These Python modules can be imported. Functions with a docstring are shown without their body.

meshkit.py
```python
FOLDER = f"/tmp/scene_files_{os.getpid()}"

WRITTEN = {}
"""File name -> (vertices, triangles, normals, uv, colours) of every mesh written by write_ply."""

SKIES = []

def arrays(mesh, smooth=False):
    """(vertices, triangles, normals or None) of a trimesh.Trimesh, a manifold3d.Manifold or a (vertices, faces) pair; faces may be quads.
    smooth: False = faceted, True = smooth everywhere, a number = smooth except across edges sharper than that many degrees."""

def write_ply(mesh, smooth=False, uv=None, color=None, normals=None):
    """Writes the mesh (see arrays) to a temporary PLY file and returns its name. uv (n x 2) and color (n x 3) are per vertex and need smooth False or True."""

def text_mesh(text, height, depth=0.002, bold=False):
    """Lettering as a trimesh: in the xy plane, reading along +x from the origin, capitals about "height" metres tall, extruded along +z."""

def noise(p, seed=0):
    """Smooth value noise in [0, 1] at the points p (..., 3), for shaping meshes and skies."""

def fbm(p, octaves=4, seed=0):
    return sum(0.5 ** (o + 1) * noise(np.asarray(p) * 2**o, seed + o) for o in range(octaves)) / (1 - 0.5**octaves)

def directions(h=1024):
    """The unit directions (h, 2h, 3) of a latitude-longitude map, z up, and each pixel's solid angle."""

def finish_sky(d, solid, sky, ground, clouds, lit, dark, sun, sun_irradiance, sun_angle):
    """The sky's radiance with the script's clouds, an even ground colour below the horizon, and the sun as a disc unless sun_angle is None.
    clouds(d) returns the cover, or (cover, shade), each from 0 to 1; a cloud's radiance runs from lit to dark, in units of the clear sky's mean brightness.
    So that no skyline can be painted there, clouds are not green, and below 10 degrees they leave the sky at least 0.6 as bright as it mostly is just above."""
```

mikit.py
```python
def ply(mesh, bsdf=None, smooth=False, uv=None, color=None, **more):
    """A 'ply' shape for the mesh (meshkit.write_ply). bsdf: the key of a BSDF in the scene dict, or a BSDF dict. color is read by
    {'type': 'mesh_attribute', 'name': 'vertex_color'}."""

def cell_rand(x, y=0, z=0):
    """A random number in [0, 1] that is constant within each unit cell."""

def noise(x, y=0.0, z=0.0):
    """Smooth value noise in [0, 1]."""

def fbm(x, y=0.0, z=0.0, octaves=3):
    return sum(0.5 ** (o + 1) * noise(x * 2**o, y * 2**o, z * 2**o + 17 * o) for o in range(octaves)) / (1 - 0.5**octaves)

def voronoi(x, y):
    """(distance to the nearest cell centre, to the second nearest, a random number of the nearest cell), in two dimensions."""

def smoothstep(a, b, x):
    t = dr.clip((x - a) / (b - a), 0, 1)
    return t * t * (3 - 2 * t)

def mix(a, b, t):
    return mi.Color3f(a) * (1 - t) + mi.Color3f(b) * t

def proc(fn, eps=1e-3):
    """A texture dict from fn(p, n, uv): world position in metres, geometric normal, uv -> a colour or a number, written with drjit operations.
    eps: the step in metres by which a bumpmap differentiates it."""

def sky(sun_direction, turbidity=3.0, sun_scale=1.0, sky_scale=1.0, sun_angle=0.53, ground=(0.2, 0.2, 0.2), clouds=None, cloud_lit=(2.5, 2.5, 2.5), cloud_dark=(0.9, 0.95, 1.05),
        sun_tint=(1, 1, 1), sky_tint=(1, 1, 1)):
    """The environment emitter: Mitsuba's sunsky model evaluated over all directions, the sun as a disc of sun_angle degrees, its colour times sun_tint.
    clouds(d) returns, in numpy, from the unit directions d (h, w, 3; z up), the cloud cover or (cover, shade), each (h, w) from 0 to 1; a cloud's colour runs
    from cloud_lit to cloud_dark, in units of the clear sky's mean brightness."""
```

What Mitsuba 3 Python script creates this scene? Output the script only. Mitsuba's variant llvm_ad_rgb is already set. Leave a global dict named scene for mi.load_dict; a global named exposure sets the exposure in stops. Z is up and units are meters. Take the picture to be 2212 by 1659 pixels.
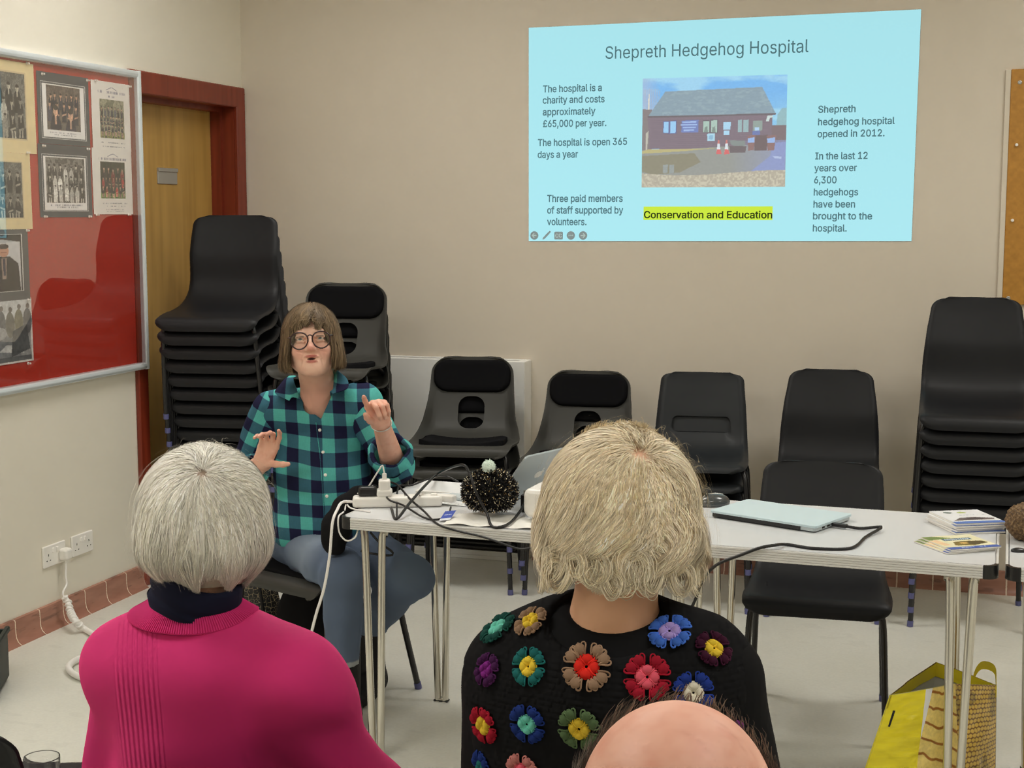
"""A village hall: a speaker at a folding table talks to three listeners, a slide is projected on the wall behind her."""
import math
import numpy as np
import trimesh
import manifold3d as m3
import shapely
from shapely import affinity
from shapely.geometry import Polygon, box as sbox
import drjit as dr
import mitsuba as mi
import mikit
from mikit import proc
from meshkit import text_mesh, fbm, noise

T = mi.ScalarTransform4f
scene, labels = {}, {}

# ------------------------------------------------------------------ camera, light, exposure
EYE = np.array([0.0, 0.0, 1.64])
YAW, PITCH, FOCAL = 0.3051, 0.1182, 3109.0          # focal length in pixels of the 2212 x 1659 frame
FWD = np.array([-math.sin(YAW) * math.cos(PITCH), math.cos(YAW) * math.cos(PITCH), -math.sin(PITCH)])
RIGHT = np.array([math.cos(YAW), math.sin(YAW), 0.0])
UP = np.cross(RIGHT, FWD)
scene['camera'] = {'type': 'perspective', 'fov': 2 * math.degrees(math.atan(1106.0 / FOCAL)), 'fov_axis': 'x',
                   'near_clip': 0.05, 'far_clip': 60.0,
                   'to_world': T().look_at(origin=EYE.tolist(), target=(EYE + FWD).tolist(), up=[0, 0, 1])}
exposure = 1.52
LAMP = np.array([1.0, 0.97, 0.915]) * 5.6               # radiance of the ceiling panels
LAMPS = [(-2.1, 4.7, .90), (1.0, 4.8, .85), (-2.4, 1.6, .95), (0.9, 1.6, .75), (-2.4, -1.8, .5), (0.9, -1.8, .5), (4.2, 3.2, .5)]   # x, y, strength
XL, XR, YB, YF, ZC = -3.43, 6.2, 6.467, -5.0, 3.1    # the room: left, right, back and front wall, ceiling


def sight(u, v, x=None, y=None, z=None, d=None):
    """A surveyed point: where the sight line through a point of the photograph meets a wall, the floor, a table top, or a given distance."""
    r = FWD + RIGHT * (u - 1106.0) / FOCAL - UP * (v - 829.5) / FOCAL
    t = (x - EYE[0]) / r[0] if x is not None else (y - EYE[1]) / r[1] if y is not None else (z - EYE[2]) / r[2] if z is not None else d
    return EYE + r * t


# ------------------------------------------------------------------ helpers
def lin(rgb):
    c = np.asarray(rgb, float) / 255.0
    return np.where(c <= 0.04045, c / 12.92, ((c + 0.055) / 1.055) ** 2.4)


def mat(name, rgb, rough=0.5, metal=0.0, spec=0.5, bump=None, bump_scale=1.0, **more):
    """A two-sided principled material; rgb in sRGB 0..255, or a texture dict."""
    base = rgb if isinstance(rgb, dict) else {'type': 'rgb', 'value': lin(rgb).tolist()}
    b = {'type': 'principled', 'base_color': base, 'roughness': rough, 'metallic': metal, 'specular': spec, **more}
    if bump is not None:
        b = {'type': 'bumpmap', 'arbitrary': bump, 'scale': bump_scale, 'bsdf': b}
    scene[name] = {'type': 'twosided', 'bsdf': b}
    return name


VC = {'type': 'mesh_attribute', 'name': 'vertex_color'}
NUM = {}


def uniq(key):
    if key not in NUM:
        NUM[key] = 0
        return key
    NUM[key] += 1
    return f'{key}_{NUM[key]:03d}'


def thing(name, label=None, category=None, group=None, kind=None):
    key = uniq(name)
    tag(key, label, category, group, kind)
    return key


def tag(key, label=None, category=None, group=None, kind=None):
    d = {k: v for k, v in (('label', label), ('category', category), ('group', group), ('kind', kind)) if v}
    if d:
        labels[key] = {**labels.get(key, {}), **d}


def put(key, mesh, m, smooth=35, color=None, uv=None, to=None, emit=None):
    """Writes one mesh under a key that is already its own."""
    if color is not None or uv is not None:
        smooth = bool(smooth)
    d = mikit.ply(mesh, m, smooth, uv=uv, color=color)
    if to is not None:
        d['to_world'] = to
    if emit is not None:
        d['emitter'] = {'type': 'area', 'radiance': emit}
    scene[key] = d
    return key


def part(parent, name, mesh, m, label=None, kind=None, **k):
    key = uniq(parent + '__' + name)
    tag(key, label, kind=kind)
    return put(key, mesh, m, **k)


def solo(name, mesh, m, label, category, group=None, kind=None, **k):
    key = thing(name, label, category, group, kind)
    return put(key, mesh, m, **k)


def struct(name, mesh, m, label=None, **k):
    tag(name, label, kind='structure')
    NUM[name] = 0
    return put(name, mesh, m, **k)


cat = trimesh.util.concatenate


def box(x0, x1, y0, y1, z0, z1):
    b = trimesh.creation.box((x1 - x0, y1 - y0, z1 - z0))
    b.apply_translation(((x0 + x1) / 2, (y0 + y1) / 2, (z0 + z1) / 2))
    return b


def tri(man):
    m = man.to_mesh()
    return trimesh.Trimesh(np.array(m.vert_properties[:, :3]), np.array(m.tri_verts), process=False)


def cbox(x0, x1, y0, y1, z0, z1, c=0.004):
    """A box with chamfered edges: the hull of three inset boxes."""
    c = min(c, 0.45 * min(x1 - x0, y1 - y0, z1 - z0))
    pts = []
    for a in range(3):
        lo, hi = np.array([x0, y0, z0], float) + c, np.array([x1, y1, z1], float) - c
        lo[a] -= c
        hi[a] += c
        pts += [[(lo, hi)[i][0], (lo, hi)[j][1], (lo, hi)[k][2]] for i in (0, 1) for j in (0, 1) for k in (0, 1)]
    return trimesh.convex.convex_hull(np.array(pts))


def rbox(x0, x1, y0, y1, z0, z1, r=0.01, n=16):
    """A box rounded all over: the hull of eight spheres."""
    r = min(r, 0.499 * min(x1 - x0, y1 - y0, z1 - z0))
    s = m3.Manifold.sphere(r, n)
    return tri(m3.Manifold.batch_hull([s.translate((x, y, z)) for x in (x0 + r, x1 - r) for y in (y0 + r, y1 - r) for z in (z0 + r, z1 - r)]))


def rrect(w, h, r, n=8):
    """A rounded rectangle around the origin."""
    return sbox(-w / 2 + r, -h / 2 + r, w / 2 - r, h / 2 - r).buffer(r, quad_segs=n)


def prism(poly, h, z0=0.0):
    if poly.geom_type != 'Polygon':
        return cat([prism(g, h, z0) for g in poly.geoms])
    m = trimesh.creation.extrude_polygon(poly, h, engine='earcut')
    m.apply_translation((0, 0, z0))
    return m


def frame(o, ex, ey, ez):
    M = np.eye(4)
    M[:3, 0], M[:3, 1], M[:3, 2], M[:3, 3] = ex, ey, ez, o
    return M


def moved(m, M):
    m = m.copy()
    m.apply_transform(M)
    return m


def rotz(a):
    return trimesh.transformations.rotation_matrix(a, (0, 0, 1))


def shift(x, y, z):
    return trimesh.transformations.translation_matrix((x, y, z))


def curve(points, n=None, step=0.012, closed=False):
    """A Catmull-Rom curve through the points, resampled evenly."""
    p = np.asarray(points, float)
    q = np.vstack([p[-1:], p, p[:2]]) if closed else np.vstack([2 * p[0] - p[1], p, 2 * p[-1] - p[-2]])
    out = []
    for i in range(1, len(q) - 2):
        t = np.linspace(0, 1, 24, endpoint=False)[:, None]
        a, b, c, d = q[i - 1], q[i], q[i + 1], q[i + 2]
        out.append(0.5 * (2 * b + (c - a) * t + (2 * a - 5 * b + 4 * c - d) * t ** 2 + (3 * b - a - 3 * c + d) * t ** 3))
    o = np.vstack(out + [q[-2][None]])
    s = np.concatenate([[0], np.cumsum(np.linalg.norm(np.diff(o, axis=0), axis=1))])
    n = n or max(4, int(s[-1] / step))
    e = np.linspace(0, s[-1], n)
    return np.stack([np.interp(e, s, o[:, k]) for k in range(3)], 1)


def tube(path, r, n=10, cap=True):
    """A tube along a path (m x 3); r a number or one per point; parallel-transported frames."""
    p = np.asarray(path, float)
    m = len(p)
    r = np.broadcast_to(np.asarray(r, float), (m,))
    t = np.gradient(p, axis=0)
    t /= np.linalg.norm(t, axis=1, keepdims=True) + 1e-12
    a = np.cross(t[0], [0, 0, 1.0] if abs(t[0][2]) < 0.9 else [1.0, 0, 0])
    a /= np.linalg.norm(a)
    A = []
    for k in range(m):
        a = a - t[k] * (a @ t[k])
        a /= np.linalg.norm(a) + 1e-12
        A.append(a)
    A = np.array(A)
    B = np.cross(t, A)
    th = np.arange(n) * 2 * np.pi / n
    v = p[:, None] + r[:, None, None] * (np.cos(th)[None, :, None] * A[:, None] + np.sin(th)[None, :, None] * B[:, None])
    v = v.reshape(-1, 3)
    i = np.arange(m - 1)[:, None] * n
    j = np.arange(n)[None]
    q = np.stack([i + j, i + (j + 1) % n, i + n + (j + 1) % n, i + n + j], -1).reshape(-1, 4)
    f = np.vstack([q[:, [0, 1, 2]], q[:, [0, 2, 3]]])
    if cap:
        v = np.vstack([v, p[0], p[-1]])
        c = len(v)
        k = np.arange(n)
        f = np.vstack([f, np.stack([(k + 1) % n, k, k * 0 + c - 2], 1), np.stack([k + (m - 1) * n, (k + 1) % n + (m - 1) * n, k * 0 + c - 1], 1)])
    return trimesh.Trimesh(v, f, process=False)


def lathe(prof, n=24):
    """A solid of revolution around z from (radius, height) pairs, closed on the axis at both ends."""
    pr = np.array(prof, float)
    th = np.arange(n) * 2 * np.pi / n
    v = np.stack([pr[:, :1] * np.cos(th), pr[:, :1] * np.sin(th), np.repeat(pr[:, 1:], n, 1)], -1).reshape(-1, 3)
    m = len(pr)
    i = np.arange(m - 1)[:, None] * n
    j = np.arange(n)[None]
    q = np.stack([i + j, i + (j + 1) % n, i + n + (j + 1) % n, i + n + j], -1).reshape(-1, 4)
    f = np.vstack([q[:, [0, 1, 2]], q[:, [0, 2, 3]]])
    return trimesh.Trimesh(v, f, process=False)


def grid_mesh(V):
    """A surface through a grid of points (m x n x 3)."""
    m, n = V.shape[:2]
    i = np.arange(m - 1)[:, None] * n
    j = np.arange(n - 1)[None]
    q = np.stack([i + j, i + j + 1, i + n + j + 1, i + n + j], -1).reshape(-1, 4)
    return trimesh.Trimesh(V.reshape(-1, 3), np.vstack([q[:, [0, 1, 2]], q[:, [0, 2, 3]]]), process=False)


def slab(V, t):
    """A solid sheet: the grid surface and its copy offset by t along the normals, joined at the rim."""
    m, n = V.shape[:2]
    du, dv = np.gradient(V, axis=1), np.gradient(V, axis=0)
    N = np.cross(du, dv)
    N /= np.linalg.norm(N, axis=-1, keepdims=True) + 1e-12
    W = V + N * np.asarray(t)[..., None] if np.ndim(t) else V + N * t
    top, bot = grid_mesh(V), grid_mesh(W)
    k = m * n
    idx = np.arange(k).reshape(m, n)
    loop = np.concatenate([idx[0, :-1], idx[:-1, -1], idx[-1, :0:-1], idx[:0:-1, 0]])
    nxt = np.roll(loop, -1)
    side = np.vstack([np.stack([loop, loop + k, nxt + k], 1), np.stack([loop, nxt + k, nxt], 1)])
    return trimesh.Trimesh(np.vstack([top.vertices, bot.vertices]), np.vstack([top.faces[:, ::-1], bot.faces + k, side[:, ::-1]]), process=False)


def hexrgb(h):
    return lin([int(h[i:i + 2], 16) for i in (0, 2, 4)])


def sheet(o, ex, ey, w, h, nx, ny, paint, lift=0.0, curl=None):
    """A flat print as a grid of coloured vertices: paint(X, Y) gives linear colours for X, Y in metres from the lower left corner."""
    ex, ey = np.asarray(ex, float), np.asarray(ey, float)
    X, Y = np.meshgrid(np.linspace(0, w, nx), np.linspace(0, h, ny))
    V = np.asarray(o, float) + X[..., None] * ex + Y[..., None] * ey + np.cross(ex, ey) * lift
    if curl is not None:
        V = V + np.cross(ex, ey) * curl(X / w, Y / h)[..., None]
    return grid_mesh(V), np.clip(paint(X, Y), 0, 1).reshape(-1, 3)


class Paint:
    """Fills regions of a colour array over coordinates X, Y."""

    def __init__(self, X, Y, base):
        self.X, self.Y = X, Y
        self.c = np.broadcast_to(lin(base), X.shape + (3,)).copy()

    def put(self, mask, rgb, a=1.0):
        m = np.clip(np.asarray(mask, float), 0, 1)[..., None] * a
        rgb = np.asarray(rgb, float)
        col = rgb if rgb.ndim == 3 else lin(rgb)
        self.c = self.c * (1 - m) + col * m

    def rect(self, x0, y0, x1, y1, rgb, a=1.0):
        self.put((self.X >= x0) & (self.X <= x1) & (self.Y >= y0) & (self.Y <= y1), rgb, a)

    def oval(self, cx, cy, rx, ry, rgb, a=1.0):
        self.put(((self.X - cx) / rx) ** 2 + ((self.Y - cy) / ry) ** 2 < 1, rgb, a)

    def poly(self, pts, rgb, a=1.0):
        self.put(shapely.contains_xy(Polygon(pts), self.X.ravel(), self.Y.ravel()).reshape(self.X.shape), rgb, a)

    def speckle(self, scale, amount, seed=0, mask=1.0):
        n = fbm(np.stack([self.X * scale, self.Y * scale, self.X * 0 + seed], -1), 3, seed) - 0.5
        self.c = np.clip(self.c * (1 + 2 * amount * n[..., None] * np.asarray(mask, float)[..., None] if np.ndim(mask) else self.c * 0 + 1 + 2 * amount * n[..., None]), 0, 1) if np.ndim(mask) else np.clip(self.c * (1 + 2 * amount * n[..., None]), 0, 1)


# ------------------------------------------------------------------ materials
def wall_tex(rgb, seed):
    c = lin(rgb)

    def fn(p, n, uv):
        s = 0.97 + 0.06 * mikit.fbm(p.x * 1.7 + seed, p.y * 1.7, p.z * 1.7)
        return mi.Color3f(*c.tolist()) * s
    return proc(fn)


def render_bump(p, n, uv):
    return 0.0006 * mikit.fbm(p.x * 90.0, p.y * 90.0, p.z * 90.0)


mat('paint_left', wall_tex((222, 217, 203), 3.0), 0.6, spec=0.3)
mat('paint_back', wall_tex((208, 199, 184), 11.0), 0.6, spec=0.3)
mat('paint_ceiling', (232, 230, 222), 0.8)


def vinyl(p, n, uv):
    f = mikit.fbm(p.x * 3.0, p.y * 3.0, 0.0)
    g = mikit.noise(p.x * 160.0, p.y * 160.0, 0.0)
    scuff = mikit.smoothstep(0.70, 0.78, mikit.fbm(p.x * 9.0 + p.y * 4.0, p.y * 16.0, 4.0))
    c = mikit.mix(lin((200, 200, 190)).tolist(), lin((210, 210, 202)).tolist(), f)
    return c * (0.97 + 0.05 * g) * (1 - 0.04 * scuff)


mat('vinyl_floor', proc(vinyl), 0.34, spec=0.45)


def clay(p, n, uv):
    f = mikit.fbm(p.x * 9.0, p.y * 9.0, p.z * 30.0)
    c = mikit.mix(lin((142, 96, 80)).tolist(), lin((174, 128, 110)).tolist(), f)
    dirt = mikit.smoothstep(0.62, 0.75, mikit.fbm(p.x * 14.0 + 5, p.y * 14.0, p.z * 60.0))
    return c * (1 - 0.35 * dirt)


mat('clay_tile', proc(clay), 0.4)
mat('grout', (224, 206, 188), 0.9)


def mahogany(p, n, uv):
    g = mikit.fbm(p.x * 40.0, p.y * 40.0, p.z * 2.0)
    return mikit.mix(lin((98, 34, 18)).tolist(), lin((134, 52, 32)).tolist(), g)


mat('brown_wood', proc(mahogany), 0.35)


def oak(p, n, uv):
    g = mikit.fbm(p.x * 24.0, p.y * 24.0, p.z * 1.3)
    b = mikit.fbm(p.x * 6.0 + 9, p.y * 6.0, p.z * 0.8)
    c = mikit.mix(lin((160, 122, 58)).tolist(), lin((196, 158, 88)).tolist(), g)
    return c * (0.8 + 0.35 * b)


mat('oak_veneer', proc(oak), 0.38)


def ochre(p, n, uv):
    g = mikit.fbm(p.x * 60.0, p.y * 3.0, p.z * 50.0)
    return mikit.mix(lin((158, 108, 34)).tolist(), lin((184, 132, 52)).tolist(), g)


mat('ochre_board', proc(ochre), 0.5)
mat('aluminium', (214, 222, 226), 0.35, metal=0.35)
mat('steel_plate', (176, 176, 172), 0.4, metal=0.6)


def felt(p, n, uv):
    g = mikit.noise(p.x * 700.0, p.y * 700.0, p.z * 700.0)
    return mi.Color3f(*lin((178, 58, 45)).tolist()) * (0.85 + 0.3 * g)


mat('red_felt', proc(felt), 0.9, spec=0.1)
scene['glazing'] = {'type': 'thindielectric', 'int_ior': 1.95, 'ext_ior': 1.0}
mat('print', VC, 0.55, spec=0.25)                       # flat prints, coloured per vertex
mat('print_gloss', VC, 0.25, spec=0.5)
mat('matte', VC, 0.85, spec=0.15)                      # yarn, paper and cloth coloured per vertex
mat('white_plastic', (232, 230, 224), 0.3)
mat('white_metal', (226, 226, 222), 0.4)
mat('dark_slot', (18, 18, 18), 0.7)
mat('black_plastic', (26, 26, 27), 0.35)
mat('cable_black', (20, 20, 21), 0.4)
mat('cable_white', (232, 230, 226), 0.4)


def poly_tex(rgb):
    c = lin(rgb).tolist()

    def fn(p, n, uv):
        g = mikit.fbm(p.x * 220.0, p.y * 220.0, p.z * 220.0)
        return mi.Color3f(*c) * (0.88 + 0.24 * g)
    return proc(fn)


mat('shell_black', (25, 26, 29), 0.48, spec=0.28)
mat('shell_charcoal', (34, 37, 40), 0.48, spec=0.3)
mat('shell_grey', (58, 58, 55), 0.5, spec=0.3)
mat('pad_black', poly_tex((18, 18, 20)), 0.92, spec=0.1)
mat('tube_black', (22, 22, 24), 0.28, spec=0.6)
mat('glide_blue', (84, 86, 132), 0.5)
mat('chrome', (218, 214, 204), 0.18, metal=1.0)
mat('laminate', (200, 202, 204), 0.3, spec=0.4)
mat('edge_grey', (214, 214, 211), 0.4, metal=0.1)
mat('cap_black', (28, 28, 29), 0.3)

# ------------------------------------------------------------------ the room
struct('floor', box(XL - 0.3, XR + 0.1, YF - 0.1, YB + 0.1, -0.1, 0.0), 'vinyl_floor', 'pale grey vinyl floor with a soft sheen', smooth=False)
struct('ceiling', box(XL - 0.3, XR + 0.1, YF - 0.1, YB + 0.1, ZC, ZC + 0.1), 'paint_ceiling', 'white painted ceiling', smooth=False)
struct('wall_back', box(XL - 0.3, XR + 0.1, YB, YB + 0.1, 0, ZC), 'paint_back', 'beige painted back wall that carries the glowing slide', smooth=False)
struct('wall_right', box(XR, XR + 0.1, YF, YB, 0, ZC), 'paint_left', 'cream painted side wall', smooth=False)
struct('wall_front', box(XL - 0.3, XR + 0.1, YF - 0.1, YF, 0, ZC), 'paint_left', 'cream painted rear wall of the hall', smooth=False)
DY0, DY1, DZ = 5.50, 6.385, 2.165                        # the door opening in the left wall
struct('wall_left', cat([box(XL - 0.3, XL, YF, DY0, 0, ZC), box(XL - 0.3, XL, DY0, DY1, DZ, ZC), box(XL - 0.3, XL, DY1, YB, 0, ZC)]),
       'paint_left', 'cream painted left wall with a doorway', smooth=False)
for lx, ly, power in LAMPS:
    k = thing('ceiling_light', 'white rectangular light panel in the ceiling', 'ceiling light', 'light panels in the ceiling')
    part(k, 'trim', cat([box(lx - 0.62, lx + 0.62, ly + s * 0.31 - 0.01, ly + s * 0.31 + 0.01, ZC - 0.03, ZC) for s in (-1, 1)] +
                        [box(lx + s * 0.61 - 0.01, lx + s * 0.61 + 0.01, ly - 0.3, ly + 0.3, ZC - 0.03, ZC) for s in (-1, 1)]), 'white_metal', smooth=False)
    v = np.array([[lx - .6, ly - .3, ZC - .012], [lx - .6, ly + .3, ZC - .012], [lx + .6, ly + .3, ZC - .012], [lx + .6, ly - .3, ZC - .012]])
    part(k, 'diffuser', (v, np.array([[0, 1, 2], [0, 2, 3]])), 'white_plastic', smooth=False, emit={'type': 'rgb', 'value': (LAMP * power).tolist()})

# the doorway: frame, leaf and sign holder
tag('door_1', 'oak veneer door in a red-brown wooden frame in the left corner', kind='structure')
NUM['door_1'] = 0
part('door_1', 'architrave', cat([cbox(XL, XL + .022, DY1 - .012, 6.458, 0, 2.248, .005), cbox(XL, XL + .022, DY0 - .065, DY0 + .012, 0, 2.248, .005),
                                  cbox(XL, XL + .022, DY0 - .065, 6.458, 2.15, 2.248, .005)]), 'brown_wood', smooth=False)
part('door_1', 'jamb', cat([box(XL - .15, XL + .004, DY1 - .014, DY1, 0, DZ), box(XL - .15, XL + .004, DY0, DY0 + .014, 0, DZ), box(XL - .15, XL + .004, DY0, DY1, DZ - .014, DZ),
                            box(XL - .145, XL - .06, DY1 - .034, DY1 - .014, 0, DZ), box(XL - .145, XL - .06, DY0, DY1, DZ - .036, DZ - .014)]), 'brown_wood', smooth=False)
part('door_1', 'leaf', cbox(XL - .16, XL - .115, DY0 + .016, DY1 - .02, .006, DZ - .03, .003), 'oak_veneer', 'flush oak veneer door leaf', smooth=False)
c = sight(361, 381, x=XL - .113)
hold = part('door_1', 'sign_holder', cat([cbox(XL - .117, XL - .109, c[1] - .085, c[1] + .085, c[2] - .036, c[2] + .036, .002),
                                          cbox(XL - .117, XL - .103, c[1] - .085, c[1] + .085, c[2] + .02, c[2] + .038, .002)]), 'steel_plate', 'empty grey metal sign holder', smooth=False)

# coved clay skirting tiles, one by one
cove = np.array([(0, 0), (.042, 0), (.036, .004), (.026, .012), (.019, .026), (.016, .045), (.015, .09), (.012, .097), (0, .099)])


def tile(a, b):
    """A tile of the skirting between a and b along its run, its back on the wall (x = 0)."""
    p = prism(Polygon(cove), b - a)
    return moved(p, frame((0, a, 0), (1, 0, 0), (0, 0, 1), (0, -1, 0)) @ np.diag([1, 1, -1, 1]))


def run(key, spots, place):
    tag(key, {'baseboard_left': 'red-brown clay tile skirting along the left wall', 'baseboard_back': 'red-brown clay tile skirting along the back wall'}[key], kind='structure')
    NUM[key] = 0
    lo, hi = spots[0][0], spots[-1][1]
    b = trimesh.creation.extrude_polygon(Polygon(cove * [.94, .99]), hi - lo, engine='earcut')
    put(key, moved(b, place @ frame((0, lo, 0), (1, 0, 0), (0, 0, 1), (0, -1, 0)) @ np.diag([1, 1, -1, 1])), 'grout', smooth=False)
    for a, b in spots:
        part(key, 'tile', moved(tile(a + .003, b - .003), place), 'clay_tile', smooth=25)


L = 0.153
run('baseboard_left', [(y, min(y + L, DY0 - .0655)) for y in np.arange(3.155, DY0 - .08, L)], shift(XL, 0, 0))
RX0, RX1 = -3.05, -1.940                                # the heater's ends along the back wall
run('baseboard_back', [(x, x + L) for x in np.arange(RX1 + .012, 1.4, L)], frame((0, YB, 0), (0, -1, 0), (1, 0, 0), (0, 0, 1)))

# ------------------------------------------------------------------ the stacking chairs
def chair_shell(prof, widths, dish, rtop, rfront, thick=.0055, lip=.012, wing=None, ns=56, nu=25):
    """A moulded seat shell. prof: (y, z) from the top of the back to the front edge; widths: half widths along it; dish: sag in the middle."""
    q = np.linspace(0, 1, ns)
    s = q - .82 * np.sin(2 * np.pi * q) / (2 * np.pi)       # rows lie closer at the two ends
    c = curve([(0, y, z) for y, z in prof], n=600)
    c = np.stack([np.interp(s, np.linspace(0, 1, 600), c[:, k]) for k in range(3)], 1)
    knots = np.linspace(0, 1, len(widths))
    half = curve([(k, w, 0) for k, w in zip(knots, widths)], n=400)
    hw = np.interp(s, half[:, 0], half[:, 1])
    dd = np.interp(s, np.linspace(0, 1, len(dish)), dish)
    ln = np.concatenate([[0], np.cumsum(np.linalg.norm(np.diff(c, axis=0), axis=1))])
    ed = lambda d, r: np.where(d < r, r - np.sqrt(np.maximum(r * r - (r - np.minimum(d, r)) ** 2, 0)), 0)
    hw = hw - ed(ln, rtop) - ed(ln[-1] - ln, rfront)
    t = np.gradient(c, axis=0)
    t /= np.linalg.norm(t, axis=1, keepdims=True) + 1e-12
    nor = np.stack([0 * t[:, 0], -t[:, 2], t[:, 1]], 1)      # behind / below the shell
    u = np.linspace(-1, 1, nu)
    u = np.sign(u) * (1 - (1 - np.abs(u)) ** 1.25)
    V = np.zeros((ns, nu, 3))
    V[..., 0] = hw[:, None] * u
    V[..., 1:] = c[:, None, 1:]
    sag = dd[:, None] * (1 - u ** 2) + lip * np.maximum(0, (np.abs(u) - .9) / .1) ** 2
    if wing is not None:
        sag = sag + wing(s[:, None], u[None])
    V += nor[:, None, :] * sag[..., None]
    V[..., 2] += (.009 * np.exp(-ln / .05))[:, None] * (.25 - u[None] ** 2)
    return V, nor


PLAIN = [(.262, .835), (.240, .775), (.208, .70), (.190, .655), (.181, .60), (.172, .545), (.152, .497), (.112, .466), (.06, .450), (-.02, .447), (-.12, .456), (-.19, .456), (-.216, .444), (-.227, .425), (-.230, .402)]
UPHOL = [(.243, .795), (.232, .742), (.208, .66), (.182, .585), (.160, .53), (.128, .48), (.06, .455), (-.03, .448), (-.12, .452), (-.200, .456), (-.228, .446), (-.236, .428), (-.232, .412)]
SLOT = [(.225, .785), (.214, .74), (.194, .675), (.176, .605), (.160, .545), (.140, .495), (.10, .464), (.04, .450), (-.06, .447), (-.14, .452), (-.19, .450), (-.212, .436), (-.218, .42)]


def press(V, nor, man):
    """Cuts a hole with a solid through a shell."""
    a = m3.Manifold(m3.Mesh(np.asarray(V.vertices, np.float32), np.asarray(V.faces, np.uint32)))
    return tri(a - man) if a.status() == m3.Error.NoError else V


def hole(w, h, r, y, z, tilt, depth=.12, x=0.0):
    """A rounded prism that cuts the back rest, its axis along y."""
    cs = m3.CrossSection([np.array(shapely.geometry.polygon.orient(rrect(w, h, r)).exterior.coords)[:-1]])
    return m3.Manifold.extrude(cs, depth).translate((0, 0, -depth / 2)).rotate((90 + tilt, 0, 0)).translate((x, y, z))


def legs(front, rear, w=.19, r=.0105):
    """Two bent tube frames: each an upturned U of front leg, seat rail and rear leg, split at the rail's middle into two parts."""
    out = []
    for sx in (-1, 1):
        f = curve([(sx * w * .86, -.02, .432), (sx * w * .9, -.12, .434), (sx * w * .98, -.165, .425), (sx * (w + .012), -.185, .385), (sx * (w + .022), -.197, .2), (sx * (w + .03), front, .012)], n=22)
        b = curve([(sx * w * .86, -.02, .432), (sx * w * .9, .075, .43), (sx * w * .98, .115, .415), (sx * (w + .012), .14, .37), (sx * (w + .02), .185, .2), (sx * (w + .028), rear, .012)], n=22)
        out += [(tube(f, r, 10), f), (tube(b, r, 10), b)]
    return out


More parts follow.
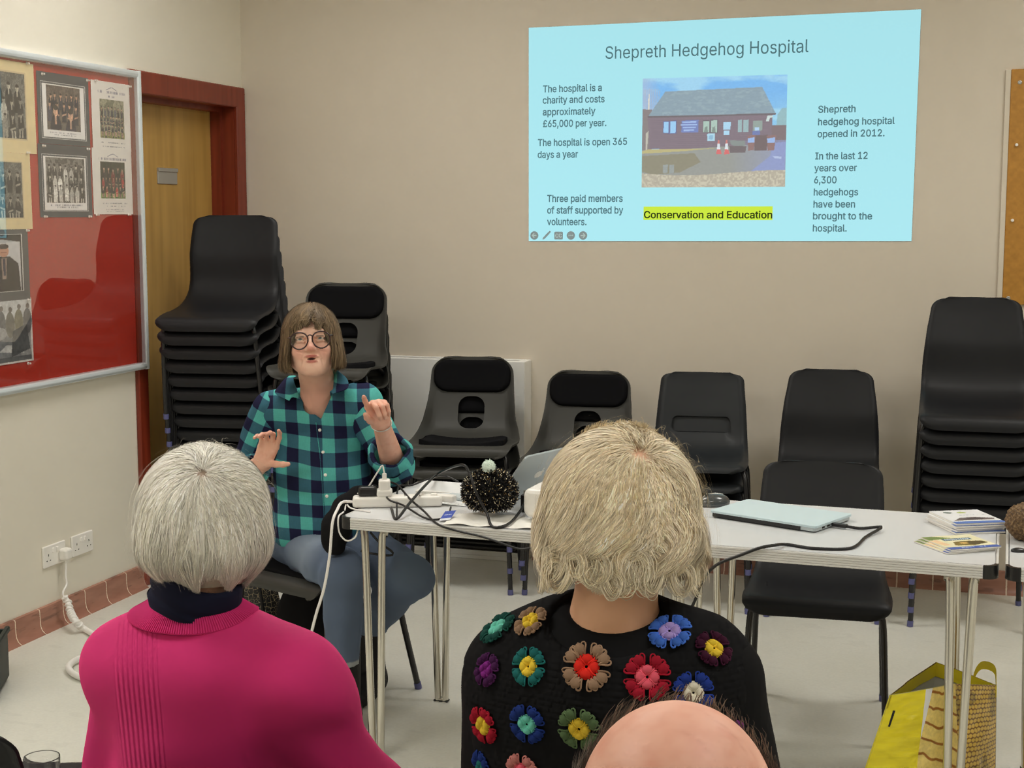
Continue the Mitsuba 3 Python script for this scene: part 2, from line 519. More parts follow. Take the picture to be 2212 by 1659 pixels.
def cushion(V, s_lo, s_hi, half, r, thick, lift):
    """A padded cushion on the front face of a shell between two profile stations, its outline a rounded rectangle."""
    ns, nu = V.shape[:2]
    mid = V[:, nu // 2]
    f_ = np.concatenate([[0], np.cumsum(np.linalg.norm(np.diff(mid, axis=0), axis=1))])
    e_ = np.linspace(s_lo, s_hi, 40) * f_[-1]
    c = curve(np.stack([np.interp(e_, f_, mid[:, q]) for q in range(3)], 1), n=30)
    t = np.gradient(c, axis=0)
    t /= np.linalg.norm(t, axis=1, keepdims=True)
    nor = np.stack([0 * t[:, 0], t[:, 2], -t[:, 1]], 1)
    ln = np.concatenate([[0], np.cumsum(np.linalg.norm(np.diff(c, axis=0), axis=1))])
    h = ln[-1] / 2
    u = np.linspace(-1, 1, 31)
    d = np.minimum(ln, ln[-1] - ln)
    hw = half - np.where(d < r, r - np.sqrt(np.maximum(r * r - (r - np.minimum(d, r)) ** 2, 0)), 0)
    X = hw[:, None] * u
    e = np.minimum(np.minimum(half - np.abs(X), d[:, None] + 0 * X), (hw[:, None] - np.abs(X)) * 1.2 + 1e-9)
    bulge = lift + thick * np.sqrt(np.clip(1 - (1 - np.clip(e / .028, 0, 1)) ** 2, 0, 1))
    S = np.stack([X, c[:, None, 1] + 0 * X, c[:, None, 2] + 0 * X], -1)
    S += nor[:, None, :] * (.02 * (X / half) ** 2)[..., None]
    return closed_pad(S, nor, bulge)


def closed_pad(S, nor, bulge):
    top, bot = S + nor[:, None, :] * bulge[..., None], S - nor[:, None, :] * .02
    a, b = grid_mesh(top), grid_mesh(bot)
    m, n = S.shape[:2]
    idx = np.arange(m * n).reshape(m, n)
    loop = np.concatenate([idx[0, :-1], idx[:-1, -1], idx[-1, :0:-1], idx[:0:-1, 0]])
    nx, k = np.roll(loop, -1), m * n
    side = np.vstack([np.stack([loop, loop + k, nx + k], 1), np.stack([loop, nx + k, nx], 1)])
    return trimesh.Trimesh(np.vstack([a.vertices, b.vertices]), np.vstack([a.faces[:, ::-1], b.faces + k, side[:, ::-1]]), process=False)


def make_kind(kind):
    """The meshes of one chair: a list of (part name, mesh, material, smoothing angle)."""
    out = []
    if kind in ('plain', 'wide'):
        w = [.172, .180, .190, .197, .203, .206, .208, .211, .213, .214, .214, .212, .206] if kind == 'plain' else [.194, .199, .203, .204, .204, .206, .212, .222, .228, .230, .230, .228, .222]
        V, nor = chair_shell(PLAIN, w, [.016, .018, .018, .016, .012, .01, .012, .014, .012, .008, .004, 0, 0], .045, .05)
        if kind == 'wide':
            V[..., 2] -= .025 * np.clip((V[..., 2] - .47) / .36, 0, 1)
        out.append(('shell', slab(V, .0055), 'shell_black', 40))
    elif kind == 'padded':
        wing = lambda s, u: -.034 * np.maximum(0, np.abs(u) - .82) / .18 * np.exp(-((s - .42) / .13) ** 2) - .006 * (np.abs(u) > .9)
        V, nor = chair_shell(UPHOL, [.184, .187, .190, .194, .199, .206, .220, .234, .239, .239, .236, .230, .222], [.012, .016, .018, .018, .014, .012, .014, .012, .008, .004, 0, 0], .075, .055, lip=.0, wing=wing)
        m = press(slab(V, .0075), nor, hole(.120, .152, .048, .185, .548, -19))
        out.append(('shell', m, 'shell_grey', 40))
        out.append(('back_pad', cushion(V, .02, .215, .175, .062, .016, .004), 'pad_black', 40))
        out.append(('seat_pad', cushion(V, .55, .885, .184, .05, .006, .003), 'pad_black', 40))
    else:
        V, nor = chair_shell(SLOT, [.178, .182, .187, .192, .196, .200, .205, .208, .209, .208, .206, .202, .194], [.016, .018, .02, .016, .012, .01, .012, .014, .01, .008, .004, 0, 0], .035, .05,
                             wing=lambda s, u: .012 * np.exp(-((s - .36) / .06) ** 2) * (np.abs(u) < .62) + .006 * (np.abs(u) > .93))
        m = press(slab(V, .0055), nor, hole(.25, .068, .024, .170, .566, -17))
        out.append(('shell', m, 'shell_charcoal', 40))
        Vs = V.copy()
        out.append(('slot_panel', moved(cbox(-.13, .13, -.002, .002, -.04, .04, .0015), shift(0, .196, .566) @ trimesh.transformations.rotation_matrix(math.radians(-17), (1, 0, 0))), 'shell_charcoal', False))
    for m, f in legs(-.205, .235):
        out.append(('leg', m, 'tube_black', 40))
        e = f[-1]
        d = (f[-1] - f[-2]) / np.linalg.norm(f[-1] - f[-2])
        out.append(('leg_glide', tube(np.array([e - d * .012, e + d * (e[2] - .001) / max(-d[2], .3)]), .0125, 10), 'glide_blue', 40))
    return out


KINDS = {}


def kind_dicts(kind):
    if kind not in KINDS:
        KINDS[kind] = [(n, mikit.ply(m, b, s)) for n, m, b, s in make_kind(kind)]
    return KINDS[kind]


def chair(kind, x, y, turn, z, label, group=None, name='stacking_chair', tilt=0.0):
    k = thing(name, label, 'chair', group)
    to = T().translate([x, y, z]).rotate([0, 0, 1], turn).translate([0, 0, .44]).rotate([1, 0, 0], tilt).translate([0, 0, -.44])
    leg = None
    for n, d in kind_dicts(kind):
        if n == 'leg_glide':
            key = uniq(leg + '__glide')
        else:
            key = uniq(k + '__' + n)
            if n == 'leg':
                leg = key
        scene[key] = {**d, 'to_world': to}
    return k


ORD = ['lowest', 'second from bottom', 'third from bottom', 'fourth from bottom', 'fifth from bottom', 'sixth from bottom', 'seventh from bottom', 'eighth from bottom',
       'ninth from bottom', 'tenth from bottom', 'third from top', 'second from top']


def stack(kind, x, y, turn, n, dz, dy, look, where, group, lean=0.0):
    """A stack: the topmost chair has its middle at (x, y); each lower one is dz lower and dy further back."""
    a = math.radians(turn)
    for i in range(n):
        o = 'topmost' if i == n - 1 else ORD[i]
        b = dy * (n - 1 - i)
        chair(kind, x - math.sin(a) * b, y + math.cos(a) * b, turn, i * dz, f'{look}, {o} in the {where}', group, tilt=lean * i / (n - 1))


BLACK, GREY = 'black plastic chair', 'grey plastic chair with black pads'
stack('wide', -3.10, 5.62, 9, 13, .0650, .020, BLACK, 'tall stack before the oak door', 'chairs in the stack before the door', 10.5)
stack('padded', -2.63, 5.74, 8, 7, .0885, .018, GREY, 'stack behind the speaker', 'padded chairs behind the speaker')
stack('padded', -2.08, 5.92, 11, 3, .098, .016, GREY, 'stack before the white heater', 'padded chairs before the heater')
stack('padded', -1.57, 5.98, 6, 3, .071, .030, GREY, 'stack right of the heater', 'padded chairs right of the heater')
stack('slot', -1.05, 5.95, 7, 3, .085, .014, 'charcoal slotted chair', 'stack under the slide', 'slotted chairs under the slide')
stack('plain', -.52, 5.97, 3, 3, .065, .016, BLACK, 'low stack under the slide', 'chairs in the low stack under the slide', 4)
stack('plain', .052, 5.93, 2, 8, .0625, .014, BLACK, 'tall stack under the ochre board', 'chairs in the stack under the ochre board', 7)
chair('wide', -.42, 4.62, 4, 0, 'single black plastic chair pushed under the table behind the closed laptop', None)
chair('padded', -2.05, 4.37, -20, 0, 'grey plastic chair that the speaker sits on', None)

# ------------------------------------------------------------------ the white folding tables
TZ = 0.745                                              # height of the table tops
TA, TB = sight(733, 1117, z=TZ), sight(2155, 1224, z=TZ)  # the near corners of the row of two tables
ROW = (TB - TA) / np.linalg.norm(TB - TA)
ROWLEN = float(np.linalg.norm(TB - TA))
DEEP = 0.63


def table(x0, x1, label, n_left=True):
    """One table of the row, from x0 to x1 along its near edge."""
    k = thing('folding_table', label, 'table', 'white folding tables')
    M = frame(TA + ROW * x0 - np.array([0, 0, TZ]), ROW, np.cross([0, 0, 1], ROW), (0, 0, 1))
    L, r, th = x1 - x0, .03, .032
    out = sbox(.003, .003, L - .003, DEEP - .003).buffer(-.03).buffer(.03, quad_segs=8)
    inn = out.buffer(-.004)
    part(k, 'tabletop', moved(cat([prism(inn, .004, TZ - .004), prism(out.buffer(-.002), th - .006, TZ - th)]), M), 'laminate', smooth=False)
    strips = []                                         # the grooved aluminium edging on the two long sides and the ends
    for a, b, c, d in ((.035, L - .035, 0, 0), (.035, L - .035, DEEP, DEEP)):
        for i in range(5):
            z0 = TZ - .0015 - (i + 1) * .0066
            s = -1 if c == 0 else 1
            strips.append(cbox(a, b, min(c, c + s * .0025) - (.004 if s > 0 else 0), max(c, c + s * .0025) + (.004 if s < 0 else 0), z0 + .0003, z0 + .0060, .0009))
        strips.append(box(a, b, min(c, c - .004 * (1 if c > 0 else -1)), max(c, c - .004 * (1 if c > 0 else -1)), TZ - .0345, TZ - .0005))
    for c, s in ((0, -1), (L, 1)):
        for i in range(5):
            z0 = TZ - .0015 - (i + 1) * .0066
            strips.append(cbox(min(c, c + s * .0025) - (.004 if s > 0 else 0), max(c, c + s * .0025) + (.004 if s < 0 else 0), .035, DEEP - .035, z0 + .0003, z0 + .0060, .0009))
        strips.append(box(min(c, c - s * .004), max(c, c - s * .004), .035, DEEP - .035, TZ - .0345, TZ - .0005))
    part(k, 'edging', moved(cat(strips), M), 'edge_grey', 'pale grooved metal edging', smooth=False)
    for cx in (0, L):
        for cy in (0, DEEP):
            q = sbox(0, 0, L, DEEP).buffer(-.03).buffer(.033, quad_segs=8)
            q = q.intersection(sbox(cx - .034, cy - .034, cx + .034, cy + .034)).difference(out.buffer(-.006))
            part(k, 'corner_cap', moved(prism(q, .035, TZ - .035), M), 'cap_black', 'black plastic corner cap' if (cx, cy) == (0, 0) else None, smooth=30)
    for ex, s in ((0.0, 1), (L, -1)):                   # four hairpin legs
        for cy in (.05, DEEP - .05):
            a, b, f = ex + s * .054, ex + s * .122, ex + s * .09
            path = [(a - s * .0, cy + .012, TZ - .034), (a + s * .001, cy, TZ - .062), (a + s * .006, cy, TZ - .10), (f - s * .013, cy, .02), (f - s * .009, cy, .012),
                    (f + s * .009, cy, .012), (f + s * .013, cy, .02), (b - s * .008, cy, TZ - .10), (b - s * .001, cy, TZ - .062), (b, cy + .012, TZ - .034)]
            leg = part(k, 'leg', moved(tube(curve(path, n=70), .0115, 12), M), 'chrome', 'bright metal hairpin leg' if ex == 0 and cy < .1 else None, smooth=60)
            foot = uniq(leg + '__foot')
            put(foot, moved(cbox(f - .026, f + .026, cy - .012, cy + .012, 0.0005, .008, .003), M), 'cap_black', smooth=False)
        part(k, 'leg_bracket', moved(box(min(ex + s * .04, ex + s * .14), max(ex + s * .04, ex + s * .14), .04, DEEP - .04, TZ - .045, TZ - .0325), M), 'edge_grey', smooth=False)
    return k


SEAM = .955
table(0.0, SEAM - .002, 'white folding table at the speaker\'s side under the power strip')
table(SEAM + .002, ROWLEN, 'white folding table under the closed laptop and the booklets')
table(ROWLEN + .022, ROWLEN + .93, 'white folding table at the right edge under the hedgehog figure')


def on_table(u, v, dz=0.0):
    return sight(u, v, z=TZ + dz)


# ------------------------------------------------------------------ the notice board
tag('notice_board', 'red felt notice board behind glazing in an aluminium frame on the left wall', 'notice board')
NUM['notice_board'] = 0
BY0, BY1, BZ0, BZ1 = 3.75, 5.493, .9653, 2.2407
XF = XL + .046                                          # the frame's face


def board_frame():
    w, d = .030, .046
    prof = [(0, 0), (w, 0), (w, d - .010), (w - .006, d - .003), (w - .014, d), (.012, d), (.004, d - .004), (0, d - .012)]
    sides = {}
    for name, (o, ax, inw, ln) in {'frame_side': ((XL, BY1, BZ0), (0, 0, 1), (0, -1, 0), BZ1 - BZ0), 'frame_side_001': ((XL, BY0, BZ0), (0, 0, 1), (0, 1, 0), BZ1 - BZ0),
                                   'frame_rail': ((XL, BY0 + .03, BZ1), (0, 1, 0), (0, 0, -1), BY1 - BY0 - .06), 'frame_rail_001': ((XL, BY0 + .03, BZ0), (0, 1, 0), (0, 0, 1), BY1 - BY0 - .06)}.items():
        p = prism(Polygon(prof), ln)
        if name.startswith('frame_side'):
            p = trimesh.intersections.slice_mesh_plane(p, (0, 0, 1), (0, 0, 0.0), cap=False)
        sides[name] = moved(p, frame(o, inw, (1, 0, 0), ax))
    return sides


for n, m in board_frame().items():
    part('notice_board', n.split('_00')[0], m, 'aluminium', smooth=False)
part('notice_board', 'felt_panel', box(XL + .001, XL + .012, BY0 + .02, BY1 - .02, BZ0 + .02, BZ1 - .02), 'red_felt', smooth=False)
gv = np.array([[XL + .040, BY0 + .03, BZ0 + .03], [XL + .040, BY1 - .03, BZ0 + .03], [XL + .040, BY1 - .03, BZ1 - .03], [XL + .040, BY0 + .03, BZ1 - .03]])
part('notice_board', 'glazing', (gv, np.array([[0, 1, 2], [0, 2, 3]])), 'glazing', 'reflecting clear sheet', smooth=False)


def team(P, x0, y0, x1, y1, rows, tone, seed, ground, legs=True, top=None, skin=(196, 170, 150)):
    """A group photograph: rows of standing and seated figures before a wall or trees."""
    rng = np.random.default_rng(seed)
    w, h = x1 - x0, y1 - y0
    P.rect(x0, y0, x1, y1, tone[0])
    inside = (P.X >= x0) & (P.X <= x1) & (P.Y >= y0) & (P.Y <= y1)
    n = fbm(np.stack([P.X * 60, P.Y * 60, P.X * 0 + seed], -1), 3, seed)
    P.put(inside * (n > .52) * .7, tone[1])
    P.rect(x0, y0, x1, y0 + h * .17, ground)
    R = len(rows)
    clip = lambda m: m & inside
    ov = lambda cx, cy, rx, ry, rgb, a=1.0: P.put(clip(((P.X - cx) / rx) ** 2 + ((P.Y - cy) / ry) ** 2 < 1), rgb, a)
    rc = lambda a0, b0, a1, b1, rgb, a=1.0: P.put(clip((P.X >= a0) & (P.X <= a1) & (P.Y >= b0) & (P.Y <= b1)), rgb, a)
    dim = lambda rgb, k: tuple(min(255, max(0, x * k)) for x in rgb)
    for r in range(R):                                  # back row first
        c = rows[r]
        by = y0 + h * (.76 - .46 * (r / max(R - 1, 1))) if R > 1 else y0 + h * .6
        s = w / (c + .3) * .62
        for i in range(c):
            cx = x0 + w * (i + .65) / (c + .3) + rng.normal(0, s * .10)
            b = by + rng.normal(0, s * .10)
            hh = s * rng.uniform(.30, .36)
            body = dim(tone[2] if rng.random() < .72 else tone[3], rng.uniform(.75, 1.3))
            sk = dim(skin, rng.uniform(.8, 1.08))
            ov(cx, b - s * 1.0, s * .62, s * 1.05, body)
            rc(cx - s * .56, b - s * 2.3, cx + s * .56, b - s * .95, body)
            P.put(clip((np.abs(P.X - cx) < s * .10) & (np.abs(P.Y - (b - s * .35)) < s * .28)), dim(sk, .95), .8)
            if legs and r == R - 1:
                tl_ = rng.normal(0, s * .15)
                for q in (-1, 1):
                    P.put(clip((np.abs(P.X - (cx + q * s * .28 + tl_ * (b - P.Y) / s * .3)) < s * .15) & (P.Y < b - s * 1.5) & (P.Y > b - s * 2.9)), sk)
                    P.put(clip((np.abs(P.X - (cx + q * s * .28)) < s * .16) & (P.Y < b - s * 2.5) & (P.Y > b - s * 3.1)), dim(tone[2], .7))
            if r >= R - 2 and rng.random() < .8:
                yy = b - s * rng.uniform(1.1, 1.5)
                P.put(clip((np.abs(P.X - cx) < s * .52) & (np.abs(P.Y - yy - .25 * (P.X - cx) * rng.choice([-1, 1])) < s * .12)), sk, .85)
            ov(cx, b + hh * .8, hh * .80, hh * 1.15, sk)
            ov(cx - hh * .3, b + hh * .7, hh * .40, hh * .9, dim(sk, .8), .6)
            ov(cx, b + hh * 1.5, hh * .84, hh * .55, (44, 38, 35))
    P.c = np.where(inside[..., None], np.clip(P.c * (1 + .9 * (fbm(np.stack([P.X * 260, P.Y * 260, P.X * 0], -1), 2, seed)[..., None] - .5)), 0, 1), P.c)


def squiggle(P, x0, x1, y, h, seed, rgb=(120, 120, 128), a=.8):
    """A line of lettering too small to read: short strokes with word gaps."""
    q = noise(np.stack([P.X * 900, P.X * 0 + y * 50, P.X * 0 + seed], -1), seed)
    word = noise(np.stack([P.X * 110, P.X * 0 + 7, P.X * 0 + seed], -1), seed + 3) > .28
    P.put((np.abs(P.Y - y) < h / 2) & (P.X > x0) & (P.X < x1) & (q > .42) & word, rgb, a)


def poster(name, px, look, cat_, paint, res=.0020, curl=.004):
    """A sheet on the felt, between the two corners px = (left, top, right, bottom) of its outline in the photograph."""
    (u0, v0, u1, v1) = px
    um = (u0 + u1) / 2
    a, b = sight(u0, (v0 + v1) / 2, x=XL + .015), sight(u1, (v0 + v1) / 2, x=XL + .015)
    t, s = sight(um, v0, x=XL + .015), sight(um, v1, x=XL + .015)
    y0, y1, z0, z1 = a[1], b[1], s[2], t[2]
    w, h = y1 - y0, z1 - z0
    m, c = sheet((XL + .0135, y0, z0), (0, 1, 0), (0, 0, 1), w, h, max(8, int(w / res)), max(8, int(h / res)), lambda X, Y: paint(X, Y, w, h),
                 curl=lambda U, V: .0015 + curl * (U - .5) ** 2 * (1 - V) ** 2)
    solo(name, m, 'print', look, cat_, 'sheets on the notice board', color=c)
    return y0, y1, z0, z1


def mount_cream(rows, seed, hx=.12, hy=.14):
    def paint(X, Y, w, h):
        P = Paint(X, Y, (224, 206, 160))
        P.speckle(40, .05, seed)
        P.rect(w * hx, h * hy, w * (1 - hx), h * (1 - hy * .8), (206, 188, 150))
        team(P, w * (hx + .02), h * (hy + .015), w * (1 - hx - .02), h * (1 - hy * .8 - .015), rows, ((92, 92, 88), (120, 120, 114), (34, 36, 38), (150, 148, 140)), seed, (60, 62, 62), skin=(176, 172, 160))
        return P.c
    return paint


def mount_dark(colour, rows, seed):
    def paint(X, Y, w, h):
        P = Paint(X, Y, (66, 70, 76))
        P.rect(w * .06, h * .08, w * .93, h * .87, (200, 200, 200))
        P.rect(w * .068, h * .088, w * .922, h * .862, (72, 75, 80))
        P.rect(w * .09, h * .10, w * .90, h * .84, (236, 234, 232))
        tone = ((104, 92, 84), (78, 66, 62), (34, 32, 50), (60, 58, 74)) if colour else ((84, 80, 76), (140, 136, 130), (52, 50, 48), (196, 194, 188))
        team(P, w * .17 if colour else w * .13, h * .20, w * .82 if colour else w * .87, h * .825, rows, tone, seed, (96, 90, 84), skin=(214, 172, 146) if colour else (206, 202, 194))
        squiggle(P, w * .2, w * .8, h * .165, h * .018, seed)
        squiggle(P, w * .28, w * .72, h * .135, h * .018, seed + 1)
        return P.c
    return paint


def white_sheet(green, rows, seed):
    def paint(X, Y, w, h):
        P = Paint(X, Y, (232, 228, 222))
        P.speckle(30, .03, seed)
        squiggle(P, w * .16, w * .86, h * .845, h * .035, seed, (110, 108, 130))
        squiggle(P, w * .40, w * .62, h * .785, h * .025, seed + 2, (110, 108, 130))
        P.put((np.abs(Y - h * (.90 + .02 * np.cos((X / w - .52) * 20))) < h * .006) & (np.abs(X / w - .52) < .14), (150, 148, 160))
        tone = ((152, 150, 128), (86, 92, 70), (44, 48, 56), (70, 74, 82)) if not green else ((44, 54, 36), (30, 38, 26), (34, 26, 30), (150, 40, 44))
        team(P, w * .2, h * .18 if not green else h * .24, w * .82, h * .74 if not green else h * .80, rows, tone, seed, (128, 134, 74) if not green else (92, 122, 48), skin=(206, 170, 148))
        for q, yy in enumerate((.11, .055) if not green else (.17, .125, .07, .045)):
            squiggle(P, w * (.2 + .04 * q), w * (.85 - .03 * q), h * yy, h * .014, seed + q)
        return P.c
    return paint


def two_men(X, Y, w, h):
    """Two men side by side at a presentation evening, on a dark mount."""
    P = Paint(X, Y, (84, 86, 88))
    P.rect(0, h * .12, w * .90, h * .90, (204, 204, 202))
    P.rect(0, h * .128, w * .885, h * .892, (40, 40, 42))
    P.rect(0, h * .13, w * .86, h * .80, (206, 206, 208))
    P.poly([(0, h * .89), (w * .8, h * .80), (0, h * .74)], (176, 180, 184))
    for cx, suit, shirt in ((w * .22, (112, 112, 128), (232, 232, 236)), (w * .58, (28, 28, 30), (150, 130, 120))):
        P.poly([(cx - w * .22, h * .13), (cx - w * .2, h * .5), (cx - w * .08, h * .60), (cx + w * .1, h * .60), (cx + w * .24, h * .5), (cx + w * .27, h * .13)], shirt if cx < w * .4 else suit)
        P.poly([(cx - w * .13, h * .2), (cx - w * .11, h * .52), (cx - w * .04, h * .59), (cx + w * .05, h * .59), (cx + w * .12, h * .5), (cx + w * .14, h * .2)], suit)
        P.poly([(cx - w * .035, h * .3), (cx - w * .04, h * .58), (cx + w * .05, h * .58), (cx + w * .03, h * .3)], shirt)
        P.poly([(cx - w * .012, h * .34), (cx - w * .02, h * .57), (cx + w * .025, h * .57), (cx + w * .02, h * .34)], (40, 40, 64))
        P.oval(cx, h * .675, w * .085, h * .085, (196, 146, 122))
        P.oval(cx, h * .735, w * .088, h * .035, (58, 48, 44))
        P.oval(cx, h * .655, w * .05, h * .006, (150, 90, 80))
    P.rect(0, h * .36, w * .2, h * .46, (222, 196, 140))
    P.oval(w * .3, h * .3, w * .08, h * .03, (200, 150, 126))
    P.speckle(60, .06, 4)
    return P.c


def old_game(X, Y, w, h):
    P = Paint(X, Y, (222, 220, 216))
    P.rect(0, h * .03, w * .97, h * .98, (150, 152, 152))
    P.rect(0, h * .70, w * .97, h * .98, (206, 208, 208))
    rng = np.random.default_rng(5)
    for i in range(7):
        cx, b = w * (.02 + .15 * i), h * rng.uniform(.60, .7)
        P.oval(cx, b, w * .075, h * .2, (104 + 12 * (i % 3), 106 + 10 * (i % 3), 108))
        P.oval(cx + w * .01, b + h * .235, w * .032, h * .042, (120, 116, 112))
    P.poly([(w * .05, h * .08), (w * .02, h * .5), (w * .3, h * .62), (w * .55, h * .44), (w * .8, h * .30), (w * .78, h * .06)], (128, 132, 134))
    P.oval(w * .42, h * .48, w * .14, h * .10, (170, 172, 172))
    P.poly([(w * .42, h * .2), (w * .55, h * .3), (w * .86, h * .24), (w * .84, h * .14)], (200, 202, 200))
    P.poly([(w * .62, h * .1), (w * .66, h * .5), (w * .9, h * .6), (w * .95, h * .2)], (84, 88, 90))
    P.rect(0, h * .03, w * .97, h * .10, (96, 100, 102))
    P.speckle(70, .35, 9)
    return P.c


SH = [poster('mounted_photograph', (-82, 127, 75, 328), 'old team photograph on a cream mount, upper one at the left of the notice board', 'photograph', mount_cream([5, 6, 6], 1)),
      poster('mounted_photograph', (-78, 328, 67, 496), 'old group photograph on a cream mount, lower one at the left of the notice board', 'photograph', mount_cream([6, 6], 2)),
      poster('mounted_photograph', (-70, 490, 62, 652), 'photograph of two men in ties on a dark grey mount', 'photograph', two_men),
      poster('photograph', (-60, 648, 70, 789), 'black and white photograph at the bottom left of the notice board', 'photograph', old_game),
      poster('mounted_photograph', (81, 161, 192, 313), 'colour team photograph on a dark grey mount', 'photograph', mount_dark(True, [6, 5, 2], 3)),
      poster('mounted_photograph', (84, 314, 197, 469), 'black and white team photograph on a dark grey mount', 'photograph', mount_dark(False, [7, 7, 7], 4)),
      poster('printed_sheet', (198, 178, 282, 325), 'white sheet with a pale club photograph on grass, the upper of two', 'sheet', white_sheet(False, [7, 8, 7], 5)),
      poster('printed_sheet', (200, 322, 285, 463), 'white sheet with a red and green team photograph, the lower of two', 'sheet', white_sheet(True, [5, 7, 7], 6))]
pin = moved(lathe([(0, .012), (.0035, .012), (.0045, .009), (.003, .005), (.006, .0005), (.006, 0), (0, 0)], 12), frame((0, 0, 0), (0, 1, 0), (0, 0, 1), (1, 0, 0)))
PINS = [(90, 160, 'at the top left of the colour team photograph'), (187, 174, 'at the top right of the colour team photograph'), (205, 174, 'at the top left of the upper white sheet'), (278, 187, 'at the top right of the upper white sheet'),
        (92, 315, 'at the top left of the black and white team photograph'), (188, 322, 'at the top right of the black and white team photograph'), (96, 468, 'at the bottom left of the black and white team photograph'),
        (192, 468, 'at the bottom right of the black and white team photograph'), (208, 464, 'at the bottom left of the lower white sheet'), (277, 464, 'at the bottom right of the lower white sheet'), (57, 137, 'at the top of the upper cream mount'),
        (57, 498, 'above the photograph of two men'), (60, 648, 'below the photograph of two men'), (60, 785, 'at the bottom of the lowest black and white photograph'), (58, 330, 'between the two cream mounts')]
for q, (u, v, where) in enumerate(PINS):
    p = sight(u, v, x=XL + .016)
    solo('drawing_pin', moved(pin, shift(p[0] + .001, p[1], p[2])), 'white_plastic', 'small white pin ' + where, 'pin', 'pins in the notice board', smooth=40)

# ------------------------------------------------------------------ on the walls: sockets, heater, ochre board
def socket(y0, y1, z0, z1, label, plug_side=None):
    k = thing('double_socket', label, 'socket')
    cy, cz, w, h = (y0 + y1) / 2, (z0 + z1) / 2, .147, .087
    part(k, 'plate', moved(rbox(-w / 2, w / 2, -h / 2, h / 2, 0, .011, .005), frame((XL, cy, cz), (0, 1, 0), (0, 0, 1), (1, 0, 0))), 'white_plastic', smooth=30)
    for s in (-1, 1):
        part(k, 'switch', cbox(XL + .008, XL + .016, cy + s * .013 - .007, cy + s * .013 + .007, cz + .012, cz + .03, .002), 'white_plastic', smooth=False)
        for dy, dz, a, b in ((0, .006, .0022, .0042), (-.011, -.016, .0035, .0018), (.011, -.016, .0035, .0018)):
            part(k, 'slot', box(XL + .0105, XL + .0114, cy + s * .042 + dy - a, cy + s * .042 + dy + a, cz + dz - b, cz + dz + b), 'dark_slot', smooth=False)
    return cy, cz


s1 = socket(4.729, 4.876, .245, .337, 'white double wall socket with a plug in it')
s2 = socket(4.917, 5.070, .247, .338, 'white double wall socket with nothing plugged in')
pl = thing('mains_plug', 'white mains plug in the left wall socket', 'plug')
part(pl, 'body', moved(rbox(-.024, .024, -.026, .022, 0, .040, .012), frame((XL + .011, s1[0] + .042, s1[1] - .004), (0, 1, 0), (0, 0, 1), (1, 0, 0))), 'white_plastic', smooth=40)
part(pl, 'cord_grip', tube(np.array([(XL + .03, s1[0] + .042, s1[1] - .028), (XL + .031, s1[0] + .042, s1[1] - .046)]), [.007, .0045], 12), 'white_plastic', smooth=50)

# the white fan heater under the slide
k = thing('wall_heater', 'low white box heater with a black grille against the back wall', 'heater')
HZ = .955
HY = 6.352
part(k, 'casing', cat([cbox(RX0, RX1, HY, HY + .012, .20, HZ - .003, .003), cbox(RX0, RX0 + .012, HY, YB - .002, .02, HZ - .003, .003), cbox(RX1 - .012, RX1, HY, YB - .002, .02, HZ - .003, .003),
                       cbox(RX0, RX1, HY, HY + .012, .02, .045, .003)]), 'white_metal', smooth=False)
part(k, 'top', cat([cbox(RX0, RX1, HY, HY + .022, HZ - .012, HZ, .003), cbox(RX0, RX1, YB - .018, YB - .004, HZ - .012, HZ, .003), cbox(RX0, RX0 + .05, HY, YB - .004, HZ - .012, HZ, .003),
                    cbox(RX1 - .04, RX1, HY, YB - .004, HZ - .012, HZ, .003)]), 'white_metal', smooth=False)
part(k, 'top_slot', box(RX0 + .03, RX1 - .03, HY + .02, YB - .02, HZ - .03, HZ - .02), 'dark_slot', 'dark outlet slot', smooth=False)
part(k, 'grille_back', box(RX0 + .02, RX1 - .02, HY + .04, HY + .045, .045, .20), 'dark_slot', smooth=False)
for i in range(7):
    part(k, 'slat', cbox(RX0 + .012, RX1 - .045, HY + .004, HY + .016, .053 + i * .0205, .064 + i * .0205, .002), 'black_plastic', 'black grille slat' if i == 0 else None, smooth=False)
part(k, 'plinth', cbox(RX0, RX1, HY + .006, YB - .002, 0, .025, .003), 'white_metal', smooth=False)

k = thing('ochre_panel', 'ochre wooden panel with white pegs, screwed to the back wall at the right edge', 'board')
OX0 = .150
part(k, 'panel', cbox(OX0, 1.75, YB - .018, YB - .0005, 1.255, 2.235, .002), 'ochre_board', smooth=False)
part(k, 'edge', cbox(OX0 - .022, OX0, YB - .016, YB - .0005, 1.255, 2.235, .002), 'paint_back', 'pale painted edge strip', smooth=False)
for u, v in ((2196, 313), (2187, 476)):
    p = sight(u, v, y=YB - .019)
    part(k, 'peg', moved(lathe([(0, .014), (.0055, .013), (.007, .009), (.007, 0), (0, 0)], 14), frame(p + [0, .001, 0], (1, 0, 0), (0, 0, 1), (0, -1, 0))), 'white_plastic', 'white peg', smooth=40)
for u, v in ((2203, 178), (2178, 644)):
    p = sight(u, v, y=YB - .019)
    part(k, 'screw_cup', moved(lathe([(0, .001), (.004, .001), (.005, .004), (.008, .003), (.009, 0), (0, 0)], 16), frame(p + [0, .001, 0], (1, 0, 0), (0, 0, 1), (0, -1, 0))), 'steel_plate', smooth=40)

